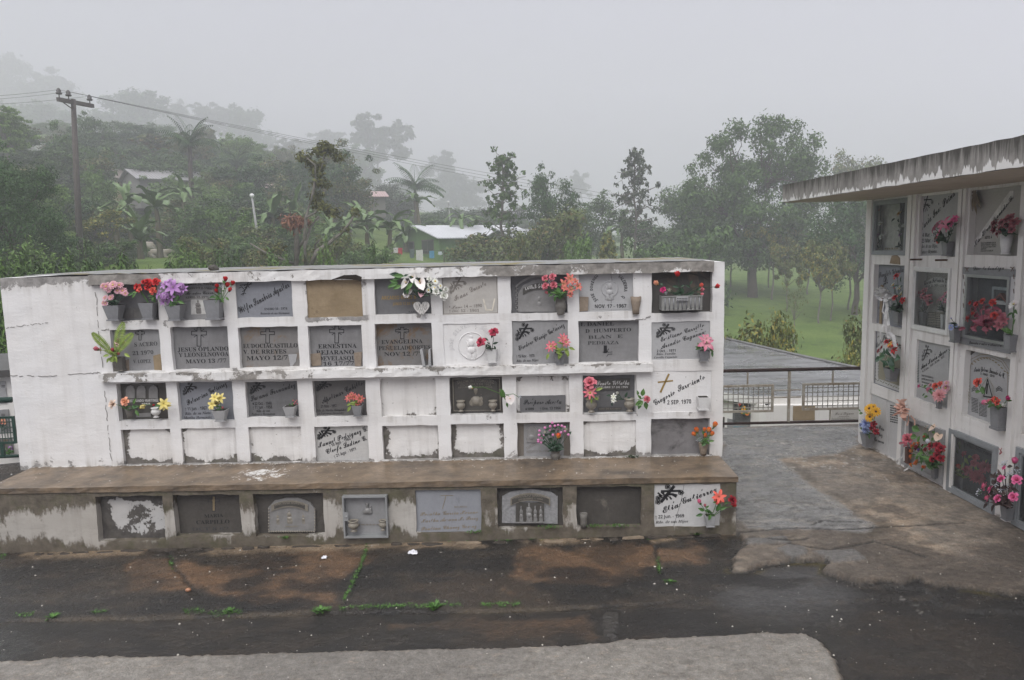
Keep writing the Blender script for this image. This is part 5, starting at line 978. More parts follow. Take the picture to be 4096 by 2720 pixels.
def flower_mesh(kind, pal, var):
    key = (kind, pal, var)
    if key in _FM: return _FM[key]
    rs = random.Random(hash_(kind) + var * 17); mb = MB(); r_ = lambda *a, **k: ring(mb, *a, rs=rs, **k); ph = rs.uniform(0, 6)
    if kind == 'rose':
        mb.gv = .3; mb.lathe([(.16, .1), (.2, .5), (.1, .72), (.02, .7)], (0, 0, 0), 8, 0); mb.gv = 0
        r_(3, .7, .5, 88, 80, base=.1, ph=ph, cup=.5); r_(4, .8, .62, 82, 62, base=.16, ph=ph + 1, cup=.45); r_(5, .95, .75, 66, 22, base=.14, ph=ph + .4, cup=.3, shape=2); r_(5, 1.05, .85, 40, -22, base=.12, ph=ph + 1.1, cup=.22, shape=2); r_(5, .5, .25, -5, -30, base=.1, z0=-.1, shape=1, m=1, ph=ph)
    elif kind == 'bud':
        r_(3, 1.5, .8, 62, 98, base=.08, ph=ph, cup=.5); r_(3, 1.55, .95, 48, 106, base=.1, ph=ph + 1, cup=.42, shape=2); r_(3, 1.4, .9, 40, 84, base=.12, ph=ph + .5, cup=.3, shape=2); r_(5, .7, .25, 20, 70, base=.1, z0=-.1, shape=1, m=1, ph=ph)
    elif kind == 'lily':
        r_(3, 1.4, .62, 52, -26, base=.06, ph=ph, shape=1, cup=.22); r_(3, 1.3, .5, 46, -14, base=.06, ph=ph + 1.047, shape=1, cup=.22)
        for i in range(5): a = ph + i * 1.257; mb.tube([(0, 0, .1), (math.cos(a) * .14, math.sin(a) * .14, .6)], .022, 4, 1)
    elif kind == 'star':
        r_(8, 1.05, .36, 26, -6, base=.05, ph=ph, shape=1, cup=.3); r_(7, .75, .3, 48, 24, base=.05, ph=ph + .4, shape=1, cup=.3); mb.ell((0, 0, .18), (.16, .16, .1), 8, 4, 1)
    elif kind == 'daisy':
        r_(13, .8, .26, 14, -4, base=.2, ph=ph, cup=.1, shape=2, jit=.07); mb.ell((0, 0, .06), (.25, .25, .14), 9, 5, 1)
    elif kind == 'gerbera':
        r_(13, .82, .28, 10, -8, base=.18, ph=ph, cup=.12, shape=2, jit=.08); r_(11, .62, .24, 30, 12, base=.16, ph=ph + .2, cup=.12, shape=2, jit=.08); mb.ell((0, 0, .1), (.22, .22, .13), 9, 5, 1)
    elif kind == 'dahlia':
        for n, l, w, a, b_ in ((16, .95, .26, 6, -8), (14, .78, .24, 28, 14), (11, .58, .22, 50, 40), (7, .38, .2, 72, 70)): r_(n, l, w, a, b_, base=.06, ph=ph + n, cup=.35, shape=1)
    elif kind == 'carnation':
        for n, l, w, a, b_ in ((9, .92, .6, 6, -14), (8, .82, .55, 32, 16), (7, .72, .5, 55, 44), (5, .6, .4, 76, 82)): r_(n, l, w, a, b_, base=.05, ph=ph + n, cup=.3, shape=2, jit=.3)
    elif kind == 'chrys':
        for n, l, w, a, b_ in ((24, .95, .13, -8, -40), (22, .9, .13, 14, -8), (18, .78, .12, 36, 20), (12, .6, .12, 60, 60)): r_(n, l, w, a, b_, base=.06, ph=ph + n, cup=.3, shape=2)
    elif kind == 'calla':
        P_ = []; G = []
        for i in range(7):
            s = i / 6
            for j in range(11):
                t = (j / 10 - .5) * 2; a = t * (2.75 - s * .35); rr = .10 + .62 * s ** 1.5 * (1 + .5 * (1 - abs(t)) ** 2); zz = -.55 + 1.0 * s - .55 * s ** 3 * (1 - abs(t)) - .1 * s * abs(t)
                P_.append((rr * math.sin(a), -rr * math.cos(a) * (1 + .55 * s * (1 - abs(t)) ** 1.5), zz)); G.append(s)
        mb.grid(P_, 7, 11, 0, G); mb.tube([(0, -.05, -.2), (0, -.1, .42)], [.07, .05], 6, 1)
    elif kind == 'anthurium':
        P_ = []; G = []
        for i in range(6):
            s = i / 5; L_ = -.35 + 1.35 * s; w = .78 * math.sin(math.pi * min(1, .14 + s * .86) ** .8) 
            for q in (-1, -.5, 0, .5, 1): P_.append((q * w, -L_ + (.3 * abs(q) if s < .3 else 0), .12 * abs(q) + .04 * math.sin(s * 3))); G.append(s)
        mb.grid(P_, 6, 5, 0, G); mb.tube([(0, .1, .05), (0, .05, .6)], [.06, .04], 6, 1)
    elif kind == 'hydrangea':
        for i in range(16):
            z = 1 - (i + .5) / 16 * 1.05; a = i * 2.4; rr = math.sqrt(max(0, 1 - z * z)); n_ = Vector((rr * math.cos(a), rr * math.sin(a), z)); m2 = MB(); ring(m2, 5, .34, .3, 12, -5, .02, 0, .2, a, 2, rs=rs); M = Matrix.Translation(n_ * .78) @ n_.to_track_quat('Z', 'Y').to_matrix().to_4x4()
            mb.add([M @ Vector(p) for p in m2.v], m2.f, 0, m2.g)
    elif kind == 'ball':
        mb.gv = .5; mb.ell((0, 0, 0), (.8, .8, .85), 9, 6, 0); mb.gv = 0; r_(4, 1.35, .9, 5, 110, base=.15, z0=-.75, ph=ph, cup=.5, shape=2)
    elif kind == 'sprig':
        for i in range(14):
            a = i * 2.4; q = (.2 + .75 * (i / 14)); p = (q * math.cos(a), q * math.sin(a), .3 * (1 - q)); mb.tube([(0, 0, -.4), p], .03, 3, 1, False); mb.ell(p, (.12, .12, .12), 5, 4, 0)
    c0, c1, c2 = PAL[pal]; me = mb.mesh(kind, [petal_mat('petal_' + pal, c0, c1), plain('heart_' + pal, c2, .7, .2)], True); _FM[key] = me; return me
def hash_(s): return sum(ord(c) * (i + 3) for i, c in enumerate(s))
PAL = {'red': ((.30, .008, .012), (.55, .02, .022), (.05, .10, .03)), 'deep': ((.12, .004, .012), (.30, .01, .022), (.05, .09, .03)), 'orange': ((.62, .36, .10), (.80, .17, .035), (.06, .12, .03)), 'peach': ((.72, .34, .14), (.80, .36, .24), (.06, .10, .03)),
       'violet': ((.20, .07, .25), (.46, .26, .52), (.5, .42, .35)), 'palepink': ((.40, .10, .17), (.66, .40, .44), (.5, .42, .12)), 'pink': ((.70, .35, .42), (.72, .12, .26), (.06, .12, .03)), 'hotpink': ((.62, .05, .18), (.75, .17, .36), (.06, .12, .03)),
       'coral': ((.50, .07, .09), (.56, .16, .20), (.06, .12, .03)), 'coralstripe': ((.56, .24, .13), (.52, .09, .11), (.06, .12, .03)), 'white': ((.62, .66, .52), (.76, .75, .72), (.62, .38, .03)), 'whitep': ((.70, .58, .58), (.76, .74, .71), (.66, .45, .05)),
       'cream': ((.60, .42, .30), (.68, .55, .46), (.10, .12, .04)), 'yellow': ((.62, .50, .10), (.70, .60, .26), (.30, .16, .04)), 'gold': ((.62, .26, .01), (.75, .42, .02), (.09, .05, .02)), 'blue': ((.10, .14, .38), (.34, .40, .62), (.40, .36, .1)), 'crimson': ((.36, .03, .07), (.50, .055, .10), (.05, .09, .03)),
       'starpink': ((.66, .40, .30), (.60, .065, .15), (.35, .34, .06)), 'lilypink': ((.58, .32, .34), (.50, .12, .21), (.5, .45, .3)), 'dusky': ((.20, .03, .05), (.42, .15, .17), (.05, .08, .03)), 'mauve': ((.55, .15, .36), (.62, .26, .46), (.08, .10, .04)), 'flame': ((.68, .52, .08), (.75, .10, .03), (.05, .2, .06)),
       'coralred': ((.60, .14, .10), (.70, .10, .07), (.05, .1, .03)), 'rosered': ((.40, .03, .03), (.55, .06, .05), (.05, .10, .03)), 'dahliapink': ((.62, .22, .22), (.70, .34, .36), (.45, .25, .1)), 'purple': ((.08, .03, .2), (.18, .09, .35), (.05, .1, .03)), 'whiteblue': ((.55, .58, .66), (.70, .72, .76), (.1, .15, .08)), 'magenta': ((.5, .02, .14), (.6, .04, .2), (.05, .1, .03))}
KNAME = {'rose': 'rose', 'bud': 'rosebud', 'lily': 'lily', 'star': 'star_flower', 'daisy': 'daisy', 'gerbera': 'gerbera', 'dahlia': 'dahlia', 'carnation': 'carnation', 'chrys': 'chrysanthemum', 'calla': 'calla_lily', 'anthurium': 'anthurium', 'hydrangea': 'hydrangea', 'ball': 'round_bud', 'sprig': 'filler_sprig'}
LEAFG = leaf_mat('cloth_leaf', (.035, .10, .025), (.10, .21, .045), .5); LEAFD = leaf_mat('dark_cloth_leaf', (.012, .035, .018), (.04, .085, .045), .5); LEAFY = leaf_mat('lime_cloth_leaf', (.16, .24, .04), (.30, .38, .09), .5); LEAFB = leaf_mat('brown_cloth_leaf', (.035, .02, .018), (.09, .055, .05), .6); LEAFS = leaf_mat('silver_cloth_leaf', (.2, .24, .2), (.4, .44, .38), .6)
def leaf(mb, p, d, n, L_, w, droop=.3, m=0):
    """pointed leaf from p along d with face normal n"""
    d = Vector(d).normalized(); n = Vector(n); n = (n - d * n.dot(d)); n = n.normalized() if n.length > 1e-4 else d.orthogonal().normalized(); s_ = d.cross(n); P_ = []
    for i in range(5):
        s = i / 4; c = Vector(p) + d * (L_ * s) - n * (droop * L_ * s * s); ww = w * (.12, .85, 1, .62, .04)[i] * .5
        for q in (-1, 0, 1): P_.append(c + s_ * (q * ww) + n * (abs(q) * ww * .35))
    mb.grid(P_, 5, 3, m)
def bouquet(label, fr, v, base, flowers, leaves=(), nleaf=8, lmat=None, y=-.06, lsize=.05, group=None, name='flower_bouquet', cat='bouquet', spread=1., stemr=.0022, extra=None):
    """artificial flowers: (kind, palette, x, y, diameter in the region's pixels[, towards viewer])"""
    bx, bz = fr.v(v, *base, y); o = Vector((bx, y, bz)); t = thing(name, label, cat, fr.M @ Matrix.Translation(o), group); rs = random.Random(hash_(label)); lv = MB(); k0 = fr.px(*full(v, *base), y) / V[v][2]
    for i, fl in enumerate(flowers):
        kind, pal, fx, fy, dia = fl[:5]; dy = fl[5] if len(fl) > 5 else rs.uniform(-.018, .012); a, c = fr.v(v, fx, fy, y + dy); p = Vector((a - bx, dy, c - bz)); r = dia * k0 / 2
        n_ = Vector((p.x * 2.2, -.16, p.z * .9 + .05)) if kind in ('bud', 'ball') else Vector((p.x * .9, -.14, .05 + p.z * .25))
        if kind in ('bud',) and p.length > .01: n_ = Vector((p.x, -.03, max(p.z, .0) + .03))
        n_.normalize(); n_ += Vector((rs.uniform(-.16, .16), rs.uniform(-.1, .1), rs.uniform(-.16, .16))); n_.normalize(); q = n_.to_track_quat('Z', 'Y') if kind not in ('anthurium', 'calla') else n_.to_track_quat('Z', 'Y')
        M = Matrix.Translation(p - n_ * (r * (.7 if kind == 'bud' else .15))) @ q.to_matrix().to_4x4() @ Matrix.Rotation(rs.uniform(0, 6.28) if kind not in ('calla', 'anthurium') else rs.uniform(-.5, .5), 4, 'Z') @ Matrix.Scale(r * (.86 if kind != 'bud' else .9), 4)
        f = link(KNAME[kind], flower_mesh(kind, pal, rs.randrange(2)), t); f.matrix_local = M
        b0 = Vector((rs.uniform(-.008, .008), 0, 0)); mid = (p + b0) / 2 + Vector((p.x * .12, .006, abs(p.x) * .1)); e_ = p - n_ * r * .3
        lv.tube([b0 + Vector((0, 0, -.01)), mid, e_], stemr, 4, 0, False)
        if spread > 0 and rs.random() < .8:
            d = Vector((rs.uniform(-1, 1), rs.uniform(-.5, .3), rs.uniform(-.2, .8))); leaf(lv, mid * 1. + (e_ - mid) * rs.random(), d, (0, -1, .4), lsize * rs.uniform(.5, .9), lsize * .4 * rs.uniform(.7, 1.2))
    for i in range(nleaf):
        a = rs.uniform(-1.2, 1.2); d = Vector((math.sin(a), rs.uniform(-.9, -.2), math.cos(a) * .8)); leaf(lv, (rs.uniform(-.01, .01), -.005, rs.uniform(0, .03)), d, (0, -.7, .7), lsize * rs.uniform(.8, 1.4), lsize * .45 * rs.uniform(.8, 1.2), rs.uniform(.2, .7))
    for lf in leaves:
        lx, ly, ln, ang = lf[:4]; a, c = fr.v(v, lx, ly, y); L_ = ln * k0; d = Vector((math.cos(R(ang)), -.25, math.sin(R(ang)))); leaf(lv, (a - bx, -.012 + rs.uniform(-.008, .008), c - bz), d, (0, -1, .35), L_, L_ * (lf[4] if len(lf) > 4 else .45), .15)
    if lv.v: lv.build('foliage', [lmat or LEAFG], t)
    if extra: extra(t, fr, v, bx, bz, y)
    return t
# ------------------------------------------------------------------ vases and bouquets on the small niches
vase('grey square vase holding faded pink daisies, far left of the top row', BW, 'A', 165, 305, 366, 497, yf=.03); vase('grey square vase holding one red carnation, inside the dark top left niche', BW, 'A', 462, 590, 345, 490, yf=.03)
vase('grey square vase under the violet flowers, left corner of its plaque', BW, 'A', 690, 826, 366, 497, yf=.02); vase('grey square vase under the red rosebuds with a chipped foot', BW, 'A', 1020, 1158, 320, 488, yf=.02, foot=.75)
bouquet('faded pink and white daisies leaning left over the top left niche', BW, 'A', (235, 370), [('gerbera', 'palepink', x, y, d) for x, y, d in ((155, 205, 100), (125, 195, 70), (215, 190, 95), (180, 228, 80), (270, 190, 85), (300, 240, 85), (255, 240, 70), (325, 265, 60), (195, 298, 80), (145, 300, 65), (150, 350, 70), (130, 345, 55), (215, 175, 60))], nleaf=10, lmat=LEAFD, lsize=.035)
bouquet('single bright red carnation on a green stem in the dark top left niche', BW, 'A', (530, 345), [('carnation', 'red', 425, 208, 92), ('rose', 'coralred', 445, 230, 55)], [(400, 262, 55, 200), (420, 265, 50, 230), (430, 258, 40, 170)], 0, lsize=.025, y=-.045)
bouquet('cluster of violet flowers with striped petals on the second top niche', BW, 'A', (757, 368), [('lily', 'violet', 660, 188, 100), ('lily', 'violet', 735, 215, 140, -.03), ('hydrangea', 'violet', 800, 205, 90), ('lily', 'violet', 610, 270, 90), ('hydrangea', 'violet', 660, 290, 110), ('lily', 'violet', 650, 330, 90), ('lily', 'violet', 715, 300, 100), ('hydrangea', 'violet', 790, 255, 80), ('lily', 'violet', 700, 165, 80), ('lily', 'violet', 820, 225, 80), ('lily', 'violet', 695, 335, 60)], [(790, 330, 60, -20), (750, 345, 50, 200), (770, 320, 50, 60)], 6, lsize=.035)
bouquet('small bunch of red roses between the pink daisies and violet flowers', BW, 'A', (575, 330), [('rose', 'red', 515, 170, 85), ('rose', 'red', 585, 165, 80), ('rose', 'red', 515, 210, 70), ('rose', 'coralred', 560, 240, 75), ('rose', 'red', 480, 165, 50)], [(575, 295, 40, 250)], 3, lsize=.028, y=-.05)
bouquet('tight bunch of five red rosebuds on the right corner of the second top niche', BW, 'A', (1140, 330), [('bud', 'red', 1185, 140, 66), ('bud', 'red', 1248, 175, 60), ('bud', 'red', 1200, 190, 66), ('bud', 'red', 1112, 200, 62), ('bud', 'red', 1110, 240, 62), ('bud', 'red', 1222, 232, 62), ('sprig', 'whiteblue', 1150, 205, 60)], [(1100, 285, 50, 200), (1120, 300, 50, 250), (1160, 300, 50, 280), (1190, 295, 45, 320)], 5, lsize=.035)
bouquet('white calla lilies, daisies and roses spilling to the right over a heart', BW, 'B', (830, 400), [('calla', 'whitep', 655, 225, 150), ('calla', 'whitep', 735, 160, 130), ('calla', 'whitep', 820, 215, 190, -.04), ('calla', 'palepink', 850, 315, 150), ('rose', 'whitep', 665, 370, 110), ('calla', 'whitep', 710, 320, 90), ('daisy', 'white', 1008, 218, 105), ('daisy', 'white', 948, 262, 105), ('daisy', 'white', 1000, 300, 90), ('daisy', 'white', 928, 325, 85), ('daisy', 'white', 1070, 275, 75), ('rose', 'white', 1015, 345, 100), ('rose', 'white', 1108, 390, 120), ('rose', 'white', 1130, 320, 80), ('rose', 'white', 935, 195, 70), ('sprig', 'white', 860, 250, 90)],
        [(600, 150, 130, 170), (560, 260, 120, 190), (700, 260, 110, 240), (660, 300, 80, 260), (760, 250, 90, 60), (540, 250, 90, 215), (640, 160, 60, 20)], 10, lmat=LEAFD, lsize=.05, y=-.06)
bouquet('bright green leaves behind the white calla lilies', BW, 'B', (640, 250), [], [(640, 160, 130, 175), (610, 175, 110, 190), (560, 250, 120, 195), (520, 250, 90, 220), (610, 270, 110, 200), (740, 240, 120, 225), (690, 290, 90, 260), (760, 230, 80, 300), (570, 240, 100, 160)], 0, y=-.075, name='leaf_spray', cat='leaves')
vase('round bellied weathered vase under the pink roses, right of the arched relief', BW, 'C', 575, 695, 358, 548, 'jar', VDARK, .02)
bouquet('pink roses mixed with coral striped lilies in the round bellied vase', BW, 'C', (635, 365), [('rose', 'coral', 472, 165, 80), ('rose', 'coral', 548, 150, 90), ('rose', 'coral', 475, 245, 85), ('rose', 'coral', 560, 235, 90), ('bud', 'coral', 490, 315, 60), ('lily', 'coralstripe', 668, 225, 110), ('lily', 'coralstripe', 735, 175, 140), ('lily', 'coralstripe', 820, 250, 110), ('lily', 'coralstripe', 740, 285, 100), ('lily', 'coralstripe', 680, 270, 80), ('lily', 'coralstripe', 795, 200, 80), ('lily', 'coralstripe', 735, 340, 70), ('sprig', 'whiteblue', 520, 200, 90)], [(600, 260, 80, 300), (600, 240, 60, 20), (560, 330, 60, 200), (580, 350, 60, 260), (610, 320, 70, 290)], 8)
# scars and the brown cup of the round medallion
vase('bare brown clay cup left of a removed vase, right of the round medallion', BW, 'C', 1372, 1486, 360, 545, 'cup', VBROWN, .01, .6, None, 'broken_vase', .6)
m2 = MB(); q = rect(BW, 'C', 832, 358, 930, 512); m2.prism([(q[0], q[2]), (q[1] - .006, q[2] + .004), (q[1], q[3] - .004), (q[0] + .004, q[3])], -.004, .02); o = m2.build('vase_scar', [VBROWN]); o.matrix_world = BW.M; tag(o, 'flat brown scar of a lost vase, left of the round medallion', 'vase scar')
# ribbed planter box
a, zt = BW.v('C', 1692, 352, -.04); b_, _ = BW.v('C', 2112, 352, -.04); zb = BW.v('C', 1900, 503, -.04)[1]
t = thing('planter_box', 'long ribbed grey planter box with a small name plate, top right niche', 'planter box', BW.M @ loc((a + b_) / 2, .0, zb)); w = b_ - a; h = zt - zb
mb = MB(); mb.box((-w / 2, -.075, .004), (w / 2, .05, h)); mb.box((-w / 2 - .004, -.08, h - .006), (w / 2 + .004, -.0752, h + .003)); mb.build('body', [stone('weathered_planter', (.26, .26, .25), (.19, .188, .18), 9, .6, .4, .3, 50, (.5, .5, .48), (.60, .66), 5)], t)
mb = MB()
for i in range(9): x = -w / 2 + w * (i + .7) / 9.4; mb.tube([(x, -.076, .012), (x, -.076, h - .012)], .005, 6)
mb.build('ribbing', [VGREY], t, True); mb = MB(); mb.add([(-w / 2 + .006, -.07, h + .0012), (w / 2 - .006, -.07, h + .0012), (w / 2 - .006, .045, h + .0012), (-w / 2 + .006, .045, h + .0012)], [(0, 1, 2, 3)]); mb.build('mouth', [MOUTHSHADE], t)
mb = MB(); mb.box((-.045, -.09, h - .035), (.038, -.0845, h - .004)); npl = mb.build('name_plate', [VPALE], t); mb = MB(); mb.add([(-.04 + i * .0105 + j * 0, -.0908, h - .012 - k * .011) for k in range(2) for i in range(8) for j in range(1)] and [], [])
for k in range(2):
    for i in range(7): x = -.04 + i * .0108; z = h - .016 - k * .012; mb.add([(x, -.0906, z - .003), (x + .008, -.0906, z - .003), (x + .008, -.0906, z + .003), (x, -.0906, z + .003)], [(0, 1, 2, 3)])
mb.build('lettering', [INK], npl)
bouquet('sparse mixed rosebuds and dark leaves growing out of the long planter box', BW, 'C', (1900, 350), [('bud', 'red', 1862, 120, 95, -.02), ('bud', 'peach', 1640, 215, 90), ('rose', 'magenta', 1710, 285, 75), ('sprig', 'white', 1775, 285, 60), ('bud', 'coralred', 2110, 235, 75), ('bud', 'coral', 2120, 285, 70), ('bud', 'red', 2280, 250, 78, -.03), ('sprig', 'whiteblue', 1740, 320, 50), ('bud', 'coral', 2120, 330, 55)], [(1870, 255, 70, 170), (1890, 255, 45, 30), (1920, 330, 75, 100), (1960, 345, 70, 20), (1900, 320, 60, 200), (1990, 260, 55, 150), (1985, 230, 50, 60), (2060, 290, 70, 30), (2030, 310, 60, 200), (2070, 330, 60, 300), (1840, 340, 45, 140)], 6, lmat=LEAFD, lsize=.04, y=-.055)
# second row
def ferns(t, fr, v, bx, bz, y):
    for (tx, ty), w in (((45, 600), .055), ((318, 508), .06), ((400, 605), .055), ((215, 850), .035)):
        a, c = fr.v(v, tx, ty, y - .02); tip = Vector((a - bx, -.03, c - bz)); mb = MB(); n_ = 18; b0 = Vector((0, 0, .0)); sd = Vector((-tip.z, 0, tip.x)).normalized(); mb.tube([b0, tip * .5 + Vector((0, -.01, .006)), tip], .0018, 4)
        for i in range(n_):
            s = .15 + .85 * i / n_; p = tip * s + Vector((0, -.01, .006)) * math.sin(math.pi * s); ww = w * math.sin(math.pi * (.12 + .86 * (s - .15) / .85)) ** .7
            for q in (-1, 1): leaf(mb, p, sd * q + tip.normalized() * .55, (0, -1, 0), ww * .78, .011, .1)
        mb.build('fern_frond', [LEAFY], t)
vase('broken dark vase stump under the green fern leaves', BW, 'A', 232, 300, 815, 930, 'sq', VDARK, .02, .9)
bouquet('lime green fern leaves with small pink buds over the left end of the second row', BW, 'A', (235, 800), [('rose', 'palepink', 270, 682, 80), ('bud', 'coral', 75, 740, 70, -.02), ('bud', 'crimson', 218, 750, 55), ('bud', 'crimson', 275, 742, 45), ('bud', 'coral', 265, 780, 50), ('rose', 'palepink', 305, 690, 50), ('bud', 'palepink', 105, 745, 45)], [(200, 790, 55, 190), (320, 780, 60, 330), (250, 800, 60, 280), (200, 815, 50, 240)], 8, lmat=LEAFY, lsize=.04, extra=ferns)
vase('whitewashed vase with two crimson roses on the white medallion plaque', BW, 'B', 1610, 1732, 1022, 1182, 'sq', VWHITE, .0, .75)
bouquet('two crimson roses with dark leaves on the whitewashed plaque', BW, 'B', (1670, 1022), [('carnation', 'crimson', 1700, 815, 140, -.02), ('carnation', 'crimson', 1540, 935, 140, -.02), ('bud', 'whitep', 1640, 940, 35)], [(1585, 890, 60, 330), (1620, 960, 55, 250), (1670, 890, 60, 70), (1690, 960, 65, 20), (1650, 1000, 55, 200), (1700, 980, 50, 300)], 4, lmat=LEAFD, lsize=.035, y=-.07)
vase('grey tapered vase with a pale edge under the pink star flowers', BW, 'C', 566, 685, 950, 1068, 'sq', VGREY, 0., .55)
bouquet('two pink star shaped flowers over lime green toothed leaves', BW, 'C', (625, 955), [('star', 'starpink', 535, 880, 150, -.03), ('star', 'starpink', 665, 800, 140, -.03), ('star', 'starpink', 695, 835, 120, -.045), ('star', 'starpink', 560, 860, 90)], [(600, 870, 90, 200), (580, 920, 90, 330), (640, 930, 90, 250), (680, 900, 90, 300), (720, 890, 70, 340), (510, 950, 70, 250), (700, 930, 60, 280)], 5, lmat=LEAFY, lsize=.05, y=-.07)
vase('small grey vase under the single pink lily, right end of the second row', BW, 'C', 2085, 2198, 922, 1034, 'sq', VGREY, 0., .65)
bouquet('single large pink lily with drooping leaves, right end of the second row', BW, 'C', (2140, 930), [('lily', 'lilypink', 2160, 845, 185, -.03), ('lily', 'lilypink', 2165, 800, 120, -.02)], [(2100, 890, 60, 200), (2110, 900, 70, 160), (2190, 900, 60, 320), (2215, 930, 60, 280), (2090, 880, 50, 120)], 3, lsize=.04, y=-.06)
for i, (x0, x1, lean) in enumerate(((832, 900, 30), (932, 972, 0))):
    a = BW.v('B', x0 + lean, 1218, .0); c = BW.v('B', x0, 1025, 0.); w = .014 if i else .017; mb = MB(); mb.prism([(0, 0), (w + .004, .002), (c[0] - a[0] + w, c[1] - a[1] + .006), (c[0] - a[0], c[1] - a[1])], -.03, .03); o = mb.build('vase_fragment', [VPALE]); o.matrix_world = BW.M @ loc(a[0], .0, a[1]); tag(o, ('leaning grey side of a broken vase beside the stencilled name', 'upright grey side of a broken vase against the niche edge')[i], 'vase fragment', 'fragments of a broken vase')
# third row
vase('small grey urn holding a peach rose, in the three arched relief niche', BW, 'D', 315, 390, 332, 415, 'cup', VDARK, .01); vase('small white urn right of the yellow bud, in the three arched relief niche', BW, 'D', 538, 616, 326, 410, 'urn', VWHITE, .01)
bouquet('peach rose and yellow bud across the three arched relief', BW, 'D', (352, 335), [('rose', 'peach', 320, 272, 84, -.02), ('rose', 'cream', 215, 292, 84, -.03), ('bud', 'yellow', 470, 318, 70, -.02), ('bud', 'red', 565, 300, 30)], [(380, 320, 70, 10), (400, 290, 60, 60), (420, 340, 60, 300), (590, 305, 50, 10), (390, 300, 50, 320)], 3, lsize=.03, y=-.05)
bouquet('yellow orchid flowers at the right edge of the three arched relief', BW, 'D', (600, 325), [('lily', 'yellow', 655, 290, 105, -.03), ('lily', 'yellow', 670, 310, 80)], [(610, 305, 40, 20)], 1, lsize=.03, y=-.06)
vase('pale tapered vase under the yellow orchids in the second third row niche', BW, 'D', 1085, 1200, 342, 437, 'sq', VPALE, .0, .6)
bouquet('yellow orchids with orange edges above a pale tapered vase', BW, 'D', (1140, 345), [('lily', 'yellow', 1090, 235, 90, -.03), ('lily', 'yellow', 1140, 240, 90), ('lily', 'yellow', 1070, 295, 90, -.03), ('rose', 'yellow', 1105, 285, 70), ('bud', 'coral', 1158, 325, 40), ('lily', 'yellow', 1060, 320, 50)], [(1130, 310, 50, 330), (1120, 330, 45, 300)], 3, lsize=.03, y=-.05)
vase('pale tapered vase nearly empty on the dark grey plaque', BW, 'D', 1688, 1790, 312, 403, 'sq', VPALE, .0, .62)
bouquet('few tiny dull red buds left in the nearly empty vase', BW, 'D', (1750, 315), [('ball', 'dusky', 1765, 262, 24), ('ball', 'dusky', 1785, 275, 26), ('ball', 'dusky', 1775, 290, 24), ('ball', 'dusky', 1795, 262, 20), ('ball', 'dusky', 1800, 290, 22)], (), 2, lsize=.02, y=-.03)
vase('dark vase with a white scalloped foot under the red star flowers', BW, 'E', 25, 142, 418, 545, 'sq', VGREY, .0, .65)
bouquet('small bunch of red orange star flowers in the white footed vase', BW, 'E', (75, 425), [('star', 'coralstripe', -15, 330, 120), ('star', 'coralstripe', 50, 320, 110), ('star', 'coralstripe', 120, 340, 130, -.03), ('star', 'coralstripe', 85, 395, 100), ('star', 'coralstripe', 15, 290, 90)], [(10, 420, 80, 240), (20, 390, 60, 200)], 4, lmat=LEAFY, lsize=.035, y=-.04)
vase('small pale urn on the left of the black bronze plaque', BW, 'E', 1255, 1356, 365, 494, 'urn', METALL, .03); vase('small pale urn on the right of the black bronze plaque', BW, 'E', 1634, 1736, 362, 490, 'urn', METALL, .03)
bouquet('single white calla blossom with green leaf right of the black bronze plaque', BW, 'E', (1830, 280), [('anthurium', 'whitep', 1890, 340, 165, -.03), ('sprig', 'whiteblue', 2000, 320, 80), ('bud', 'white', 1425, 205, 80, .03)], [(1810, 320, 110, 100, .6), (1820, 300, 80, 300), (1850, 380, 60, 280)], 1, lsize=.03, y=-.06)
vase('ribbed urn under the pink rose on the black metal plaque, left of the pair', BW, 'F', 900, 1016, 305, 445, 'urn', METALL, .02); vase('ribbed urn beside the faded rosebud on the black metal plaque, right of the pair', BW, 'F', 1305, 1416, 300, 437, 'urn', METALL, .02)
bouquet('large coral rose above a pointed pink flower on the black metal plaque', BW, 'F', (955, 310), [('rose', 'coral', 945, 130, 140, -.03), ('rose', 'coral', 920, 170, 80), ('star', 'starpink', 945, 240, 165, -.045), ('sprig', 'white', 1025, 285, 60)], [(1000, 210, 80, 20), (950, 290, 60, 280), (980, 280, 55, 330)], 3, lmat=LEAFY, lsize=.035, y=-.05)
bouquet('small white orchids on a dark twig in the middle of the black metal plaque', BW, 'F', (1290, 300), [('lily', 'white', 1190, 280, 70), ('lily', 'white', 1190, 320, 60), ('bud', 'white', 1232, 240, 50), ('bud', 'white', 1215, 325, 40)], [(1310, 280, 60, 70), (1160, 260, 50, 180), (1330, 290, 40, 10), (1170, 340, 40, 280)], 0, lmat=LEAFD, lsize=.03, y=-.02)
bouquet('faded pink rosebud with broad leaves on the white pillar beside the gilt cross', BW, 'F', (1440, 300), [('rose', 'coral', 1545, 305, 85, -.03), ('bud', 'coral', 1560, 310, 55)], [(1490, 270, 80, 80, .6), (1500, 330, 90, 200, .7), (1470, 340, 70, 250, .6), (1520, 330, 80, 280, .6), (1480, 300, 60, 130)], 1, lsize=.04, y=-.06)
vase('plain white tapered vase left empty on the white plaque', BW, 'F', 2072, 2190, 284, 415, 'sq', VWHITE, .0, .75)
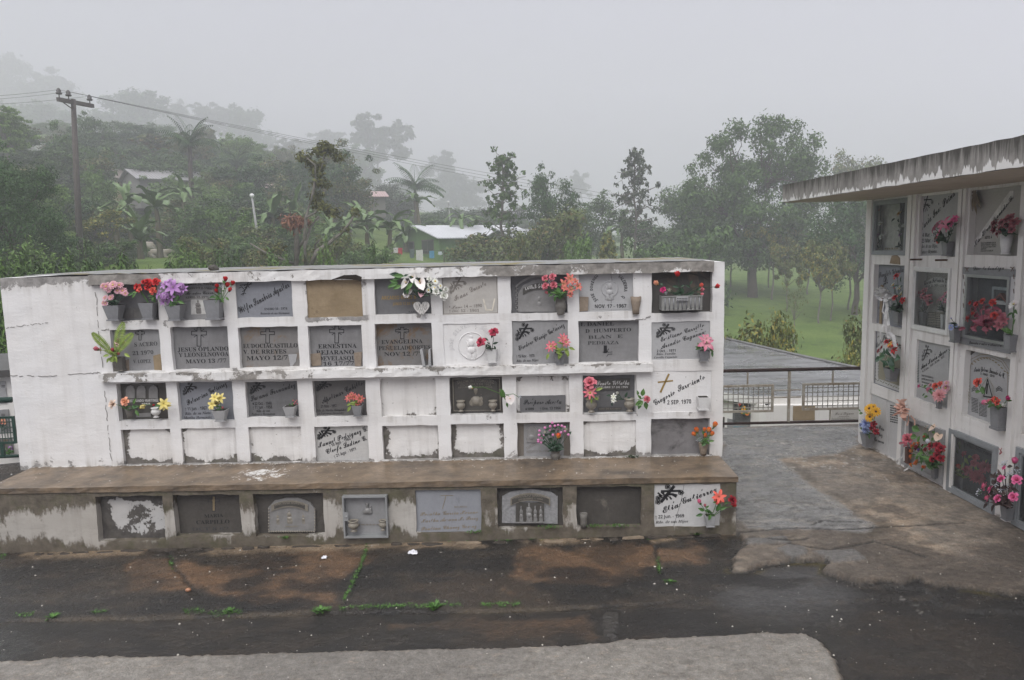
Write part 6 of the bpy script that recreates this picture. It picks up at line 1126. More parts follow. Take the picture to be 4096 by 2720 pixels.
# fourth row
vase('carved weathered urn standing under the pink ball flowers', BW, 'F', 528, 636, 838, 956, 'jar', VDARK, .0)
bouquet('dark bunch of round pink buds with one red and yellow tulip, bottom row', BW, 'F', (580, 850), [('ball', 'mauve', x, y, 42) for x, y in ((548, 552), (610, 578), (650, 585), (680, 598), (575, 585), (525, 590), (470, 605), (412, 637), (518, 625), (408, 683), (450, 692), (435, 708), (400, 735), (428, 760), (555, 680), (642, 655), (683, 640), (720, 678), (615, 615), (400, 750))] + [('bud', 'flame', 612, 690, 90, -.05), ('sprig', 'white', 470, 650, 40), ('sprig', 'white', 690, 620, 60)], [(590, 780, 90, 200), (600, 770, 80, 330)], 22, lmat=LEAFD, lsize=.055, y=-.05)
vase('plain brown vase under the orange rosebuds, right end of the bottom row', BW, 'F', 2083, 2190, 765, 895, 'cup', VBROWN, .02, .6)
bouquet('bunch of seven orange and yellow rosebuds, right end of the bottom row', BW, 'F', (2135, 770), [('bud', 'orange', x, y, d) for x, y, d in ((2065, 625, 90), (2035, 670, 80), (2145, 625, 70), (2195, 625, 90), (2255, 570, 90), (2225, 665, 80), (2150, 685, 80))] + [('sprig', 'whiteblue', 2090, 730, 80)], [(2150, 745, 60, 330), (2190, 745, 55, 10), (2160, 760, 60, 210)], 5, lsize=.04, y=-.045)
vase('grey tapered vase on the white marble plaque of the plinth', BW, 'H', 2078, 2144, 336, 404, 'sq', VPALE, LY, .65)
bouquet('two red flowers and two pink rosebuds at the right end of the plinth', BW, 'H', (2110, 340), [('lily', 'coralred', 2165, 215, 85, -.03), ('rose', 'coralred', 2160, 235, 60), ('bud', 'pink', 2042, 245, 45), ('bud', 'coral', 2078, 270, 30), ('rose', 'deep', 2250, 238, 62, -.03), ('bud', 'red', 2262, 270, 40)], [(2060, 320, 45, 190), (2070, 300, 45, 150), (2145, 300, 60, 70), (2160, 290, 50, 20), (2110, 320, 40, 250)], 4, lsize=.04, y=LY - .05)
for i, (xl, xr, yt, yb) in enumerate(((2052, 2116, 345, 408), (2232, 2280, 345, 405))): vase(('small silver urn inside the metal framed box, under the lock', 'small silver urn inside the metal framed box, right corner')[i], BW, 'G', xl, xr, yt, yb, 'urn', METALL, LY - .005)
vase('black weathered vase stump at the left of the blackened plinth slab', BW, 'H', 1290, 1340, 325, 415, 'cup', VDARK, LY + .02, .8)
# white heart with an angel drawn on it
a, c = BW.v('B', 845, 530, -.02); k = BW.px(*full('B', 845, 530), -.02) / V['B'][2]
t = thing('heart_plaque', 'white heart with a black angel drawing, hanging under the calla lilies', 'heart', BW.M @ loc(a, -.02, c)); hp = []
for i in range(40): q = i / 40 * 2 * math.pi; hp.append((16 * math.sin(q) ** 3 * 5.9 * k, (13 * math.cos(q) - 5 * math.cos(2 * q) - 2 * math.cos(3 * q) - math.cos(4 * q)) * 6.4 * k * (1.12 if math.cos(q) < 0 else .9)))
mb = MB(); mb.prism(hp, -.012, .0); mb.build('heart', [plain('white_heart_paint', (.62, .60, .575), .6)], t); mb = MB()
def hs(pts, w):
    for p, q in zip(pts[:-1], pts[1:]): mb.bar((p[0] * k, -.0125, p[1] * k), (q[0] * k, -.0125, q[1] * k), w * k, .001)
for s_ in (-1, 1):
    hs([(s_ * 20, 5), (s_ * 35, 60), (s_ * 62, 75), (s_ * 68, 40), (s_ * 60, -10), (s_ * 45, -30), (s_ * 30, -5), (s_ * 20, 5)], 6)
    for i in range(4): hs([(s_ * (62 - i * 5), 30 - i * 18), (s_ * (36 - i * 2), 15 - i * 10)], 5)
    hs([(s_ * 8, 0), (s_ * 30, -60), (s_ * 22, -90), (0, -70)], 6); hs([(s_ * 12, -20), (0, -35)], 7)
hs([(22 * math.cos(i * .57), 28 + 22 * math.sin(i * .57)) for i in range(12)], 9); hs([(-12, -100), (-4, -70), (4, -100), (12, -72)], 5); mb.build('angel_drawing', [INK], t)
m2 = MB(); c = BW.at(855, 1062, .3); m2.ell((0, 0, 0), (.045, .04, .028), 9, 6, None, Matrix.Rotation(.3, 3, 'Y')); m2.v = [(x * (1 + .25 * n3(x * 40, y * 40, z * 40)), y, z * (1 + .4 * n3(x * 50, y * 30, 3))) for x, y, z in m2.v]
o = m2.build('stone', [ST['old']]); o.matrix_world = BW.M @ loc(c[0], .3, WZ1 + .028); tag(o, 'dark loose stone lying on top of the white wall', 'stone')

# ------------------------------------------------------------------ vases and bouquets on the right building
vase('grey faceted vase half hidden under the pink lilies, top row', RW, 'I', 1482, 1608, 1045, 1172, yf=.02, foot=.7)
bouquet('hot pink lilies with yellow hearts on the second top plaque', RW, 'I', (1540, 1045), [('lily', 'pink', 1450, 905, 130), ('lily', 'pink', 1515, 890, 150, -.03), ('lily', 'hotpink', 1585, 870, 120), ('lily', 'pink', 1560, 910, 110), ('lily', 'pink', 1470, 965, 110), ('lily', 'coralstripe', 1440, 1010, 80), ('lily', 'hotpink', 1615, 835, 70), ('bud', 'coralred', 1460, 1050, 50), ('lily', 'pink', 1425, 930, 80)], [(1560, 960, 60, 330), (1500, 1010, 60, 250), (1590, 960, 60, 20)], 10, lmat=LEAFD, lsize=.07, y=-.07)
vase('white bowl shaped vase under the dusky pink carnations', RW, 'I', 1958, 2182, 985, 1160, 'bowl', VWHITE, .04, .6, None, 'flower_vase', .7)
bouquet('dusky pink carnations in the white bowl, top right niche', RW, 'I', (2070, 985), [('carnation', 'dusky', x, y, d) for x, y, d in ((1960, 880, 110), (1960, 940, 110), (2030, 870, 110), (2100, 830, 110), (2140, 870, 110), (2080, 900, 100), (2020, 930, 100), (1990, 975, 80), (2120, 930, 90), (2065, 850, 90))], (), 8, lmat=LEAFD, lsize=.06, y=-.07)
m2 = MB(); a, c = RW.v('I', 1810, 600, .03); t = thing('dried_bow', 'withered tan bow hanging in the top corner above the diagonal name', 'bow', RW.M @ loc(a, .03, c)); TAN = plain('withered_ribbon', (.20, .16, .11), .8)
for an, ln in ((200, .11), (150, .06), (260, .14), (280, .17), (300, .14), (60, .07), (240, .12)): leaf(m2, (0, -.01, 0), (math.cos(R(an)), -.1, math.sin(R(an))), (0, -1, .2), ln, .035, .1)
m2.build('ribbon', [TAN], t)
# flowers behind the first glass
bouquet('red and white flowers on the left behind the glass of the corner niche', RW, 'I', (935, 1120), [('rose', 'red', 945, 705, 55), ('rose', 'coralred', 930, 760, 50), ('rose', 'coral', 920, 805, 60), ('rose', 'white', 940, 880, 60), ('rose', 'white', 920, 930, 50), ('rose', 'violet', 915, 990, 50), ('rose', 'white', 955, 1000, 60), ('rose', 'white', 930, 1110, 50)], [(930, 1080, 50, 60)], 6, lmat=LEAFD, lsize=.05, y=.045, spread=0)
bouquet('yellow rose and pale flowers on the right behind the glass of the corner niche', RW, 'I', (1130, 1100), [('rose', 'gold', 1112, 795, 60), ('rose', 'white', 1150, 900, 40), ('rose', 'white', 1110, 945, 45), ('rose', 'violet', 1120, 985, 45)], [(1090, 840, 60, 200), (1120, 840, 50, 320), (1130, 880, 50, 290)], 5, lmat=LEAFD, lsize=.05, y=.045, spread=0)
RIB = plain('white_ribbon', (.66, .65, .64), .45, .5); PRIB = plain('peach_ribbon', (.68, .40, .31), .45, .5)
def ribbon(mb, fr, v, pts, w, y, o, twist=0.):
    P_ = []; k = fr.px(*full(v, *pts[0]), y) / V[v][2]; q = [fr.v(v, *p, y) for p in pts]; n_ = len(q)
    for i in range(n_):
        d = Vector((q[min(i + 1, n_ - 1)][0] - q[max(i - 1, 0)][0], q[min(i + 1, n_ - 1)][1] - q[max(i - 1, 0)][1])); d = d.normalized() if d.length > 1e-6 else Vector((0, 1)); s_ = Vector((-d.y, d.x)) * w * k / 2; tw = math.cos(twist * i)
        yy = .012 * math.sin(i * 2.1)
        P_ += [(q[i][0] - s_.x * tw - o[0], yy - w * k * .5 * math.sin(twist * i), q[i][1] - s_.y * tw - o[1]), (q[i][0] + s_.x * tw - o[0], yy + w * k * .5 * math.sin(twist * i), q[i][1] + s_.y * tw - o[1])]
    mb.grid(P_, n_, 2)
o = RW.v('J', 350, 460, -.08); t = thing('ribbon_bow', 'large white satin bow with long hanging tails in front of the blue plaque', 'bow', RW.M @ loc(o[0], -.08, o[1])); mb = MB()
for i in range(11):
    a = R(i * 33 + 10); r = 95 if math.cos(a) < .3 else 70; cx, cy = 345 + math.cos(a) * r * .62, 460 + math.sin(a) * 52; pts = [(350, 460)] + [(345 + math.cos(a + s_) * r * q, 460 - math.sin(a + s_) * r * .72 * q) for s_, q in ((-.35, .6), (-.2, 1.0), (.1, 1.08), (.3, .8), (.2, .4))] + [(350, 460)]; ribbon(mb, RW, 'J', pts, 34, -.08 - .004 * i, o, .35)
mb.build('loop_cluster', [RIB], t); 
for pts, w in (([(355, 470), (335, 560), (345, 640), (370, 690), (400, 660), (430, 600), (420, 540)], 16), ([(365, 480), (370, 600), (375, 720), (385, 830), (395, 920)], 44), ([(385, 640), (380, 720), (410, 790), (400, 860), (435, 900), (480, 1010), (405, 1050), (455, 1130), (400, 1160), (410, 1210), (385, 1228)], 34), ([(360, 700), (330, 780), (325, 860), (315, 930)], 18)): 
    mb = MB(); ribbon(mb, RW, 'J', pts, w, -.085, o, .25); mb.build('ribbon_tail', [RIB], t)
vase('grey faceted vase behind the white bow, with red roses', RW, 'J', 440, 588, 645, 780, yf=.03, foot=.7)
bouquet('red roses with white sprigs beside the white satin bow', RW, 'J', (520, 645), [('rose', 'red', 487, 272, 90, -.03), ('rose', 'red', 470, 500, 85, -.03), ('rose', 'red', 550, 525, 75), ('rose', 'red', 465, 395, 30), ('sprig', 'white', 440, 360, 80), ('sprig', 'white', 510, 390, 90), ('sprig', 'white', 520, 455, 90)], [(540, 340, 70, 80), (540, 400, 70, 30), (500, 560, 80, 210), (540, 580, 80, 330), (560, 470, 60, 60)], 16, lmat=LEAFD, lsize=.07, y=-.055)
vase('pale vase with a thin black cross, left one behind the white framed glass', RW, 'J', 690, 818, 645, 795, 'sq', VPALE, .095, .7, None, 'flower_vase', .55); vase('white vase with a thin black cross, right one behind the white framed glass', RW, 'J', 935, 1006, 672, 838, 'sq', VWHITE, .09, .7, None, 'flower_vase', .7)
bouquet('salmon pink roses behind the white framed glass', RW, 'J', (780, 640), [('rose', 'coral', x, y, d) for x, y, d in ((720, 455, 90), (780, 425, 90), (800, 500, 90), (830, 540, 90), (760, 480, 80), (830, 490, 70))], [(790, 590, 60, 250)], 8, lmat=LEAFD, lsize=.05, y=.05)
bouquet('pale pink and lilac blossoms on the right behind the white framed glass', RW, 'J', (985, 660), [('lily', 'palepink', 925, 520, 80), ('lily', 'pink', 965, 500, 80), ('lily', 'pink', 1005, 450, 70), ('lily', 'violet', 960, 570, 70), ('lily', 'pink', 1000, 530, 70)], (), 6, lmat=LEAFD, lsize=.05, y=.05)
vase('dark grey hanging vase with small blue flowers, left of the bow painted frame', RW, 'J', 1020, 1176, 800, 965, 'sq', VGREY, -.02, .72); vase('large dark grey vase with one white calla, right of the bow painted frame', RW, 'J', 1585, 1765, 885, 1068, 'sq', VGREY, -.02, .75)
bouquet('small blue daisies in the hanging vase left of the bow painted frame', RW, 'J', (1095, 805), [('daisy', 'blue', 1052, 808, 80, -.05), ('daisy', 'blue', 1085, 785, 60), ('daisy', 'blue', 1110, 790, 50), ('ball', 'blue', 1055, 712, 24), ('daisy', 'blue', 1040, 780, 50)], (), 4, lmat=LEAFD, lsize=.04, y=-.08)
bouquet('white calla flower on a tall stem, right of the bow painted frame', RW, 'J', (1690, 880), [('daisy', 'whitep', 1705, 560, 130, -.02), ('calla', 'white', 1700, 560, 90, -.03)], [(1740, 640, 80, 250), (1740, 620, 70, 320), (1760, 720, 60, 260)], 3, lsize=.06, y=-.07)
bouquet('wide spray of red roses and wine red orchids in front of the dark glass case', RW, 'J', (1420, 800), [('rose', 'rosered', x, y, 85, -.02) for x, y in ((1262, 555), (1325, 565), (1385, 535), (1490, 545), (1290, 665), (1235, 715), (1510, 680))] + [('lily', 'dusky', x, y, d, .0) for x, y, d in ((1395, 610, 130), (1440, 680, 130), (1400, 720, 120), (1560, 680, 120), (1600, 730, 120), (1340, 780, 130), (1270, 800, 110), (1440, 800, 140), (1560, 790, 120), (1480, 740, 110), (1330, 720, 110))] + [('sprig', 'dusky', 1270, 620, 100), ('sprig', 'dusky', 1300, 740, 110)], [(1570, 700, 60, 20), (1220, 820, 110, 190), (1300, 800, 110, 340), (1400, 810, 120, 350)], 10, lmat=leaf_mat('wine_cloth_leaf', (.16, .02, .045), (.36, .10, .14), .5), lsize=.08, y=-.09)
vase('grey square vase on the leaf bordered plaque under red and green flowers', RW, 'J', 343, 520, 1235, 1368, yf=.0, foot=.6)
bouquet('red and yellow flowers over broad green ivy leaves on the leaf bordered plaque', RW, 'J', (430, 1235), [('rose', 'red', 385, 960, 80), ('lily', 'flame', 420, 985, 90), ('star', 'red', 330, 1020, 100), ('star', 'red', 295, 1055, 80), ('rose', 'rosered', 465, 1010, 90), ('lily', 'red', 460, 1050, 80), ('rose', 'flame', 420, 1010, 50)], [(380, 1110, 110, 200, .8), (400, 1160, 110, 240, .8), (450, 1130, 120, 330, .8), (470, 1160, 110, 300, .8), (340, 1140, 100, 190, .7), (500, 1130, 110, 10, .7), (420, 1100, 80, 100, .7), (480, 1200, 80, 270, .7)], 8, lmat=leaf_mat('ivy_cloth_leaf', (.02, .06, .035), (.06, .15, .06), .45), lsize=.08, y=-.07)
vase('small grey vase under the pink dahlias of the garlanded plaque', RW, 'K', 1060, 1138, 240, 322, yf=.0, foot=.7)
bouquet('pink dahlias and a red rose on the garlanded plaque', RW, 'K', (1095, 250), [('dahlia', 'dahliapink', 1095, 190, 170, -.04), ('rose', 'coralred', 1068, 105, 90), ('gerbera', 'palepink', 1160, 125, 100), ('rose', 'pink', 1000, 140, 70), ('rose', 'coralred', 1110, 85, 60), ('rose', 'palepink', 1020, 100, 70), ('star', 'hotpink', 905, 105, 60), ('gerbera', 'palepink', 1170, 75, 70)], [(1000, 205, 60, 200), (980, 180, 50, 220)], 6, lsize=.06, y=-.07)
q0 = RW.v('K', 1560, 290, 0.); vase('broad grey planter box with rosebuds, right of the robed figure drawing', RW, 'K', 1558, 1785, 300, 528, 'sq', VGREY, .0, .78, None, 'planter_box', .7)
bouquet('pink tulips and rosebuds in the broad grey planter', RW, 'K', (1670, 320), [('bud', 'pink', 1545, 265, 90), ('bud', 'coralred', 1640, 245, 120), ('rose', 'coralred', 1665, 260, 80), ('bud', 'magenta', 1765, 225, 70), ('bud', 'white', 1722, 290, 70), ('bud', 'coral', 1590, 250, 70)], [(1620, 300, 60, 200)], 5, lsize=.05, y=-.08)
bouquet('single red rosebud with two leaves on the robed figure drawing plaque', RW, 'K', (1520, 170), [('rose', 'coralred', 1475, 68, 110, -.02), ('bud', 'coralred', 1460, 80, 70)], [(1535, 110, 90, 320, .6), (1520, 160, 70, 190, .5), (1550, 120, 60, 270, .5)], 0, lsize=.05, y=-.03)
vase('grey wedge vase on the ground with three dark slots under yellow flowers', RW, 'K', 335, 480, 560, 690, yf=-.01, foot=.6)
bouquet('yellow sunflowers above blue looped chrysanthemums at the corner of the building', RW, 'K', (410, 570), [('gerbera', 'gold', 425, 318, 140, -.02), ('gerbera', 'gold', 490, 350, 110), ('gerbera', 'gold', 430, 400, 120, -.02), ('gerbera', 'gold', 465, 305, 80), ('chrys', 'blue', 390, 465, 150, -.04), ('chrys', 'blue', 385, 520, 120, -.03), ('chrys', 'blue', 345, 480, 90), ('rose', 'deep', 470, 475, 70), ('rose', 'deep', 490, 545, 70), ('rose', 'deep', 450, 510, 50)], [(385, 370, 60, 190), (440, 570, 50, 300), (360, 350, 40, 160)], 8, lsize=.06, y=-.09)
o = RW.v('K', 795, 330, -.05); t = thing('peach_bow', 'spiky peach ribbon bow with pale tails at the corner of the marble frame', 'bow', RW.M @ loc(o[0], -.05, o[1])); mb = MB()
for i in range(22): a = i * 2.4; ring(mb, 1, .085 * (.7 + .3 * (i % 3)), .03, 30 + (i * 37) % 50, 10, .0, 0, .3, a, 1)
mb.v = [(x, -z - .01, y) for x, y, z in mb.v]; mb.build('loop_cluster', [PRIB], t)
for pts in ([(800, 380), (790, 440), (795, 490)], [(820, 390), (850, 440), (870, 500)]): mb = MB(); ribbon(mb, RW, 'K', pts, 16, -.055, o, .2); mb.build('ribbon_tail', [PRIB], t)
vase('pale vase under the big mixed bouquet in the marble frame', RW, 'K', 1015, 1105, 890, 1000, yf=-.0, foot=.75); vase('brown cardboard coloured vase under the dusty pink rose, left side of the marble frame', RW, 'K', 765, 835, 700, 850, 'sq', plain('brown_vase', (.13, .06, .045), .7), -.0, .8)
bouquet('dusty pink cloth rose with glittery petals left of the big mixed bouquet', RW, 'K', (800, 700), [('rose', 'coral', 795, 615, 120, -.03), ('rose', 'crimson', 780, 640, 80)], [(760, 660, 70, 190), (840, 650, 60, 340), (800, 680, 60, 200)], 2, lmat=leaf_mat('dusty_pink_leaf', (.28, .07, .09), (.4, .13, .15), .5), lsize=.05, y=-.06)
bouquet('big mixed bouquet of dark red roses, orange carnations and cream anthuriums', RW, 'K', (1060, 890), [('rose', 'deep', x, y, 85, -.03) for x, y in ((975, 720), (1025, 685), (1095, 725), (1080, 680), (1120, 705), (1080, 775), (1040, 810), (1115, 805), (885, 700))] + [('carnation', 'orange', x, y, 60, -.02) for x, y in ((860, 665), (830, 730), (825, 785), (885, 830), (830, 865), (945, 885), (900, 660), (840, 690), (870, 850), (960, 890))] + [('anthurium', 'cream', 1040, 500, 140), ('anthurium', 'cream', 1090, 590, 130), ('anthurium', 'cream', 975, 500, 90), ('bud', 'whiteblue', 990, 640, 70, -.04), ('rose', 'purple', 905, 722, 55, -.04), ('rose', 'red', 965, 600, 70), ('rose', 'deep', 945, 685, 60)],
        [(930, 540, 120, 170, .6), (960, 560, 110, 330, .6), (900, 600, 100, 190, .6), (930, 590, 90, 260, .6), (980, 780, 110, 250), (1000, 800, 90, 290), (930, 780, 90, 230), (1050, 640, 90, 40), (1000, 850, 80, 330), (880, 770, 60, 200), (1020, 870, 70, 340)], 22, lmat=LEAFG, lsize=.08, y=-.08)
for i, pts in enumerate(([(760, 750), (735, 790), (715, 820), (690, 845)], [(815, 870), (790, 900), (775, 920), (760, 935)])):
    o = RW.v('K', *pts[-1], -.05); mb = MB(); ribbon(mb, RW, 'K', pts, 14, -.08, o, .3); oo = mb.build('ribbon_end', [RIB]); oo.matrix_world = RW.M @ loc(o[0], -.08, o[1]); tag(oo, ('white ribbon end hanging left of the marble frame, upper of the two', 'white ribbon end hanging under the orange carnations, lower of the two')[i], 'ribbon')
vase('grey tapered vase behind the big metal framed glass', RW, 'K', 1280, 1380, 985, 1140, 'sq', VGREY, .09, .75, None, 'flower_vase', .6)
bouquet('coral dahlias and lime ferns behind the big metal framed glass', RW, 'K', (1330, 985), [('dahlia', 'coral', 1540, 890, 150, -.01), ('dahlia', 'coral', 1465, 975, 170, -.01), ('dahlia', 'coral', 1490, 1000, 130), ('rose', 'coral', 1370, 920, 110), ('rose', 'coral', 1440, 850, 80), ('bud', 'coralred', 1290, 880, 80), ('rose', 'coral', 1455, 795, 70), ('rose', 'coral', 1340, 760, 60), ('rose', 'coral', 1400, 930, 70)], [(1310, 720, 90, 80), (1290, 760, 90, 100), (1380, 800, 80, 330), (1350, 840, 80, 280), (1400, 790, 70, 20), (1300, 690, 70, 60), (1560, 850, 50, 60)], 6, lmat=LEAFY, lsize=.07, y=.055)
vase('dark grey vase on the ground under the pink rosebuds, bottom right corner', RW, 'K', 1672, 1840, 1270, 1395, 'sq', VGREY, -.03, .75)
bouquet('pink rosebuds with brown leaves and frosted twigs, bottom right corner', RW, 'K', (1755, 1275), [('bud', 'hotpink', 1830, 825, 100), ('rose', 'hotpink', 1700, 1000, 95, -.03), ('rose', 'hotpink', 1850, 1010, 100, -.03), ('rose', 'pink', 1540, 1075, 95, -.03), ('rose', 'hotpink', 1595, 1105, 90, -.03), ('rose', 'pink', 1570, 1190, 95, -.03), ('rose', 'hotpink', 1665, 1190, 100, -.04), ('rose', 'hotpink', 1815, 1175, 100, -.04), ('rose', 'hotpink', 1725, 895, 55)] + [('sprig', 'whiteblue', x, y, 120) for x, y in ((1660, 1040), (1720, 850), (1770, 960), (1480, 1130), (1640, 960), (1830, 930), (1700, 1100), (1750, 1080))],
        [(1850, 890, 70, 10), (1830, 880, 70, 200)] + [(1600 + (i * 53) % 260, 960 + (i * 97) % 270, 90, (i * 71) % 360) for i in range(22)] + [(1600, 1240, 90, 230), (1650, 1250, 90, 250), (1720, 1240, 100, 200)], 16, lmat=LEAFB, lsize=.07, y=-.12)
# ------------------------------------------------------------------ trees and plants
BARK = stone('bark', (.12, .10, .08), (.07, .06, .05), 8, .9, .2, .5, 30); BARKP = stone('pale_bark', (.22, .20, .175), (.13, .12, .105), 8, .9, .2, .5, 30, (.08, .09, .05), (.58, .68), 3.)
FOL = {'dark': leaf_mat('dark_foliage', (0.027, 0.065, 0.018), (0.068, 0.147, 0.036), .55, .3), 'mid': leaf_mat('mid_foliage', (0.046, 0.095, 0.026), (0.113, 0.198, 0.048), .55, .3), 'light': leaf_mat('light_foliage', (0.091, 0.173, 0.032), (0.181, 0.294, 0.065), .55, .3),
       'olive': leaf_mat('olive_foliage', (0.068, 0.095, 0.026), (0.159, 0.198, 0.054), .55, .3, (0.216, 0.162, 0.054)), 'yellow': leaf_mat('yellowing_foliage', (0.081, 0.115, 0.027), (0.176, 0.203, 0.047), .5, .35, (0.300, 0.257, 0.041), .72), 'fresh': leaf_mat('fresh_foliage', (.07, .15, .025), (.15, .25, .055), .55, .3),
       'grey': leaf_mat('grey_foliage', (0.054, 0.074, 0.047), (0.115, 0.142, 0.088), .55, .3), 'brown': leaf_mat('red_brown_leaf', (0.162, 0.068, 0.041), (0.270, 0.121, 0.068), .6, .3), 'banana': leaf_mat('banana_leaf', (0.068, 0.135, 0.041), (0.162, 0.243, 0.081), .4, .4, (0.270, 0.216, 0.081), .9)}
def leaf_cloud(cl, n, size, rs, asp=.5, up=.3, shell=.3):
    """n leaves spread through clumps: (centre, radii); returns quads"""
    C = np.array([c for c, r in cl]); Rr = np.array([r for c, r in cl], float); w = np.prod(Rr, 1) ** .667; pick = rs.choice(len(cl), n, p=w / w.sum())
    d = rs.normal(size=(n, 3)); d /= np.linalg.norm(d, axis=1)[:, None]; rad = shell + (1 - shell) * rs.rand(n) ** .6; rad *= .7 + .45 * rs.rand(n) + .5 * rs.rand(n) ** 6
    p = C[pick] + d * Rr[pick] * rad[:, None]; nn = d + rs.normal(size=(n, 3)) * .55 + [0, 0, up]; nn /= np.linalg.norm(nn, axis=1)[:, None]
    t = np.cross(nn, rs.normal(size=(n, 3))); t /= np.linalg.norm(t, axis=1)[:, None] + 1e-9; b_ = np.cross(nn, t); s = size * (.6 + .8 * rs.rand(n))[:, None]
    v = np.stack([p - t * s, p - b_ * s * asp + nn * s * .12, p + t * s - nn * s * .25, p + b_ * s * asp + nn * s * .12], 1).reshape(-1, 3); return v, np.arange(n * 4).reshape(n, 4)
def limb(mb, p, q, r0, r1, rs, k=.12, n=5, seg=4):
    p = np.array(p, float); q = np.array(q, float); L_ = np.linalg.norm(q - p); pts = []
    for i in range(seg + 1):
        s = i / seg; o = rs.normal(size=3) * L_ * k * math.sin(math.pi * s) * .5; pts.append(p + (q - p) * s + o + np.array([0, 0, L_ * .08 * math.sin(math.pi * s)]))
    mb.tube(pts, [r0 + (r1 - r0) * i / seg for i in range(seg + 1)], n, None, False); return pts
_TV = {}
def tree_mesh(kind, var, fol, nl, ls):
    """unit height (1 m) tree: returns (trunk mesh, crown mesh)"""
    key = (kind, var, fol, nl, ls)
    if key in _TV: return _TV[key]
    rs = np.random.RandomState(hash_(kind) % 900 + var * 31 + 3); mb = MB(); cl = []; U = rs.uniform; bark = BARK; asp = .5; up = .3
    if kind == 'broad':
        top = np.array([U(-.03, .03), U(-.03, .03), .30]); limb(mb, (0, 0, -.05), top, .032, .022, rs, .06, 7)
        for i in range(20):
            a = i * 2.4 + U(-.3, .3); z = U(.26, .92); rr = .40 * math.sqrt(max(.05, 1 - ((z - .56) / .42) ** 2)) * U(.6, 1.); q = (rr * math.cos(a), rr * math.sin(a), z)
            if i < 11: limb(mb, top * U(.75, 1), q, .012, .003, rs)
            r = U(.10, .17); cl.append((q, (r, r, r * .8)))
            for j in range(2): g = np.array(q) + rs.normal(size=3) * .08; r = U(.05, .09); cl.append((g, (r, r, r * .75)))
        for i in range(4): cl.append(((U(-.12, .12), U(-.12, .12), U(.35, .72)), (.2, .2, .17)))
    elif kind == 'lobed':
        limb(mb, (0, 0, -.05), (0, 0, .26), .034, .022, rs, .03, 8)
        for (lx, lz_, rx, rz_) in ((-.17, .66, .23, .29), (.16, .70, .26, .31), (-.37, .50, .13, .17), (.37, .60, .12, .20), (-.02, .42, .36, .19), (-.28, .30, .18, .13), (.25, .32, .20, .13), (0, .27, .2, .1)):
            tip = np.array([lx, U(-.05, .05), lz_ + rz_ * .6]); pts = limb(mb, (lx * .05, 0, .2), tip, .010, .004, rs, .08, 6, 6)
            for i in range(34):
                a = rs.normal(size=3); a /= np.linalg.norm(a); c = np.array([lx, 0, lz_]) + a * np.array([rx, rx, rz_]) * U(.62, .95); c[2] = max(.2, c[2]); r = U(.035, .075); cl.append((c, (r, r, r * .8)))
                if i % 3 == 0: limb(mb, pts[3 + i % 3], c, .005, .0015, rs)
            for i in range(4): cl.append(((lx + U(-.08, .08), U(-.08, .08), lz_ + U(-.1, .1)), (rx * .5, rx * .5, rz_ * .4)))
    elif kind == 'sparse':
        bark = BARKP; pts = limb(mb, (0, 0, -.05), (U(-.03, .03), 0, .97), .018, .005, rs, .03, 6, 8)
        for i in range(46):
            s = .32 + .64 * (i / 46); a = i * 2.4 + U(-.4, .4); l = (.28 - .15 * ((s - .32) / .64) ** 1.6) * U(.35, 1.15); k_ = min(7, int(s * 8)); p = np.array(pts[k_]) + (np.array(pts[k_ + 1]) - np.array(pts[k_])) * (s * 8 - k_); q = p + [l * math.cos(a), l * math.sin(a), l * U(-.1, .5)]; b_ = limb(mb, p, q, .0045, .0014, rs, .25, 4)
            for j in range(4): r = U(.012, .026); cl.append((np.array(b_[j % 3 + 2]) + rs.normal(size=3) * .016, (r * 1.4, r * 1.4, r)))
    elif kind == 'umbrella':
        bark = BARKP; fk = np.array([U(-.02, .02), 0, .45]); limb(mb, (0, 0, -.05), fk, .02, .015, rs, .04, 6)
        for i in range(22):
            a = i * 2.4; z = U(.5, .95); rr = U(.06, .38) * (1.1 if z < .85 else .75); q = (rr * math.cos(a), rr * math.sin(a), z); limb(mb, fk, q, .007, .002, rs, .1)
            for j in range(6): r = U(.025, .06); cl.append((np.array(q) + rs.normal(size=3) * [.07, .07, .04], (r * 1.5, r * 1.5, r * .6)))
    elif kind == 'bush':
        for i in range(9):
            a = i * 2.4; q = (.42 * math.cos(a) * U(.4, 1), .42 * math.sin(a) * U(.4, 1), U(.3, .85)); limb(mb, (U(-.05, .05), U(-.05, .05), -.08), q, .012, .004, rs); r = U(.14, .24); cl.append((q, (r, r, r * .85)))
            for j in range(2): g = np.array(q) + rs.normal(size=3) * .13; g[2] = abs(g[2]); cl.append((g, (r * .5, r * .5, r * .45)))
        for i in range(7): a = i * .9; cl.append(((.35 * math.cos(a), .35 * math.sin(a), .15), (.2, .2, .17)))
    elif kind == 'cone':
        limb(mb, (0, 0, -.05), (0, 0, .95), .02, .004, rs, .02)
        for i in range(34): z = .05 + .9 * (i / 34); rr = .34 * (1 - z) ** .75 * U(.5, 1); a = i * 2.4; r = .05 + .09 * (1 - z); cl.append(((rr * math.cos(a), rr * math.sin(a), z), (r, r, r * 1.1)))
    elif kind == 'feather':
        asp = .3; up = .7
        for i in range(12):
            a = i * 2.4; q = (U(.05, .34) * math.cos(a), U(.05, .34) * math.sin(a), U(.55, 1.)); limb(mb, (q[0] * .3, q[1] * .3, -.05), q, .012, .003, rs, .08)
            for j in range(5): s = .3 + .7 * j / 5; r = .05 + .10 * (1 - s * .8); cl.append(((q[0] * (.3 + .7 * s), q[1] * (.3 + .7 * s), q[2] * s), (r, r, r * 1.5)))
    elif kind == 'orchard':
        bark = BARKP; fk = np.array([U(-.04, .04), 0, .4]); limb(mb, (0, 0, -.05), fk, .017, .012, rs, .08, 6)
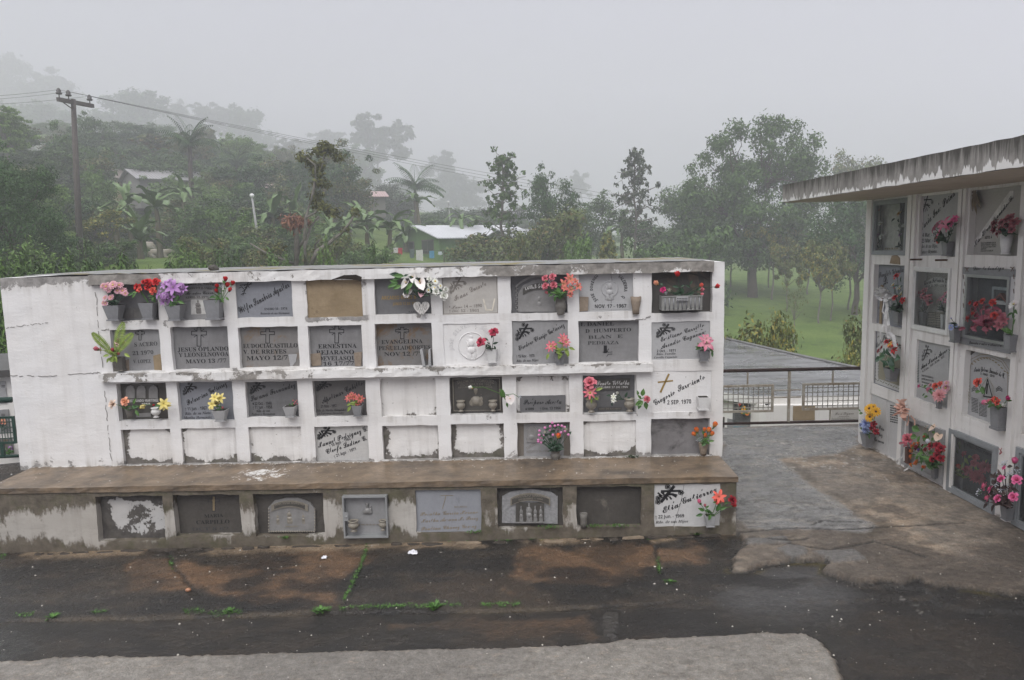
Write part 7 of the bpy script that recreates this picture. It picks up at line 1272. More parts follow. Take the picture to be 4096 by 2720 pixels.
        for i in range(10):
            a = i * 2.4; q = (U(.12, .36) * math.cos(a), U(.12, .36) * math.sin(a), U(.55, .95)); limb(mb, fk, q, .008, .002, rs, .15)
            for j in range(3): r = U(.045, .10); cl.append((np.array(q) + rs.normal(size=3) * .06, (r, r, r * .8)))
    tm_ = mb.mesh(kind + '_trunk', [bark], True); v, f = leaf_cloud(cl, nl, ls, rs, asp, up); cm_ = np_mesh(kind + '_crown', v, f, [FOL[fol]]); _TV[key] = (tm_, cm_); return _TV[key]
def hit_land(px, py):
    d = ray(px, py); d = d / math.hypot(d.x, d.y); a = 8.
    while a < 300:
        if ZC + d.z * a < lz(d.x * a, d.y * a): return a
        a *= 1.01
    return 300.
def plant(name, label, cat, kind, px, top, wpx, d, fol, var=0, nl=2600, ls=.022, group=None, base=None, sink=.0):
    """a tree at this distance, its crown as high and wide as in the photo"""
    if base: d = hit_land(px, base)
    q_ = at3(px, top + wpx * .4, d); x, y = q_.x, q_.y; zb = lz(x, y) - sink; H = z_at(px, top, d) - zb; w = wpx / FPX * d; sc = w / {'broad': .86, 'lobed': .95, 'sparse': .5, 'umbrella': .85, 'bush': 1.05, 'cone': .66, 'feather': .8, 'orchard': .8}[kind]
    sxy = max(.3 * H, min(sc, 3.0 * H)); t = thing(name, label, cat, loc(x, y, zb) @ Matrix.Rotation(rnd.uniform(0, 6.28) if kind != 'lobed' else .1, 4, 'Z') @ Matrix.Diagonal((sxy, sxy, H / .98, 1)), group)
    tr, cr = tree_mesh(kind, var, fol, int(nl * 1.5), ls); link('trunk', tr, t); link('crown', cr, t); return t
HZG = 'trees fading into the mist on the ridge'
for i, (px, top, w, d, fol, kind, lab) in enumerate((
    (75, 385, 230, 120, 'mid', 'broad', 'misty spreading tree on the ridge left of the utility pole'), (10, 225, 190, 185, 'grey', 'broad', 'faintest tall tree shape in the fog at the upper left corner'), (200, 318, 230, 175, 'grey', 'broad', 'pale wide tree shape in fog just above the crossarm'),
    (345, 430, 200, 118, 'dark', 'broad', 'dark misty tree right behind the utility pole crossarm'), (535, 378, 250, 122, 'dark', 'broad', 'large round dark misty tree, tallest on the ridge right of the pole'), (690, 425, 150, 165, 'grey', 'broad', 'pale misty tree between the two big round ridge trees'),
    (830, 412, 230, 138, 'grey', 'umbrella', 'grey misty tree with a broad flat crown on the ridge'), (990, 442, 170, 132, 'dark', 'broad', 'misty tall tree at the right end of the wooded ridge'), (1310, 530, 260, 142, 'grey', 'umbrella', 'pale flat topped tree behind the brownish round tree'),
    (1510, 468, 240, 108, 'grey', 'umbrella', 'tall feathery tree with bare twin trunks against the white sky'), (1440, 600, 170, 95, 'mid', 'broad', 'grey green tree left of the tall feathery tree'), (1775, 612, 150, 130, 'grey', 'umbrella', 'faint small feathery tree right of the tall one'), (2285, 690, 130, 140, 'grey', 'umbrella', 'faint thin crown peeping over the leafy tree in the middle'),
    (1600, 735, 170, 100, 'grey', 'broad', 'misty low tree behind the banana plants'), (1830, 700, 220, 120, 'grey', 'broad', 'pale misty tree behind the second street lamp'), (1130, 560, 150, 105, 'grey', 'umbrella', 'misty thin tree left of the brownish round tree'))):
    plant('tree', lab, 'tree', kind, px, top, w, d * 2.45, fol, i % 3, 5200 if kind != 'umbrella' else 3800, .027, HZG)
MID = 'trees on the lower slope'
for i, (px, top, w, d, fol, kind, nl, ls, lab) in enumerate((
    (1235, 562, 310, 68, 'olive', 'broad', 4200, .021, 'large brownish green round tree in the middle distance'), (610, 535, 170, 78, 'olive', 'sparse', 1800, .022, 'open yellowish tree with airy tufts left of the palm'), (2200, 705, 230, 48, 'dark', 'broad', 2600, .022, 'leafy dark tree with a gap in its crown, middle of the view'),
    (2005, 612, 210, 44, 'mid', 'sparse', 1700, .016, 'thin grey green tree with curling branches above the green house'), (2540, 585, 200, 48, 'grey', 'sparse', 1300, .015, 'thin bare tipped tree with layered branches left of the big tree'), (3020, 452, 560, 55, 'mid', 'lobed', 32000, .0095, 'big tall leafy tree with two crowns left of the roof'),
    (2785, 690, 300, 62, 'mid', 'broad', 4200, .02, 'lower tree leaning against the left of the big tree'), (3440, 640, 260, 85, 'olive', 'broad', 3200, .022, 'olive tree top showing above the roof corner'), (3430, 785, 320, 46, 'dark', 'broad', 4200, .018, 'dark tree under the roof corner beside the building'),
    (20, 560, 330, 27, 'dark', 'broad', 9000, .013, 'large dark glossy tree at the left edge of the photo'), (225, 640, 190, 62, 'light', 'broad', 3200, .02, 'light green rounded tree left of the utility pole'), (365, 690, 180, 52, 'fresh', 'broad', 3200, .02, 'bright green rounded tree right beside the utility pole'),
    (425, 838, 180, 38, 'yellow', 'orchard', 3000, .02, 'small yellow flowering tree right of the pole'), (730, 640, 220, 82, 'olive', 'broad', 2600, .022, 'olive tree below the palm on the slope'), (2360, 800, 270, 60, 'mid', 'broad', 3200, .02, 'rounded bushy tree between the leafy tree and the thin one'), (2640, 845, 290, 58, 'mid', 'broad', 3200, .02, 'bushy tree at the foot of the layered thin tree'))):
    plant('tree', lab, 'tree', kind, px, top, w, d, fol, i % 3 if kind != 'lobed' else 0, int(nl * (1.9 if kind == 'broad' else 1)), ls * (.74 if kind == 'broad' else 1), MID)
# bushes
for i, (px, top, w, d, fol, kind, lab) in enumerate((
    (1930, 905, 280, 42, 'olive', 'bush', 'rounded olive bush hiding the right end of the green house'), (2430, 925, 140, 38, 'yellow', 'cone', 'yellowish cone shaped bush behind the wall'), (2190, 850, 300, 40, 'olive', 'bush', 'wide bush under the leafy tree with a crown gap'), (2620, 930, 260, 42, 'mid', 'bush', 'dark bush left of the grass slope'), (2790, 905, 260, 44, 'mid', 'bush', 'bush under the low tree beside the grass slope'),
    (900, 838, 260, 45, 'olive', 'bush', 'tall olive bush under the banana plants'), (690, 905, 230, 58, 'mid', 'bush', 'bush behind the white cow'), (1010, 905, 250, 36, 'olive', 'bush', 'olive bush left of the mossy crooked tree'), (1290, 900, 220, 40, 'mid', 'bush', 'bush right of the mossy crooked tree'), (1400, 940, 150, 36, 'olive', 'bush', 'olive bush beside the green house gable'), (150, 880, 240, 30, 'mid', 'bush', 'bush at the foot of the dark glossy tree'), (560, 880, 200, 60, 'dark', 'bush', 'dark bush right of the yellow flowering tree'), (1180, 850, 240, 50, 'dark', 'bush', 'dark bush behind the mossy crooked tree'), (2080, 930, 180, 36, 'olive', 'bush', 'small bush right of the grey metal roof'), (1740, 880, 160, 66, 'mid', 'bush', 'bush behind the white metal roof'))):
    plant('bush', lab, 'bush', kind, px, top, w, d, fol, i % 3, 3000, .03, 'bushes behind the wall')
r3 = np.random.RandomState(12)
for i in range(96):
    px = r3.uniform(-60, 1350) if i < 74 else r3.uniform(1300, 2750); d = 78 + 215 * r3.rand() ** 1.5 if i < 74 else r3.uniform(75, 130); x, y = at_dist(px, d); zt = lz(x, y) + r3.uniform(2.2, 4.8); top = horizon(px) - (zt - ZC) / d * FPX
    plant('bush', 'low dark bush scattered over the misty hillside', 'bush', 'bush', px, top, r3.uniform(5, 11) / d * FPX, d, ('mid', 'dark', 'mid', 'grey')[i % 4], i % 3, 3600, .021, 'low bushes scattered over the misty hillside')
for i in range(17):
    px = -70 + i * 66 + r3.uniform(-20, 20); d = r3.uniform(13.5, 18); plant('hedge_shrub', 'feathery green shrub of the hedge just behind the wall', 'shrub', 'feather', px, r3.uniform(985, 1035) + max(0, i - 6) * 3.0 + (30 if abs(px - 602) < 90 else 0), r3.uniform(120, 170), d, 'fresh' if i % 3 else 'mid', i % 3, 6000, .036, 'feathery shrubs of the hedge behind the wall', sink=.2)
for i in range(9):
    px = -30 + i * 190 + r3.uniform(-30, 30)
    if abs(px - 602) < 110: continue
    plant('hedge_shrub', 'pale feathery shrub in the rough field beyond the hedge', 'shrub', 'feather', px, r3.uniform(935, 985), r3.uniform(110, 170), r3.uniform(21, 28), ('fresh', 'light', 'mid')[i % 3], i % 3, 2600, .036, 'feathery shrubs in the rough field', sink=.2)
for i in range(30):
    px = -60 + i * 62 + r3.uniform(-25, 25); d = r3.uniform(27, 46)
    if px > 1530: px += 560
    if abs(px - 602) < 120: continue
    plant('bush', 'ragged bush in the rough undergrowth between the hedge and the houses', 'bush', 'bush', px, r3.uniform(890, 975), r3.uniform(110, 200), d, ('mid', 'fresh', 'olive', 'mid')[i % 4], i % 3, 3200, .028, 'ragged bushes in the undergrowth')
for i in range(58):
    px = r3.uniform(-90, 1400); d = 60 + 70 * r3.rand(); x, y = at_dist(px, d); top = horizon(px) - (lz(x, y) + r3.uniform(3.6, 7.5) - ZC) / d * FPX
    plant('hillside_tree', 'bushy tree in the dense misty woodland of the hillside', 'tree', 'broad' if i % 4 else 'umbrella', px, top, r3.uniform(3.6, 6.5) / d * FPX, d, ('mid', 'olive', 'dark', 'mid', 'light')[i % 5], i % 3, 5000, .019, 'bushy trees of the wooded hillside')
for i in range(84):
    px = -60 + (i * 61) % 1330 + r3.uniform(-30, 30); d = 39 + (i * 17) % 38 + r3.uniform(-2, 2); x, y = at_dist(px, d); hh = r3.uniform(1.7, 3.6) * (.8 if d < 54 else 1.)
    if abs(px - 602) < 120 and d < 55: continue
    plant('bush', 'leafy bush between the banana plants on the lower slope', 'bush', 'bush', px, horizon(px) - (lz(x, y) + hh - ZC) / d * FPX, r3.uniform(2.2, 4.2) / d * FPX, d, ('mid', 'olive', 'fresh', 'dark', 'grey', 'light')[i % 6], i % 3, 3400, .024, 'leafy bushes between the banana plants')
# right slope
for i, (px, base, top, w, fol, lab) in enumerate(((3078, 1153, 900, 150, 'mid', 'slope tree with a thick straight trunk, under the big tree'), (3010, 1160, 930, 130, 'mid', 'slim slope tree left of the thick straight trunk'), (3092, 1203, 890, 190, 'yellow', 'yellowing slope tree with a pale forked trunk, in front of the big tree'), (3180, 1393, 1120, 90, 'olive', 'nearly bare pale sapling on the open grass'), (3282, 1293, 985, 170, 'yellow', 'yellowing tree with a crooked pale trunk, middle of the grass slope'),
        (3330, 1285, 960, 160, 'olive', 'olive tree right of the crooked pale trunk'), (3150, 1245, 1000, 120, 'olive', 'thin tree with a short pale trunk on the grass'), (3236, 1184, 920, 170, 'mid', 'dense green tree high on the grass slope'), (3400, 1240, 930, 200, 'yellow', 'yellow green tree beside the building wall'), (2925, 1150, 900, 170, 'mid', 'green tree at the upper left of the grass slope'))):
    plant('slope_tree', lab, 'tree', 'orchard', px, top, w, 0, fol, i % 3, 4200 if i != 3 else 300, .02, 'small trees on the grass slope', base=base)
plant('bush', 'yellow leaved bush at the top left of the grass, just right of the wall', 'bush', 'bush', 2930, 1165, 420, 17, 'yellow', 0, 6500, .02, 'leafy bushes at the lower edge of the grass'); plant('bush', 'glossy green and yellow bush beside the flat roof, lower edge of the grass', 'bush', 'bush', 3080, 1255, 300, 16, 'yellow', 1, 5000, .02, 'leafy bushes at the lower edge of the grass')
plant('bush', 'dark red tinged bush against the white building corner', 'bush', 'bush', 3450, 1255, 260, 17, 'olive', 2, 4500, .022, 'leafy bushes at the lower edge of the grass'); plant('bush', 'low yellow green bush below the dark one at the building corner', 'bush', 'bush', 3400, 1395, 240, 15, 'yellow', 1, 4000, .022, 'leafy bushes at the lower edge of the grass')
# palms
def palm(px, top, wpx, d, lab, var):
    d *= .74 if px < 1500 else 1.; wpx *= 1.1; x, y = at_dist(px, d); zb = lz(x, y); H = z_at(px, top, d) - zb; w = wpx / FPX * d; rs = np.random.RandomState(var + 50); t = thing('palm_tree', lab, 'palm', loc(x, y, zb), 'palms on the misty slope'); mb = MB(); L_ = w * .56; hc = H - L_ * .55; limb(mb, (0, 0, -.3), (.1, 0, hc), .2, .13, rs, .01, 8, 6); mb.build('trunk', [BARK], t, True); mb = MB()
    for i in range(17):
        a = i * 2.4; el = R(rs.uniform(12, 78)); v0 = Vector((math.cos(a) * math.cos(el), math.sin(a) * math.cos(el), math.sin(el))); p = Vector((.1, 0, hc)); dirv = v0.copy(); pts = [p.copy()]
        for k in range(9): p = p + dirv * L_ / 9; dirv = (dirv + Vector((0, 0, -.16))).normalized(); pts.append(p.copy())
        mb.tube(pts, [.03 - .0028 * k for k in range(10)], 4, None, False)
        for k in range(1, 10):
            sd = (pts[k] - pts[k - 1]).cross(Vector((0, 0, 1))).normalized()
            for q in (-1, 1):
                for m_ in range(2): leaf(mb, pts[k - 1].lerp(pts[k], m_ * .5 + .2), sd * q + dirv * .5 + Vector((0, 0, -.25)), (0, 0, 1), L_ * .24 * math.sin(math.pi * (.2 + .75 * k / 10)), L_ * .028, .3)
    mb.build('crown', [FOL['dark']], t)
for i, (px, top, w, d, lab) in enumerate(((785, 500, 200, 84, 'palm with an upright feathery crown in the mist'), (965, 590, 170, 98, 'palm with a drooping crown right of the upright one'), (1665, 672, 210, 70, 'dark palm behind the green house'), (360, 545, 170, 104, 'faint palm behind the utility pole'))): palm(px, top, w, d, lab, i)
def banana(px, top, wpx, d, lab, var):
    d *= .80 if px < 1300 else .88; wpx *= 1.0; x, y = at_dist(px, d); zb = lz(x, y); H = z_at(px, top, d) - zb; w = wpx / FPX * d; rs = np.random.RandomState(var + 80); t = thing('banana_plant', lab, 'banana plant', loc(x, y, zb) @ Matrix.Rotation(rs.uniform(0, 6), 4, 'Z'), 'banana plants on the slope'); mb = MB(); hs_ = max(.6, H - w * .55); limb(mb, (0, 0, -.2), (.1, 0, hs_), .17, .10, rs, .03, 7); mb.build('stem', [stone('banana_stem', (.14, .13, .07), (.09, .08, .05), 6, .7)], t, True)
    for i in range(11):
        mb = MB(); a = i * 2.4; el = R(rs.uniform(15, 82)); L_ = w * .62 * rs.uniform(.8, 1.1); dv = Vector((math.cos(a) * math.cos(el), math.sin(a) * math.cos(el), math.sin(el))); p = Vector((.1, 0, hs_)); P_ = []; dr = rs.uniform(.14, .40)
        for k in range(8):
            s = k / 7; sd = dv.cross(Vector((0, 0, 1))).normalized(); nn = sd.cross(dv); ww = L_ * .088 * (0.15 + math.sin(math.pi * min(1, s * .93 + .04)) ** .7)
            for q in (-1, -.5, 0, .5, 1): P_.append(p + sd * (q * ww) - nn * (-abs(q) * ww * .35) + Vector(rs.normal(size=3) * .05 * abs(q)))
            p = p + dv * L_ / 7; dv = (dv + Vector((0, 0, -dr))).normalized()
        mb.grid(P_, 8, 5); mb.build('leaf', [FOL['banana']], t, True)
for i, (px, top, w, d, lab) in enumerate(((530, 690, 200, 56, 'banana plant with upright leaves, left of the grey roof'), (640, 715, 190, 54, 'banana plant with one tall upright leaf, below the palms'), (470, 765, 160, 52, 'banana plant beside the cream house'), (560, 840, 200, 48, 'banana plant with drooping leaves, lowest on the left slope'), (745, 690, 140, 62, 'banana plant behind the taller ones'), (1010, 790, 170, 56, 'banana plant left of the nearer street lamp'), (1095, 745, 210, 54, 'banana plant right of the nearer street lamp'), (1190, 745, 200, 55, 'banana plant in front of the pink roof'), (1400, 800, 220, 47, 'banana plant with yellowing leaves above the green house'),
    (1475, 780, 200, 50, 'banana plant in the middle of the clump above the green house'), (1560, 800, 210, 49, 'banana plant at the right of the clump above the green house'), (1330, 830, 190, 46, 'banana plant at the left of the clump above the green house'), (1625, 850, 170, 62, 'banana plant just behind the green gable'), (1680, 730, 130, 66, 'single upright banana leaf plant under the dark palm'), (2490, 830, 170, 62, 'banana plant behind the layered thin tree'), (1850, 800, 150, 64, 'banana plant right of the farther street lamp'))): banana(px, top, w, d, lab, i)
# the crooked mossy tree with red air plants
d = 24.; x, y = at3(1190, 1050, d)[:2]; zb = lz(x, y); t = thing('crooked_tree', 'crooked mossy tree with yellow green tufts and a red brown air plant', 'tree', loc(x, y, zb)); mb = MB(); cl = []; rs = np.random.RandomState(3); dirx = ri
def cp(ox, oy, dd=0.):
    fx_, fy_ = full('O', ox, oy); q_ = at3(fx_, fy_, d + dd); return np.array([q_.x - x, q_.y - y, q_.z - zb])
for pts, r0, r1 in (([(395, 1480), (400, 1250), (398, 1110), (375, 1040)], .10, .05), ([(400, 1400), (420, 1260), (470, 1200), (480, 1010), (540, 800), (560, 680), (560, 560), (470, 480)], .07, .02), ([(540, 800), (620, 560), (650, 400)], .03, .012), ([(480, 1430), (470, 1250), (520, 1090), (590, 1000)], .07, .03), ([(520, 1430), (570, 1300), (690, 1220), (800, 1130), (870, 1040), (900, 960)], .08, .025), ([(380, 1410), (250, 1360), (130, 1310), (0, 1230)], .06, .02), ([(560, 1310), (560, 1240), (620, 1180)], .05, .02), ([(395, 1150), (350, 980), (330, 900)], .03, .012), ([(480, 1010), (640, 920), (700, 960)], .03, .012)):
    P_ = [cp(*p, rs.uniform(-.4, .4)) for p in pts]; mb.tube(P_, [r0 + (r1 - r0) * i / (len(P_) - 1) for i in range(len(P_))], 6)
mb.build('trunk', [BARKP], t, True)
for ox, oy, r in ((470, 480, .30), (440, 500, .22), (510, 540, .24), (600, 440, .35), (680, 420, .36), (760, 490, .30), (640, 390, .28), (600, 560, .3), (560, 600, .3), (590, 640, .25), (630, 720, .32), (570, 720, .28), (570, 820, .34), (560, 860, .22), (600, 910, .36), (650, 930, .26), (720, 970, .34), (680, 960, .22), (560, 1300, .16), (820, 1110, .22), (900, 960, .25), (200, 1300, .22), (120, 1300, .22), (240, 1280, .3)): cl.append((cp(ox, oy), (r, r, r * .7)))
v_, f_ = leaf_cloud([(c_, tuple(q * .8 for q in r_)) for c_, r_ in cl], 2300, .062, rs, .5); link('crown', np_mesh('crown', v_, f_, [leaf_mat('mossy_tuft', (.075, .085, .018), (.15, .15, .035), .6, .3)]), t)
v_, f_ = leaf_cloud([(cp(380, 1050), (.42, .42, .22)), (cp(440, 1050), (.3, .3, .16)), (cp(400, 1090), (.2, .2, .2))], 420, .16, rs, .14, .8); link('air_plant', np_mesh('air_plant', v_, f_, [FOL['brown']]), t)

# ------------------------------------------------------------------ utility pole and wires
d = 35.; x, y = at3(318, 1010, d)[:2]; zb = lz(x, y); zt = z_at(293, 397, d); t = thing('utility_pole', 'weathered wooden utility pole with a tilted crossarm and three insulators', 'utility pole', loc(x, y, zb)); WOOD = stone('weathered_wood', (.13, .115, .105), (.08, .07, .065), 8, .9, .2, .4, 40)
X2, Y2 = at3(293, 397, d)[:2]; top = Vector((X2 - x, Y2 - y, zt - zb)); mb = MB(); mb.tube([(0, 0, -.4), top * .5, top], [.135, .115, .09], 10); mb.build('pole', [WOOD], t, True)
def pp(px, py, dd): return at3(px, py, dd) - Vector((x, y, zb))
A_ = pp(232, 397, 34.2); B_ = pp(371, 424, 36.2); mb = MB(); mb.bar(A_, B_, .13, .15); mb.build('crossarm', [WOOD], t); mb = MB(); mb.bar(pp(255, 405, 34.5) + Vector((0, -.05, -.05)), pp(296, 440, 35), .03); mb.build('brace', [WOOD], t); INS = plain('insulator_glaze', (.05, .045, .04), .35, .5); tips = []
for s in (.04, .30, .92):
    p = A_.lerp(B_, s) + Vector((0, 0, .07)); mb = MB(); mb.lathe([(.02, 0), (.02, .12), (.10, .13), (.12, .18), (.08, .2), (.09, .26), (.05, .34), (.03, .36)], p, 10); mb.build('insulator', [INS], t, True); tips.append(Vector((x, y, zb)) + p + Vector((0, 0, .3)))
WIRE = plain('wire', (.07, .07, .07), .6)
for i, p in enumerate(tips):
    e1 = Vector((*at_dist(3900, 62), z_at(3900, 985 + 26 * i, 62))); e0 = Vector((*at_dist(-420, 55), z_at(-420, 380 + 16 * i, 55)))
    mb = MB(); pts = []
    for a_, b2 in ((e0, p), (p, e1)):
        for k in range(12): s = k / 11; q = a_.lerp(b2, s); q.z -= .55 * 4 * s * (1 - s) * (1 if b2 is e1 else .5); pts.append(q)
    mb.tube(pts[:12] + pts[13:], .0065, 5, None, False); o = mb.build('power_line', [WIRE]); tag(o, ('uppermost power line crossing the misty sky from the pole', 'middle power line crossing the misty sky from the pole', 'lowest power line crossing the misty sky from the pole')[i], 'wire', 'power lines on the utility pole')
# street lamps
for px, tp, bs, d, lab in ((1031, 782, 910, 37, 'grey street lamp with a white globe beside the banana plants'), (1799, 808, 900, 62, 'thin street lamp with a white globe behind the white roof')):
    x, y = at_dist(px + 12, d); zb = lz(x, y); h = z_at(px, tp, d) - zb; t = thing('street_lamp', lab, 'street lamp', loc(x, y, zb)); mb = MB(); mb.tube([(0, 0, -.3), (-.12, 0, h * .5), (-.24, 0, h - .1)], [.075, .06, .045], 8); mb.build('post', [plain('concrete_post', (.34, .34, .34), .8)], t, True); mb = MB(); mb.ell((-.24, 0, h), (.11, .11, .10), 12, 8); mb.build('lamp_globe', [plain('white_globe', (.72, .72, .72), .4)], t, True)
# ------------------------------------------------------------------ houses on the slope
def house(px, d, w, l, hw, hr, ang, wall, roof, lab, base=None, wins=(), over=.35):
    """gable house: gable front w wide facing -y, l long, turned by ang"""
    x, y = at_dist(px, d); zb = base if base is not None else lz(x, y); t = thing('house', lab, 'house', loc(x, y, zb) @ Matrix.Rotation(R(ang), 4, 'Z')); mb = MB(); P_ = [(-w / 2, -.8), (w / 2, -.8), (w / 2, hw), (0, hw + hr), (-w / 2, hw)]; mb.prism(P_, 0, l); mb.build('wall', [wall], t); mb = MB(); th = .07
    for s in (-1, 1):
        e_ = hr / (w / 2); x1 = s * (w / 2 + over); mb.add([(0, -over, hw + hr + .03), (x1, -over, hw - over * e_ + .03), (x1, l + over, hw - over * e_ + .03), (0, l + over, hw + hr + .03), (0, -over, hw + hr + .03 + th), (x1, -over, hw - over * e_ + .03 + th), (x1, l + over, hw - over * e_ + .03 + th), (0, l + over, hw + hr + .03 + th)], [(0, 1, 2, 3), (7, 6, 5, 4), (0, 4, 5, 1), (1, 5, 6, 2), (2, 6, 7, 3)])
    mb.build('roof', [roof], t)
    for wx, wz, ww, wh in wins:
        mb = MB(); mb.box((wx - ww / 2, -.03, wz), (wx + ww / 2, .04, wz + wh)); f = mb.build('window', [plain('window_frame_wood', (.10, .085, .08), .7)], t); mb = MB(); mb.box((wx - ww / 2 + .07, -.04, wz + .07), (wx - .03, -.031, wz + wh - .07)); mb.box((wx + .03, -.04, wz + .07), (wx + ww / 2 - .07, -.031, wz + wh - .07)); mb.build('pane', [plain('dark_pane', (.045, .05, .055), .2, .5)], f)
    return t
def rib_roof(name, c):
    b = NB(name); s = b.n('ShaderNodeTexWave'); s.bands_direction = 'Y'; s.inputs['Scale'].default_value = 1.3; b.l(b.co, s.inputs[0]); col = b.mix(b.mr(b.noise(1.2, 4), .35, .7, 0, .5), c, tuple(q * .75 for q in c)); b.bump(s.outputs['Fac'], .8, .04); return b.done(b.mix(b.mr(s.outputs['Fac'], 0, .3, .3, 0), col, tuple(q * .6 for q in c)), .45, .5)
house(1668, 54, 5.4, 9, 1.95, .85, -50, stone('green_house_wall', (.15, .26, .10), (.11, .20, .075), 3, .8, .2, .1, 30), rib_roof('white_metal_roof', (.60, .61, .64)), 'light green house with a white metal roof and laundry in front', z_at(1668, 1064, 54), ((-1.0, .75, 1.35, 1.0), (1.35, .85, 1.45, 1.0)))
house(2010, 50, 3.4, 4.5, 1.0, .45, -62, plain('grey_shed_wall', (.30, .30, .29), .8), rib_roof('grey_metal_roof', (.42, .43, .45)), 'low grey shed with a metal roof right of the green house', z_at(2010, 1040, 50) + .5)
house(390, 76, 5, 6, 2.2, 1., -30, plain('cream_wall', (.52, .45, .26), .8), rib_roof('brown_tin', (.24, .2, .17)), 'cream house half hidden by trees near the utility pole', z_at(390, 818, 76), ((0, .9, 1., 1.),)); house(545, 72, 5.5, 6, 1.6, .9, -50, plain('grey_wall', (.3, .29, .28), .8), rib_roof('grey_tin', (.33, .32, .33)), 'house with a grey tin roof among the banana plants', z_at(545, 800, 72))
house(930, 78, 5, 7, 1.5, .7, -75, plain('dull_wall', (.2, .19, .17), .8), rib_roof('pink_tin', (.46, .30, .29)), 'house with a pink roof behind the nearer street lamp', z_at(930, 830, 78)); house(1250, 76, 5, 7, 1.2, .6, -75, plain('dull_wall', (.2, .19, .17), .8), rib_roof('pink_tin', (.46, .30, .29)), 'house with a long pink roof behind the crooked mossy tree', z_at(1250, 845, 76)); house(200, 95, 3.5, 4, 2, .8, -20, plain('white_wall', (.6, .6, .6), .8), rib_roof('brown_tin', (.24, .2, .17)), 'tiny white house high on the misty hillside', z_at(196, 662, 95))
# laundry in front of the green house
d = 50.; L0 = Vector((*at_dist(1570, d), z_at(1570, 986, d))); L1 = Vector((*at_dist(1775, d), z_at(1775, 1004, d))); mb = MB(); mb.tube([L0, L0.lerp(L1, .5) - Vector((0, 0, .08)), L1], .012, 4); mb.tube([L0 - Vector((0, 0, 1.6)), L0 + Vector((0, 0, .1))], .04, 6); mb.tube([L1 - Vector((0, 0, 1.4)), L1 + Vector((0, 0, .1))], .04, 6); tag(mb.build('clothes_line', [BARK]), 'washing line strung in front of the green house', 'clothes line')
for i, (s, w, h, c, lab) in enumerate(((.06, .3, .34, (.62, .6, .6), 'white shirt at the left end of the washing line'), (.13, .38, .45, (.42, .04, .05), 'red shirt on the washing line'), (.37, .3, .62, (.10, .14, .13), 'dark green towel on the washing line'), (.52, .45, .75, (.6, .6, .58), 'long white garment in the middle of the washing line'), (.76, .32, .5, (.08, .28, .46), 'blue garment on the washing line'), (.93, .3, .22, (.55, .6, .66), 'pale small cloth at the right end of the washing line'))):
    p = L0.lerp(L1, s) - Vector((0, 0, .06)); mb = MB(); P_ = []
    for a_ in range(5):
        for b2 in range(6): u_ = a_ / 4 - .5; P_.append((u_ * w * (1 + .2 * (b2 == 0) * (i < 2)), .04 * math.sin(a_ * 2.2 + i) * b2 / 5, -h * b2 / 5 * (1 - .12 * abs(u_) * (i % 3))))
    mb.grid(P_, 5, 6); o = mb.build('garment', [plain('cloth_%d' % i, c, .9, .1)]); o.location = p; sol = o.modifiers.new('thickness', 'SOLIDIFY'); sol.thickness = .012; tag(o, lab, 'garment', 'laundry in front of the green house')
# two cows in the field
def cow(px, py, d, ang, lab, lying=False):
    x, y = at_dist(px, d); zb = lz(x, y); sc = .66 if not lying else .55; J = [(0, 0, 1.12), (.45, 0, 1.18), (.95, 0, 1.12), (1.22, 0, 1.25), (1.52, 0, 1.36), (1.86, 0, 1.16), (-.35, 0, 1.15), (-.55, 0, 1.2), (-.62, 0, .75)]; Rr = [.36, .35, .33, .22, .17, .10, .34, .06, .035]; E = [(0, 1), (1, 2), (2, 3), (3, 4), (4, 5), (0, 6), (6, 7), (7, 8)]
    def chain(par, pts):
        for p, r in pts: J.append(p); Rr.append(r); E.append((par, len(J) - 1)); par = len(J) - 1
    for s in (-1, 1):
        if lying: chain(2, [((.95, s * .25, .72), .12), ((1.25, s * .28, .66), .07), ((1.0, s * .3, .62), .05)]); chain(6, [((-.2, s * .32, .78), .17), ((.15, s * .42, .66), .08), ((-.15, s * .42, .62), .05)])
        else: chain(2, [((.9, s * .2, .8), .13), ((.93, s * .2, .45), .075), ((.9, s * .2, .03), .06)]); chain(6, [((-.36, s * .2, .82), .17), ((-.5, s * .2, .48), .075), ((-.42, s * .2, .03), .06)])
        chain(4, [((1.5, s * .16, 1.44), .035), ((1.46, s * .27, 1.42), .02)])
    me = bpy.data.meshes.new('cow'); me.from_pydata(J, E, []); me.materials.append(stone('white_cow_hide', (.60, .56, .50), (.46, .38, .30), 1.6, .8, .2, .1, 30)); o = link('cow', me); o.matrix_world = loc(x, y, zb - (.33 if lying else 0)) @ Matrix.Rotation(R(ang), 4, 'Z') @ Matrix.Scale(sc, 4); sk = o.modifiers.new('skin', 'SKIN')
    for v_, r_ in zip(me.skin_vertices[0].data, Rr): v_.radius = (r_, r_)
    me.skin_vertices[0].data[0].use_root = True; o.modifiers.new('smooth', 'SUBSURF').levels = 1; o.modifiers['smooth'].render_levels = 1; tag(o, lab, 'cow')
cow(598, 1024, 52, 222, 'cream white cow standing in the green field'); cow(618, 1042, 46, 20, 'white cow lying in the grass below the standing one', True)
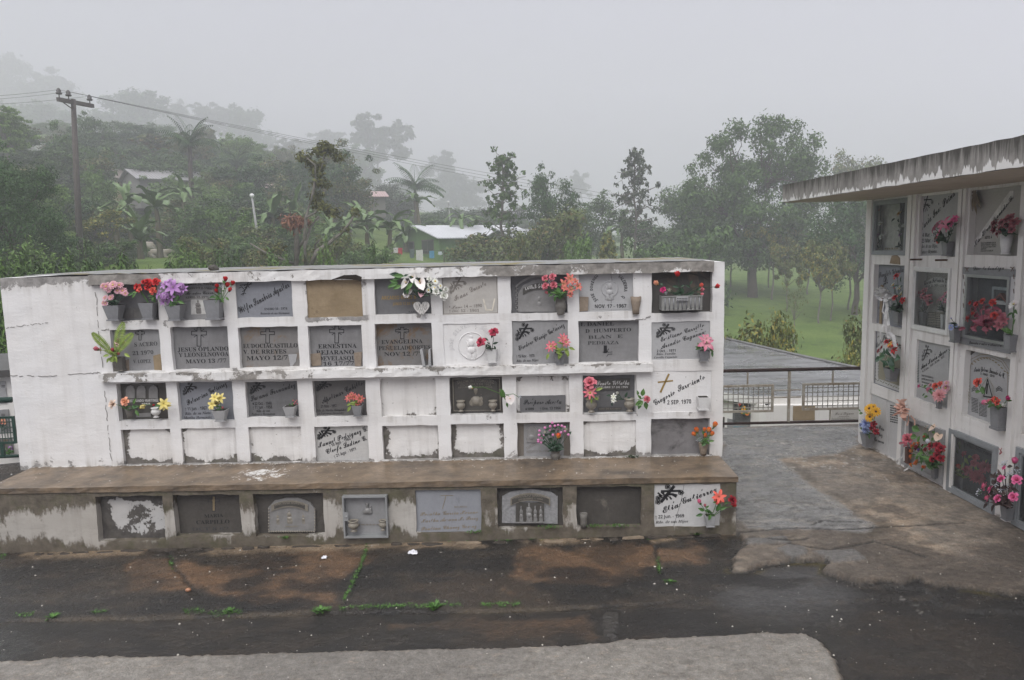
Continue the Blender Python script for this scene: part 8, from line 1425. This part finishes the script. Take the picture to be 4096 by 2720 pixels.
# ------------------------------------------------------------------ lower niche building on the right, its roof seen from above
RZL = -.13
def rz(px, py, z=RZL): p = on_z(px, py, z); return p.x, p.y
rp = [rz(2890, 1569), rz(3005, 1585), rz(3155, 1585), rz(3520, 1580), rz(3600, 1520), rz(3470, 1482), rz(2905, 1352), rz(2300, 1250), rz(2300, 1500)]
t = thing('lower_tomb_building', 'lower white niche building beyond the railing with a wet flat concrete roof', 'tomb building', loc(0, 0, 0)); n_ = len(rp); mb = MB(); TH = .11
mb.add([(x, y, RZL) for x, y in rp] + [(x, y, RZL - TH) for x, y in rp], [tuple(range(n_))] + [(i, i + n_, (i + 1) % n_ + n_, (i + 1) % n_) for i in range(n_)] + [tuple(range(2 * n_ - 1, n_ - 1, -1))], None)
WETROOF = NB('wet_roof'); b = WETROOF; c_ = b.mix(b.mr(b.noise(1.6, 5, .7, vec=b.scaled(.6, 1.6, 1)), .35, .68), (.20, .20, .205), (.11, .11, .11)); c_ = b.mix(b.mr(b.noise(2.2, 5, .7, vec=b.scaled(.5, 3.4, 1)), .53, .62, 0, .85), c_, (.04, .038, .036)); c_ = b.mix(b.mr(b.noise(3, 4, .7, vec=b.scaled(.5, 2, 1)), .66, .72, 0, .7), c_, (.32, .27, .21)); b.bump(b.noise(18, 4), .2, .01); WR = b.done(c_, b.mr(b.noise(1.1, 3), .35, .65, .12, .45), .5)
FASW = wall_mat('white_fascia', (.70, .69, .67), (.22, .2, .18), .70)
mb.m = [0] + [1] * n_ + [1]; mb.build('roof_slab', [WR, FASW], t)
# ridge seam and back kerb
mb = MB(); q = [rz(2905, 1356), rz(3180, 1420), rz(3470, 1483)]; mb.tube([(x, y, RZL + .012) for x, y in q], .03, 6); mb.build('roof_kerb', [SLABTOP], t)
c0 = Vector((*rz(3090, 1605), 0)); inset = .22
ang_r = math.atan2(rz(3480, 1600)[1] - rz(3100, 1604)[1], rz(3480, 1600)[0] - rz(3100, 1604)[0]); F2 = Frame(Vector((c0.x, c0.y + inset, 0)), ang_r)
L2 = rz(2880, 1570); F3 = Frame(Vector((L2[0], L2[1] + inset, 0)), math.atan2(c0.y - L2[1], c0.x - L2[0])); l3 = math.hypot(c0.x - L2[0], c0.y - L2[1]); zt_, zb_ = RZL - TH + .004, -2.4
for F_, ln in ((F2, 2.6), (F3, l3)):
    mb = MB(); mb.box((0 if F_ is F2 else -1.5, 0, zb_), (ln, .5, zt_)); o = mb.build('front_wall', [WHITE2], t); o.matrix_local = F_.M
mb = MB(); mb.add([(x * .98, y + .2, RZL - TH) for x, y in rp] + [(x * .98, y + .2, -2.8) for x, y in rp], [(i, i + n_, (i + 1) % n_ + n_, (i + 1) % n_) for i in range(3, n_)]); mb.build('rear_wall', [WHITE2], t)
def lowplaque(F_, l, tp, r, b_, mat, lab, y=-.012, cat='grave plaque', name='grave_plaque'):
    xa, za = F_.v('L', l, tp, 0); xb, _ = F_.v('L', r, tp, 0); zb2 = F_.v('L', l, b_, 0)[1]; za = min(za, zt_ - .01); p = Plaque(F_, name, lab, cat, (xa, xb, zb2, za), y); p.slab(mat, .02); return p
p = lowplaque(F2, 1325, 975, 1600, 1195, MUD, 'bare brown mud patch of an open niche in the lower building', -.006, 'niche filling', 'mud_filling'); p.done()
p = lowplaque(F2, 1808, 1060, 2150, 1180, ST['warm'], 'pale plaque with a faint script name in the lower building'); p.text('L', 'Rosa Segura', (1850, 1130), (2085, 1120), 36, 'script', ENGR); p.lines('L', (1900, 1142, 2030, 1152), 1, ENGR, .8); p.lines('L', (1880, 1162, 2050, 1172), 1, ENGR, .8, 3); p.done()
p = lowplaque(F2, 1325, 1275, 1670, 1420, ST['mid'], 'grey plaque with yellow painted flowers seen under the bottom rail'); p.text('L', 'Maria Ruiz', (1370, 1320), (1600, 1312), 30, 'script'); 
for x in (1355, 1480, 1600): p.poly('L', [(x + 14 * math.cos(a_), 1300 + 14 * math.sin(a_)) for a_ in (0, 1, 2, 3, 4, 5)], GOLD, 'painted_flower#%d' % x)
p.done(); p = lowplaque(F2, 1778, 1255, 2160, 1420, ST['pale'], 'long blank grey plaque under the bottom rail'); p.done()
p = lowplaque(F3, 575, 940, 795, 1215, ST['dark'], 'dark plaque with an orange flower behind the left wire basket'); p.lines('L', (600, 1000, 740, 1190), 8, INKG, .5, 9); p.done(); p = lowplaque(F3, 505, 1170, 790, 1420, ST['mid'], 'grey plaque with a turquoise picture under the bottom rail'); p.poly('L', [(575, 1275), (745, 1275), (745, 1400), (575, 1400)], plain('turquoise_print', (.06, .28, .36), .5), 'picture'); p.done(); p = lowplaque(F3, 440, 1150, 466, 1400, ST['old'], 'narrow brown plaque edge beside the white wall end'); p.done()
bouquet('orange and yellow flowers behind the left wire basket', F3, 'L', (740, 1130), [('gerbera', 'gold', 700, 1050, 90), ('gerbera', 'orange', 745, 1105, 80), ('rose', 'coralred', 660, 990, 60), ('gerbera', 'gold', 680, 1090, 60)], (), 6, lsize=.06, y=-.06)
# ------------------------------------------------------------------ railing with wire baskets on the edge of the platform
RP0 = on_z(2700, 1742, 0.); RP1 = on_z(3470, 1726, 0.); F4 = Frame(Vector((RP0.x, RP0.y - .02, 0)), math.atan2(RP1.y - RP0.y, RP1.x - RP0.x))
RUST = stone('rusty_rail_paint', (.055, .03, .024), (.028, .018, .015), 14, .6, .25, .2, 60); RAILP = stone('old_cream_paint', (.42, .40, .35), (.22, .17, .12), 10, .7, .3, .2, 60)
t = thing('railing', 'low railing of brown pipes and cream bars with two mesh panels', 'railing', F4.M)
def fv(x, y): return F4.v('L', x, y, 0)
z1 = (fv(450, 582)[1] + fv(2200, 535)[1]) / 2; z0 = (fv(450, 1245)[1] + fv(2130, 1197)[1]) / 2; xe = fv(2205, 700)[0]
mb = MB(); mb.tube([(-2.5, 0, z1), (xe + .1, 0, z1)], .018, 10); mb.build('top_rail', [RUST], t, True); mb = MB(); mb.tube([(-2.5, 0, z0), (xe + .1, 0, z0)], .014, 8); mb.build('bottom_rail', [RUST], t, True)
for px_ in (750, 1272, 1815): xx = fv(px_, 900)[0]; mb = MB(); w_ = .012 if px_ == 1272 else .007; mb.box((xx - w_, -w_, z0 if px_ == 1272 else fv(px_, 745)[1]), (xx + w_, w_, z1 - .02)); mb.build('post', [RAILP], t)
for tp_ in (815, 905): mb = MB(); a = fv(1068, tp_ + 5); b_ = fv(1424, tp_ - 5); mb.bar((a[0], 0, a[1]), (b_[0], 0, a[1]), .012); mb.build('cross_bar', [RAILP], t)
xx = fv(1795, 900)[0]; mb = MB(); mb.box((xx - .006, -.006, z0), (xx + .006, .006, fv(1795, 1050)[1])); mb.build('post', [RAILP], t)
for l, r, tp_, bt in ((60, 1066, 748, 1092), (1426, 2192, 718, 1055)):
    xa = fv(l, 900)[0]; xb = fv(r, 900)[0]; za = fv((l + r) / 2, bt)[1]; zb2 = fv((l + r) / 2, tp_)[1]; mb = MB(); W_ = .022
    for A_, B_ in (((xa, -W_ - .02, za), (xb, -.02, za + W_)), ((xa, -W_ - .02, zb2 - W_), (xb, -.02, zb2)), ((xa, -W_ - .02, za + W_), (xa + W_, -.02, zb2 - W_)), ((xb - W_, -W_ - .02, za + W_), (xb, -.02, zb2 - W_))): mb.box(A_, B_)
    f = mb.build('basket_frame', [RAILP], t); mb = MB(); n1 = int((xb - xa) / .05)
    for i in range(1, n1): x_ = xa + (xb - xa) * i / n1; mb.tube([(x_, -.03 + .004 * (-1) ** k, za + (zb2 - za) * k / 12) for k in range(13)], .0042, 4, None, False)
    for k in range(1, 6): z_ = za + (zb2 - za) * k / 6; mb.tube([(xa, -.03, z_), (xb, -.03, z_)], .0042, 4, None, False)
    mb.build('wire_mesh', [stone('galvanised_wire', (.32, .31, .28), (.17, .15, .12), 20, .6)], f)
# ------------------------------------------------------------------ left: niche block and green railing beyond the wall's end
P0 = Vector((*at_dist(-500, 9.2), 0)); P1 = Vector((*at_dist(200, 8.75), 0)); F5 = Frame(P0, math.atan2(P1.y - P0.y, P1.x - P0.x)); t = thing('far_tomb_block', 'small white niche block with a dark roof slab beyond the left end of the wall', 'tomb building', F5.M)
ln = (P1 - P0).length; ztp = F5.v('M', 20, 790, 0)[1]; mb = MB(); mb.box((0, 0, -1.2), (ln, 1.2, ztp)); mb.build('masonry', [WHITE2], t); mb = MB(); mb.box((-.1, -.1, ztp), (ln + .1, 1.4, F5.v('M', 20, 742, 0)[1])); mb.build('roof_slab', [stone('dark_wet_slab', (.085, .083, .08), (.055, .053, .05), 4, .5)], t)
for (l, tp_, r, b_), mat, lab in (((-70, 832, 38, 985), ST['pale'], 'pale plaque at the left edge above the green rail'), ((-70, 1032, 62, 1190), ST['mid'], 'grey plaque with orange flowers behind the green mesh'), ((-70, 1232, 88, 1345), ST['rust'], 'dark plaque with violet flowers below the green mesh')):
    xa, za = F5.v('M', l, tp_); xb, _ = F5.v('M', r, tp_); zb2 = F5.v('M', l, b_)[1]; p = Plaque(F5, 'grave_plaque', lab, 'grave plaque', (xa, xb, zb2, za), -.012); p.slab(mat, .02); p.lines('M', (l + 80, tp_ + 20, l + 105, tp_ + 40), 2, INKG); p.done()
bouquet('orange flowers behind the green mesh at the left edge', F5, 'M', (20, 1170), [('rose', 'coralred', 5, 1118, 30), ('rose', 'peach', 32, 1115, 34), ('rose', 'peach', 20, 1095, 30)], (), 4, lmat=LEAFD, lsize=.05, y=-.05); bouquet('small violet flowers below the green mesh at the left edge', F5, 'M', (60, 1340), [('hydrangea', 'violet', 72, 1290, 34), ('lily', 'violet', 75, 1310, 26), ('daisy', 'white', 30, 1300, 22)], (), 6, lsize=.05, y=-.05)
GRN = plain('dark_green_paint', (.012, .045, .032), .4, .45); Q0 = on_z(-300, 1915, -.05); Q1 = on_z(90, 1895, -.05); F6 = Frame(Vector((Q0.x, Q0.y, 0)), math.atan2(Q1.y - Q0.y, Q1.x - Q0.x)); t = thing('green_railing', 'dark green railing with a mesh panel at the left edge', 'railing', F6.M); fv = lambda x, y: F6.v('M', x, y, 0)
for name, y_, r_, xe_ in (('top_rail', 958, .028, 82), ('bottom_rail', 1352, .016, 130)): a = fv(30, y_); mb = MB(); mb.tube([(-.6, 0, a[1]), (fv(xe_, y_)[0], 0, a[1])], r_, 10); mb.build(name, [GRN], t, True)
xa, xb = fv(-90, 1150)[0], fv(108, 1150)[0]; za, zb2 = fv(60, 1262)[1], fv(60, 1072)[1]; mb = MB()
for A_, B_ in (((xa, -.012, za), (xb, .012, za + .02)), ((xa, -.012, zb2 - .02), (xb, .012, zb2)), ((xb - .02, -.012, za + .02), (xb, .012, zb2 - .02))): mb.box(A_, B_)
f = mb.build('panel_frame', [GRN], t); mb = MB()
for i in range(1, 10): x_ = xa + (xb - xa) * i / 10; mb.tube([(x_, 0, za), (x_, 0, zb2)], .005, 4)
for i in range(1, 5): z_ = za + (zb2 - za) * i / 5; mb.tube([(xa, 0, z_), (xb, 0, z_)], .005, 4)
mb.build('wire_mesh', [plain('dull_green_wire', (.06, .09, .075), .6)], f); xx = fv(20, 1300)[0]; mb = MB(); mb.box((xx - .015, -.015, fv(20, 1352)[1]), (xx + .015, .015, za)); mb.build('post', [GRN], t)
# ------------------------------------------------------------------ weeds, moss and litter on the paving
WEED = leaf_mat('weed_leaf', (.035, .10, .015), (.10, .22, .04), .5, .35)
def gz(x, y):
    i = min(max(int(np.searchsorted(xs, x)) - 1, 0), len(xs) - 2); j = min(max(int(np.searchsorted(ys, y)) - 1, 0), len(ys) - 2); return float(max(Z[i, j], Z[i + 1, j], Z[i, j + 1], Z[i + 1, j + 1]))
def tuft(mb, p, r, n, rs, big=1.):
    for i in range(n):
        a = rs.uniform(0, 6.28); q = rs.uniform(0, r); c = Vector((p[0] + q * math.cos(a), p[1] + q * math.sin(a), p[2])); leaf(mb, c, (math.cos(a) * rs.uniform(.3, 1), math.sin(a) * rs.uniform(.3, 1), rs.uniform(.3, 1.2)), (0, 0, 1), rs.uniform(.010, .024) * big, rs.uniform(.006, .011) * big, .35)
rs_ = random.Random(8); mb = MB()
def moss_line(px_pts, n, wid, gaps=0.):
    for i in range(n):
        s = rs_.random() * (len(px_pts) - 1); k = min(int(s), len(px_pts) - 2); f = s - k
        if gaps and vn2(np.array([s * 5. + 3]), np.array([gaps]))[0] < .42: continue
        px_ = px_pts[k][0] + (px_pts[k + 1][0] - px_pts[k][0]) * f; py_ = px_pts[k][1] + (px_pts[k + 1][1] - px_pts[k][1]) * f + rs_.gauss(0, wid); p = on_z(px_, py_, -.03); tuft(mb, (p.x, p.y, gz(p.x, p.y) - .002), .012, 4, rs_, .55)
moss_line([(1355, 2430), (1440, 2428), (1500, 2424), (1560, 2428), (1620, 2422), (1690, 2430), (1760, 2424), (1840, 2422)], 170, 4); moss_line([(1930, 2424), (1970, 2426)], 26, 4); moss_line([(1985, 2427), (2080, 2424)], 40, 4); moss_line([(1470, 2175), (1455, 2230), (1440, 2270), (1418, 2310), (1395, 2360), (1373, 2395)], 130, 5)
moss_line([(60, 2445), (140, 2442)], 22, 4); moss_line([(370, 2437), (430, 2435)], 22, 3); moss_line([(740, 2436), (820, 2438)], 34, 5); moss_line([(840, 2448), (960, 2440)], 46, 6); moss_line([(1255, 2436), (1330, 2434)], 22, 5); moss_line([(2630, 2250), (2640, 2300)], 30, 8); moss_line([(680, 2225), (690, 2265)], 24, 6)
moss_line([(1980, 2162), (2050, 2162)], 50, 5); moss_line([(2125, 2158), (2175, 2155)], 40, 6); moss_line([(2205, 2155), (2250, 2155)], 36, 6); moss_line([(2560, 2170), (2760, 2140), (2870, 2148)], 40, 8, 2.); moss_line([(0, 2205), (20, 2210)], 16, 8); moss_line([(1500, 2170), (1900, 2160)], 26, 6, 4.)
tag(mb.build('crack_weed_cover', [WEED]), 'tiny green weeds filling the cracks of the wet paving', 'weeds', None, 'stuff')
for i, (px, py, r, big, lab) in enumerate(((208, 2447, .035, 1.2, 'round weed clump left of the pale slab edge, leftmost on the paving'), (915, 2432, .03, 1.0, 'small weed clump above the seam, left of the middle'), (1285, 2438, .03, 1.9, 'broad leaved weed left of the mossy crack'), (1740, 2425, .025, 1.8, 'star shaped weed in the mossy seam'), (2785, 2145, .03, 1.9, 'clover like weed at the foot of the last plinth tomb'), (2680, 2335, .03, 1.1, 'weed tuft on the dark paving below the pale mortar spot'))):
    p = on_z(px, py, -.02); mb = MB(); tuft(mb, (0, 0, 0), r, 34, rs_, big); o = mb.build('weed', [WEED]); o.location = (p.x, p.y, gz(p.x, p.y) - .002); tag(o, lab, 'weed', 'weeds growing in the paving')
for i, (v, x, y, r, n, lab) in enumerate((('H', 1110, 400, .035, 60, 'weed hanging under the hammered silver plaque'), ('H', 1530, 392, .05, 80, 'weeds on the sill of the blackened plinth slab'), ('H', 1375, 395, .03, 40, 'weed beside the vase stump on the plinth sill'), ('H', 630, 432, .025, 30, 'weed under the blue grey marble slab'), ('G', 1680, 440, .02, 30, 'weed under the praying figures relief'), ('F', 1390, 905, .02, 60, 'dark moss cushion in the corner of a bottom row niche'))):
    a, c = BW.v(v, x, y, LY if v != 'F' else 0.); mb = MB()
    for k in range(n): u_ = rs_.gauss(0, r); leaf(mb, (u_, -rs_.uniform(0, .02), rs_.uniform(-.005, .012)), (rs_.uniform(-1, 1), -1, rs_.uniform(-.2, 1.)), (0, 0, 1), rs_.uniform(.010, .022), rs_.uniform(.006, .01), .3)
    o = mb.build('weed', [WEED if v != 'F' else leaf_mat('dark_moss', (.02, .045, .01), (.05, .09, .02), .8)]); o.matrix_world = BW.M @ loc(a, LY + .0 if v != 'F' else .0, c); tag(o, lab, 'weed', 'weeds on the tombs')
PAPER = plain('white_paper', (.70, .70, .74), .8)
for px, py, s, lab in ((1652, 2213, .030, 'larger crumpled white paper scrap on the dark paving'), (1297, 2228, .017, 'smaller white scrap on the dark paving')):
    p = on_z(px, py, -.02); mb = MB(); P_ = []
    for i in range(5):
        for j in range(4): P_.append(((i / 4 - .5) * 2 * s + rs_.gauss(0, s * .12), (j / 3 - .5) * 2 * s + rs_.gauss(0, s * .12), .008 + abs(rs_.gauss(0, s * .22))))
    mb.grid(P_, 5, 4); o = mb.build('paper_scrap', [PAPER]); o.location = (p.x, p.y, gz(p.x, p.y)); tag(o, lab, 'paper scrap')
p = on_z(753, 2360, -.03); mb = MB(); mb.ell((0, 0, .010), (.018, .015, .012), 12, 8); o = mb.build('pebble', [stone('orange_pebble', (.40, .20, .11), (.30, .14, .08), 30, .4)], None, True); o.location = (p.x, p.y, gz(p.x, p.y)); tag(o, 'smooth orange brown pebble on the dark paving', 'pebble')
# grit and plaster crumbs: nobody could count them
mb = MB()
for i in range(420):
    x, y = rs_.uniform(-3.9, 3.4), rs_.uniform(3.0, 4.95)
    if x > 1.5 and rs_.random() < .35: y = rs_.uniform(3.4, 4.3)
    s = rs_.choice((.002, .003, .003, .004, .006)) * rs_.uniform(.7, 1.3); a = rs_.uniform(0, 3); z = gz(x, y); mb.add([(x + math.cos(a + k * 1.571) * s * rs_.uniform(.6, 1.3), y + math.sin(a + k * 1.571) * s * rs_.uniform(.6, 1.3), z) for k in range(4)] + [(x, y, z + s * .9)], [(0, 1, 4), (1, 2, 4), (2, 3, 4), (3, 0, 4)])
tag(mb.build('grit', [plain('pale_grit', (.50, .47, .42), .8)]), 'pale grit and plaster crumbs scattered over the wet paving', 'grit', None, 'stuff')
# broken stone and mortar lumps along the foot of the tombs
MORT = stone('pale_mortar', (.28, .22, .16), (.16, .125, .09), 14, .8, .3, .4, 50); LUMP = stone('sooty_mortar', (.075, .062, .05), (.035, .03, .025), 12, .7, .3, .5, 50)
mb = MB(); mb2 = MB(); x = LX0 + .3
while x < LX1 - .1:
    l = rs_.uniform(.06, .22); w = rs_.uniform(.015, .05); t_ = mb if rs_.random() < .22 else mb2; P_ = []; hh = rs_.uniform(.008, .022)
    for k in range(9): a = k / 9 * 6.283; P_.append((x + l / 2 + math.cos(a) * l * .5 * rs_.uniform(.75, 1.1), LY - .02 - w / 2 + math.sin(a) * w * .6 * rs_.uniform(.6, 1.2)))
    zz = -.012 * max(0, min(5.5, LX1 - (x + l))) - .006; t_.add([(a, b_, zz) for a, b_ in P_] + [(a * .9 + (x + l / 2) * .1, b_ * .85 + (LY - .03) * .15, zz + hh + rs_.uniform(-.004, .004)) for a, b_ in P_], [tuple(range(9, 18))] + [(i, (i + 1) % 9, 9 + (i + 1) % 9, 9 + i) for i in range(9)]); x += l * rs_.uniform(.8, 1.5)
for m_, mt, nm, lab in ((mb, MORT, 'mortar_edge', 'pale crumbling mortar along the foot of the tombs'), (mb2, LUMP, 'broken_footing', 'sooty broken footing along the foot of the tombs')): o = m_.build(nm, [mt]); o.matrix_world = BW.M; tag(o, lab, 'rubble', None, 'stuff')
bpy.data.objects.remove(_fo)
# ------------------------------------------------------------------ rain haze
hz = MB(); hz.box((-460, -25, -7), (460, 500, 100)); 
hm = bpy.data.materials.new('haze_air'); hm.use_nodes = True; hn = hm.node_tree; hn.nodes.clear()
ho = hn.nodes.new('ShaderNodeOutputMaterial'); hv = hn.nodes.new('ShaderNodeVolumePrincipled')
hv.inputs['Color'].default_value = (.80, .80, .85, 1); hv.inputs['Density'].default_value = HAZE; hv.inputs['Anisotropy'].default_value = 0.1
hn.links.new(hv.outputs[0], ho.inputs['Volume'])
tag(hz.build('haze', [hm]), kind='stuff')
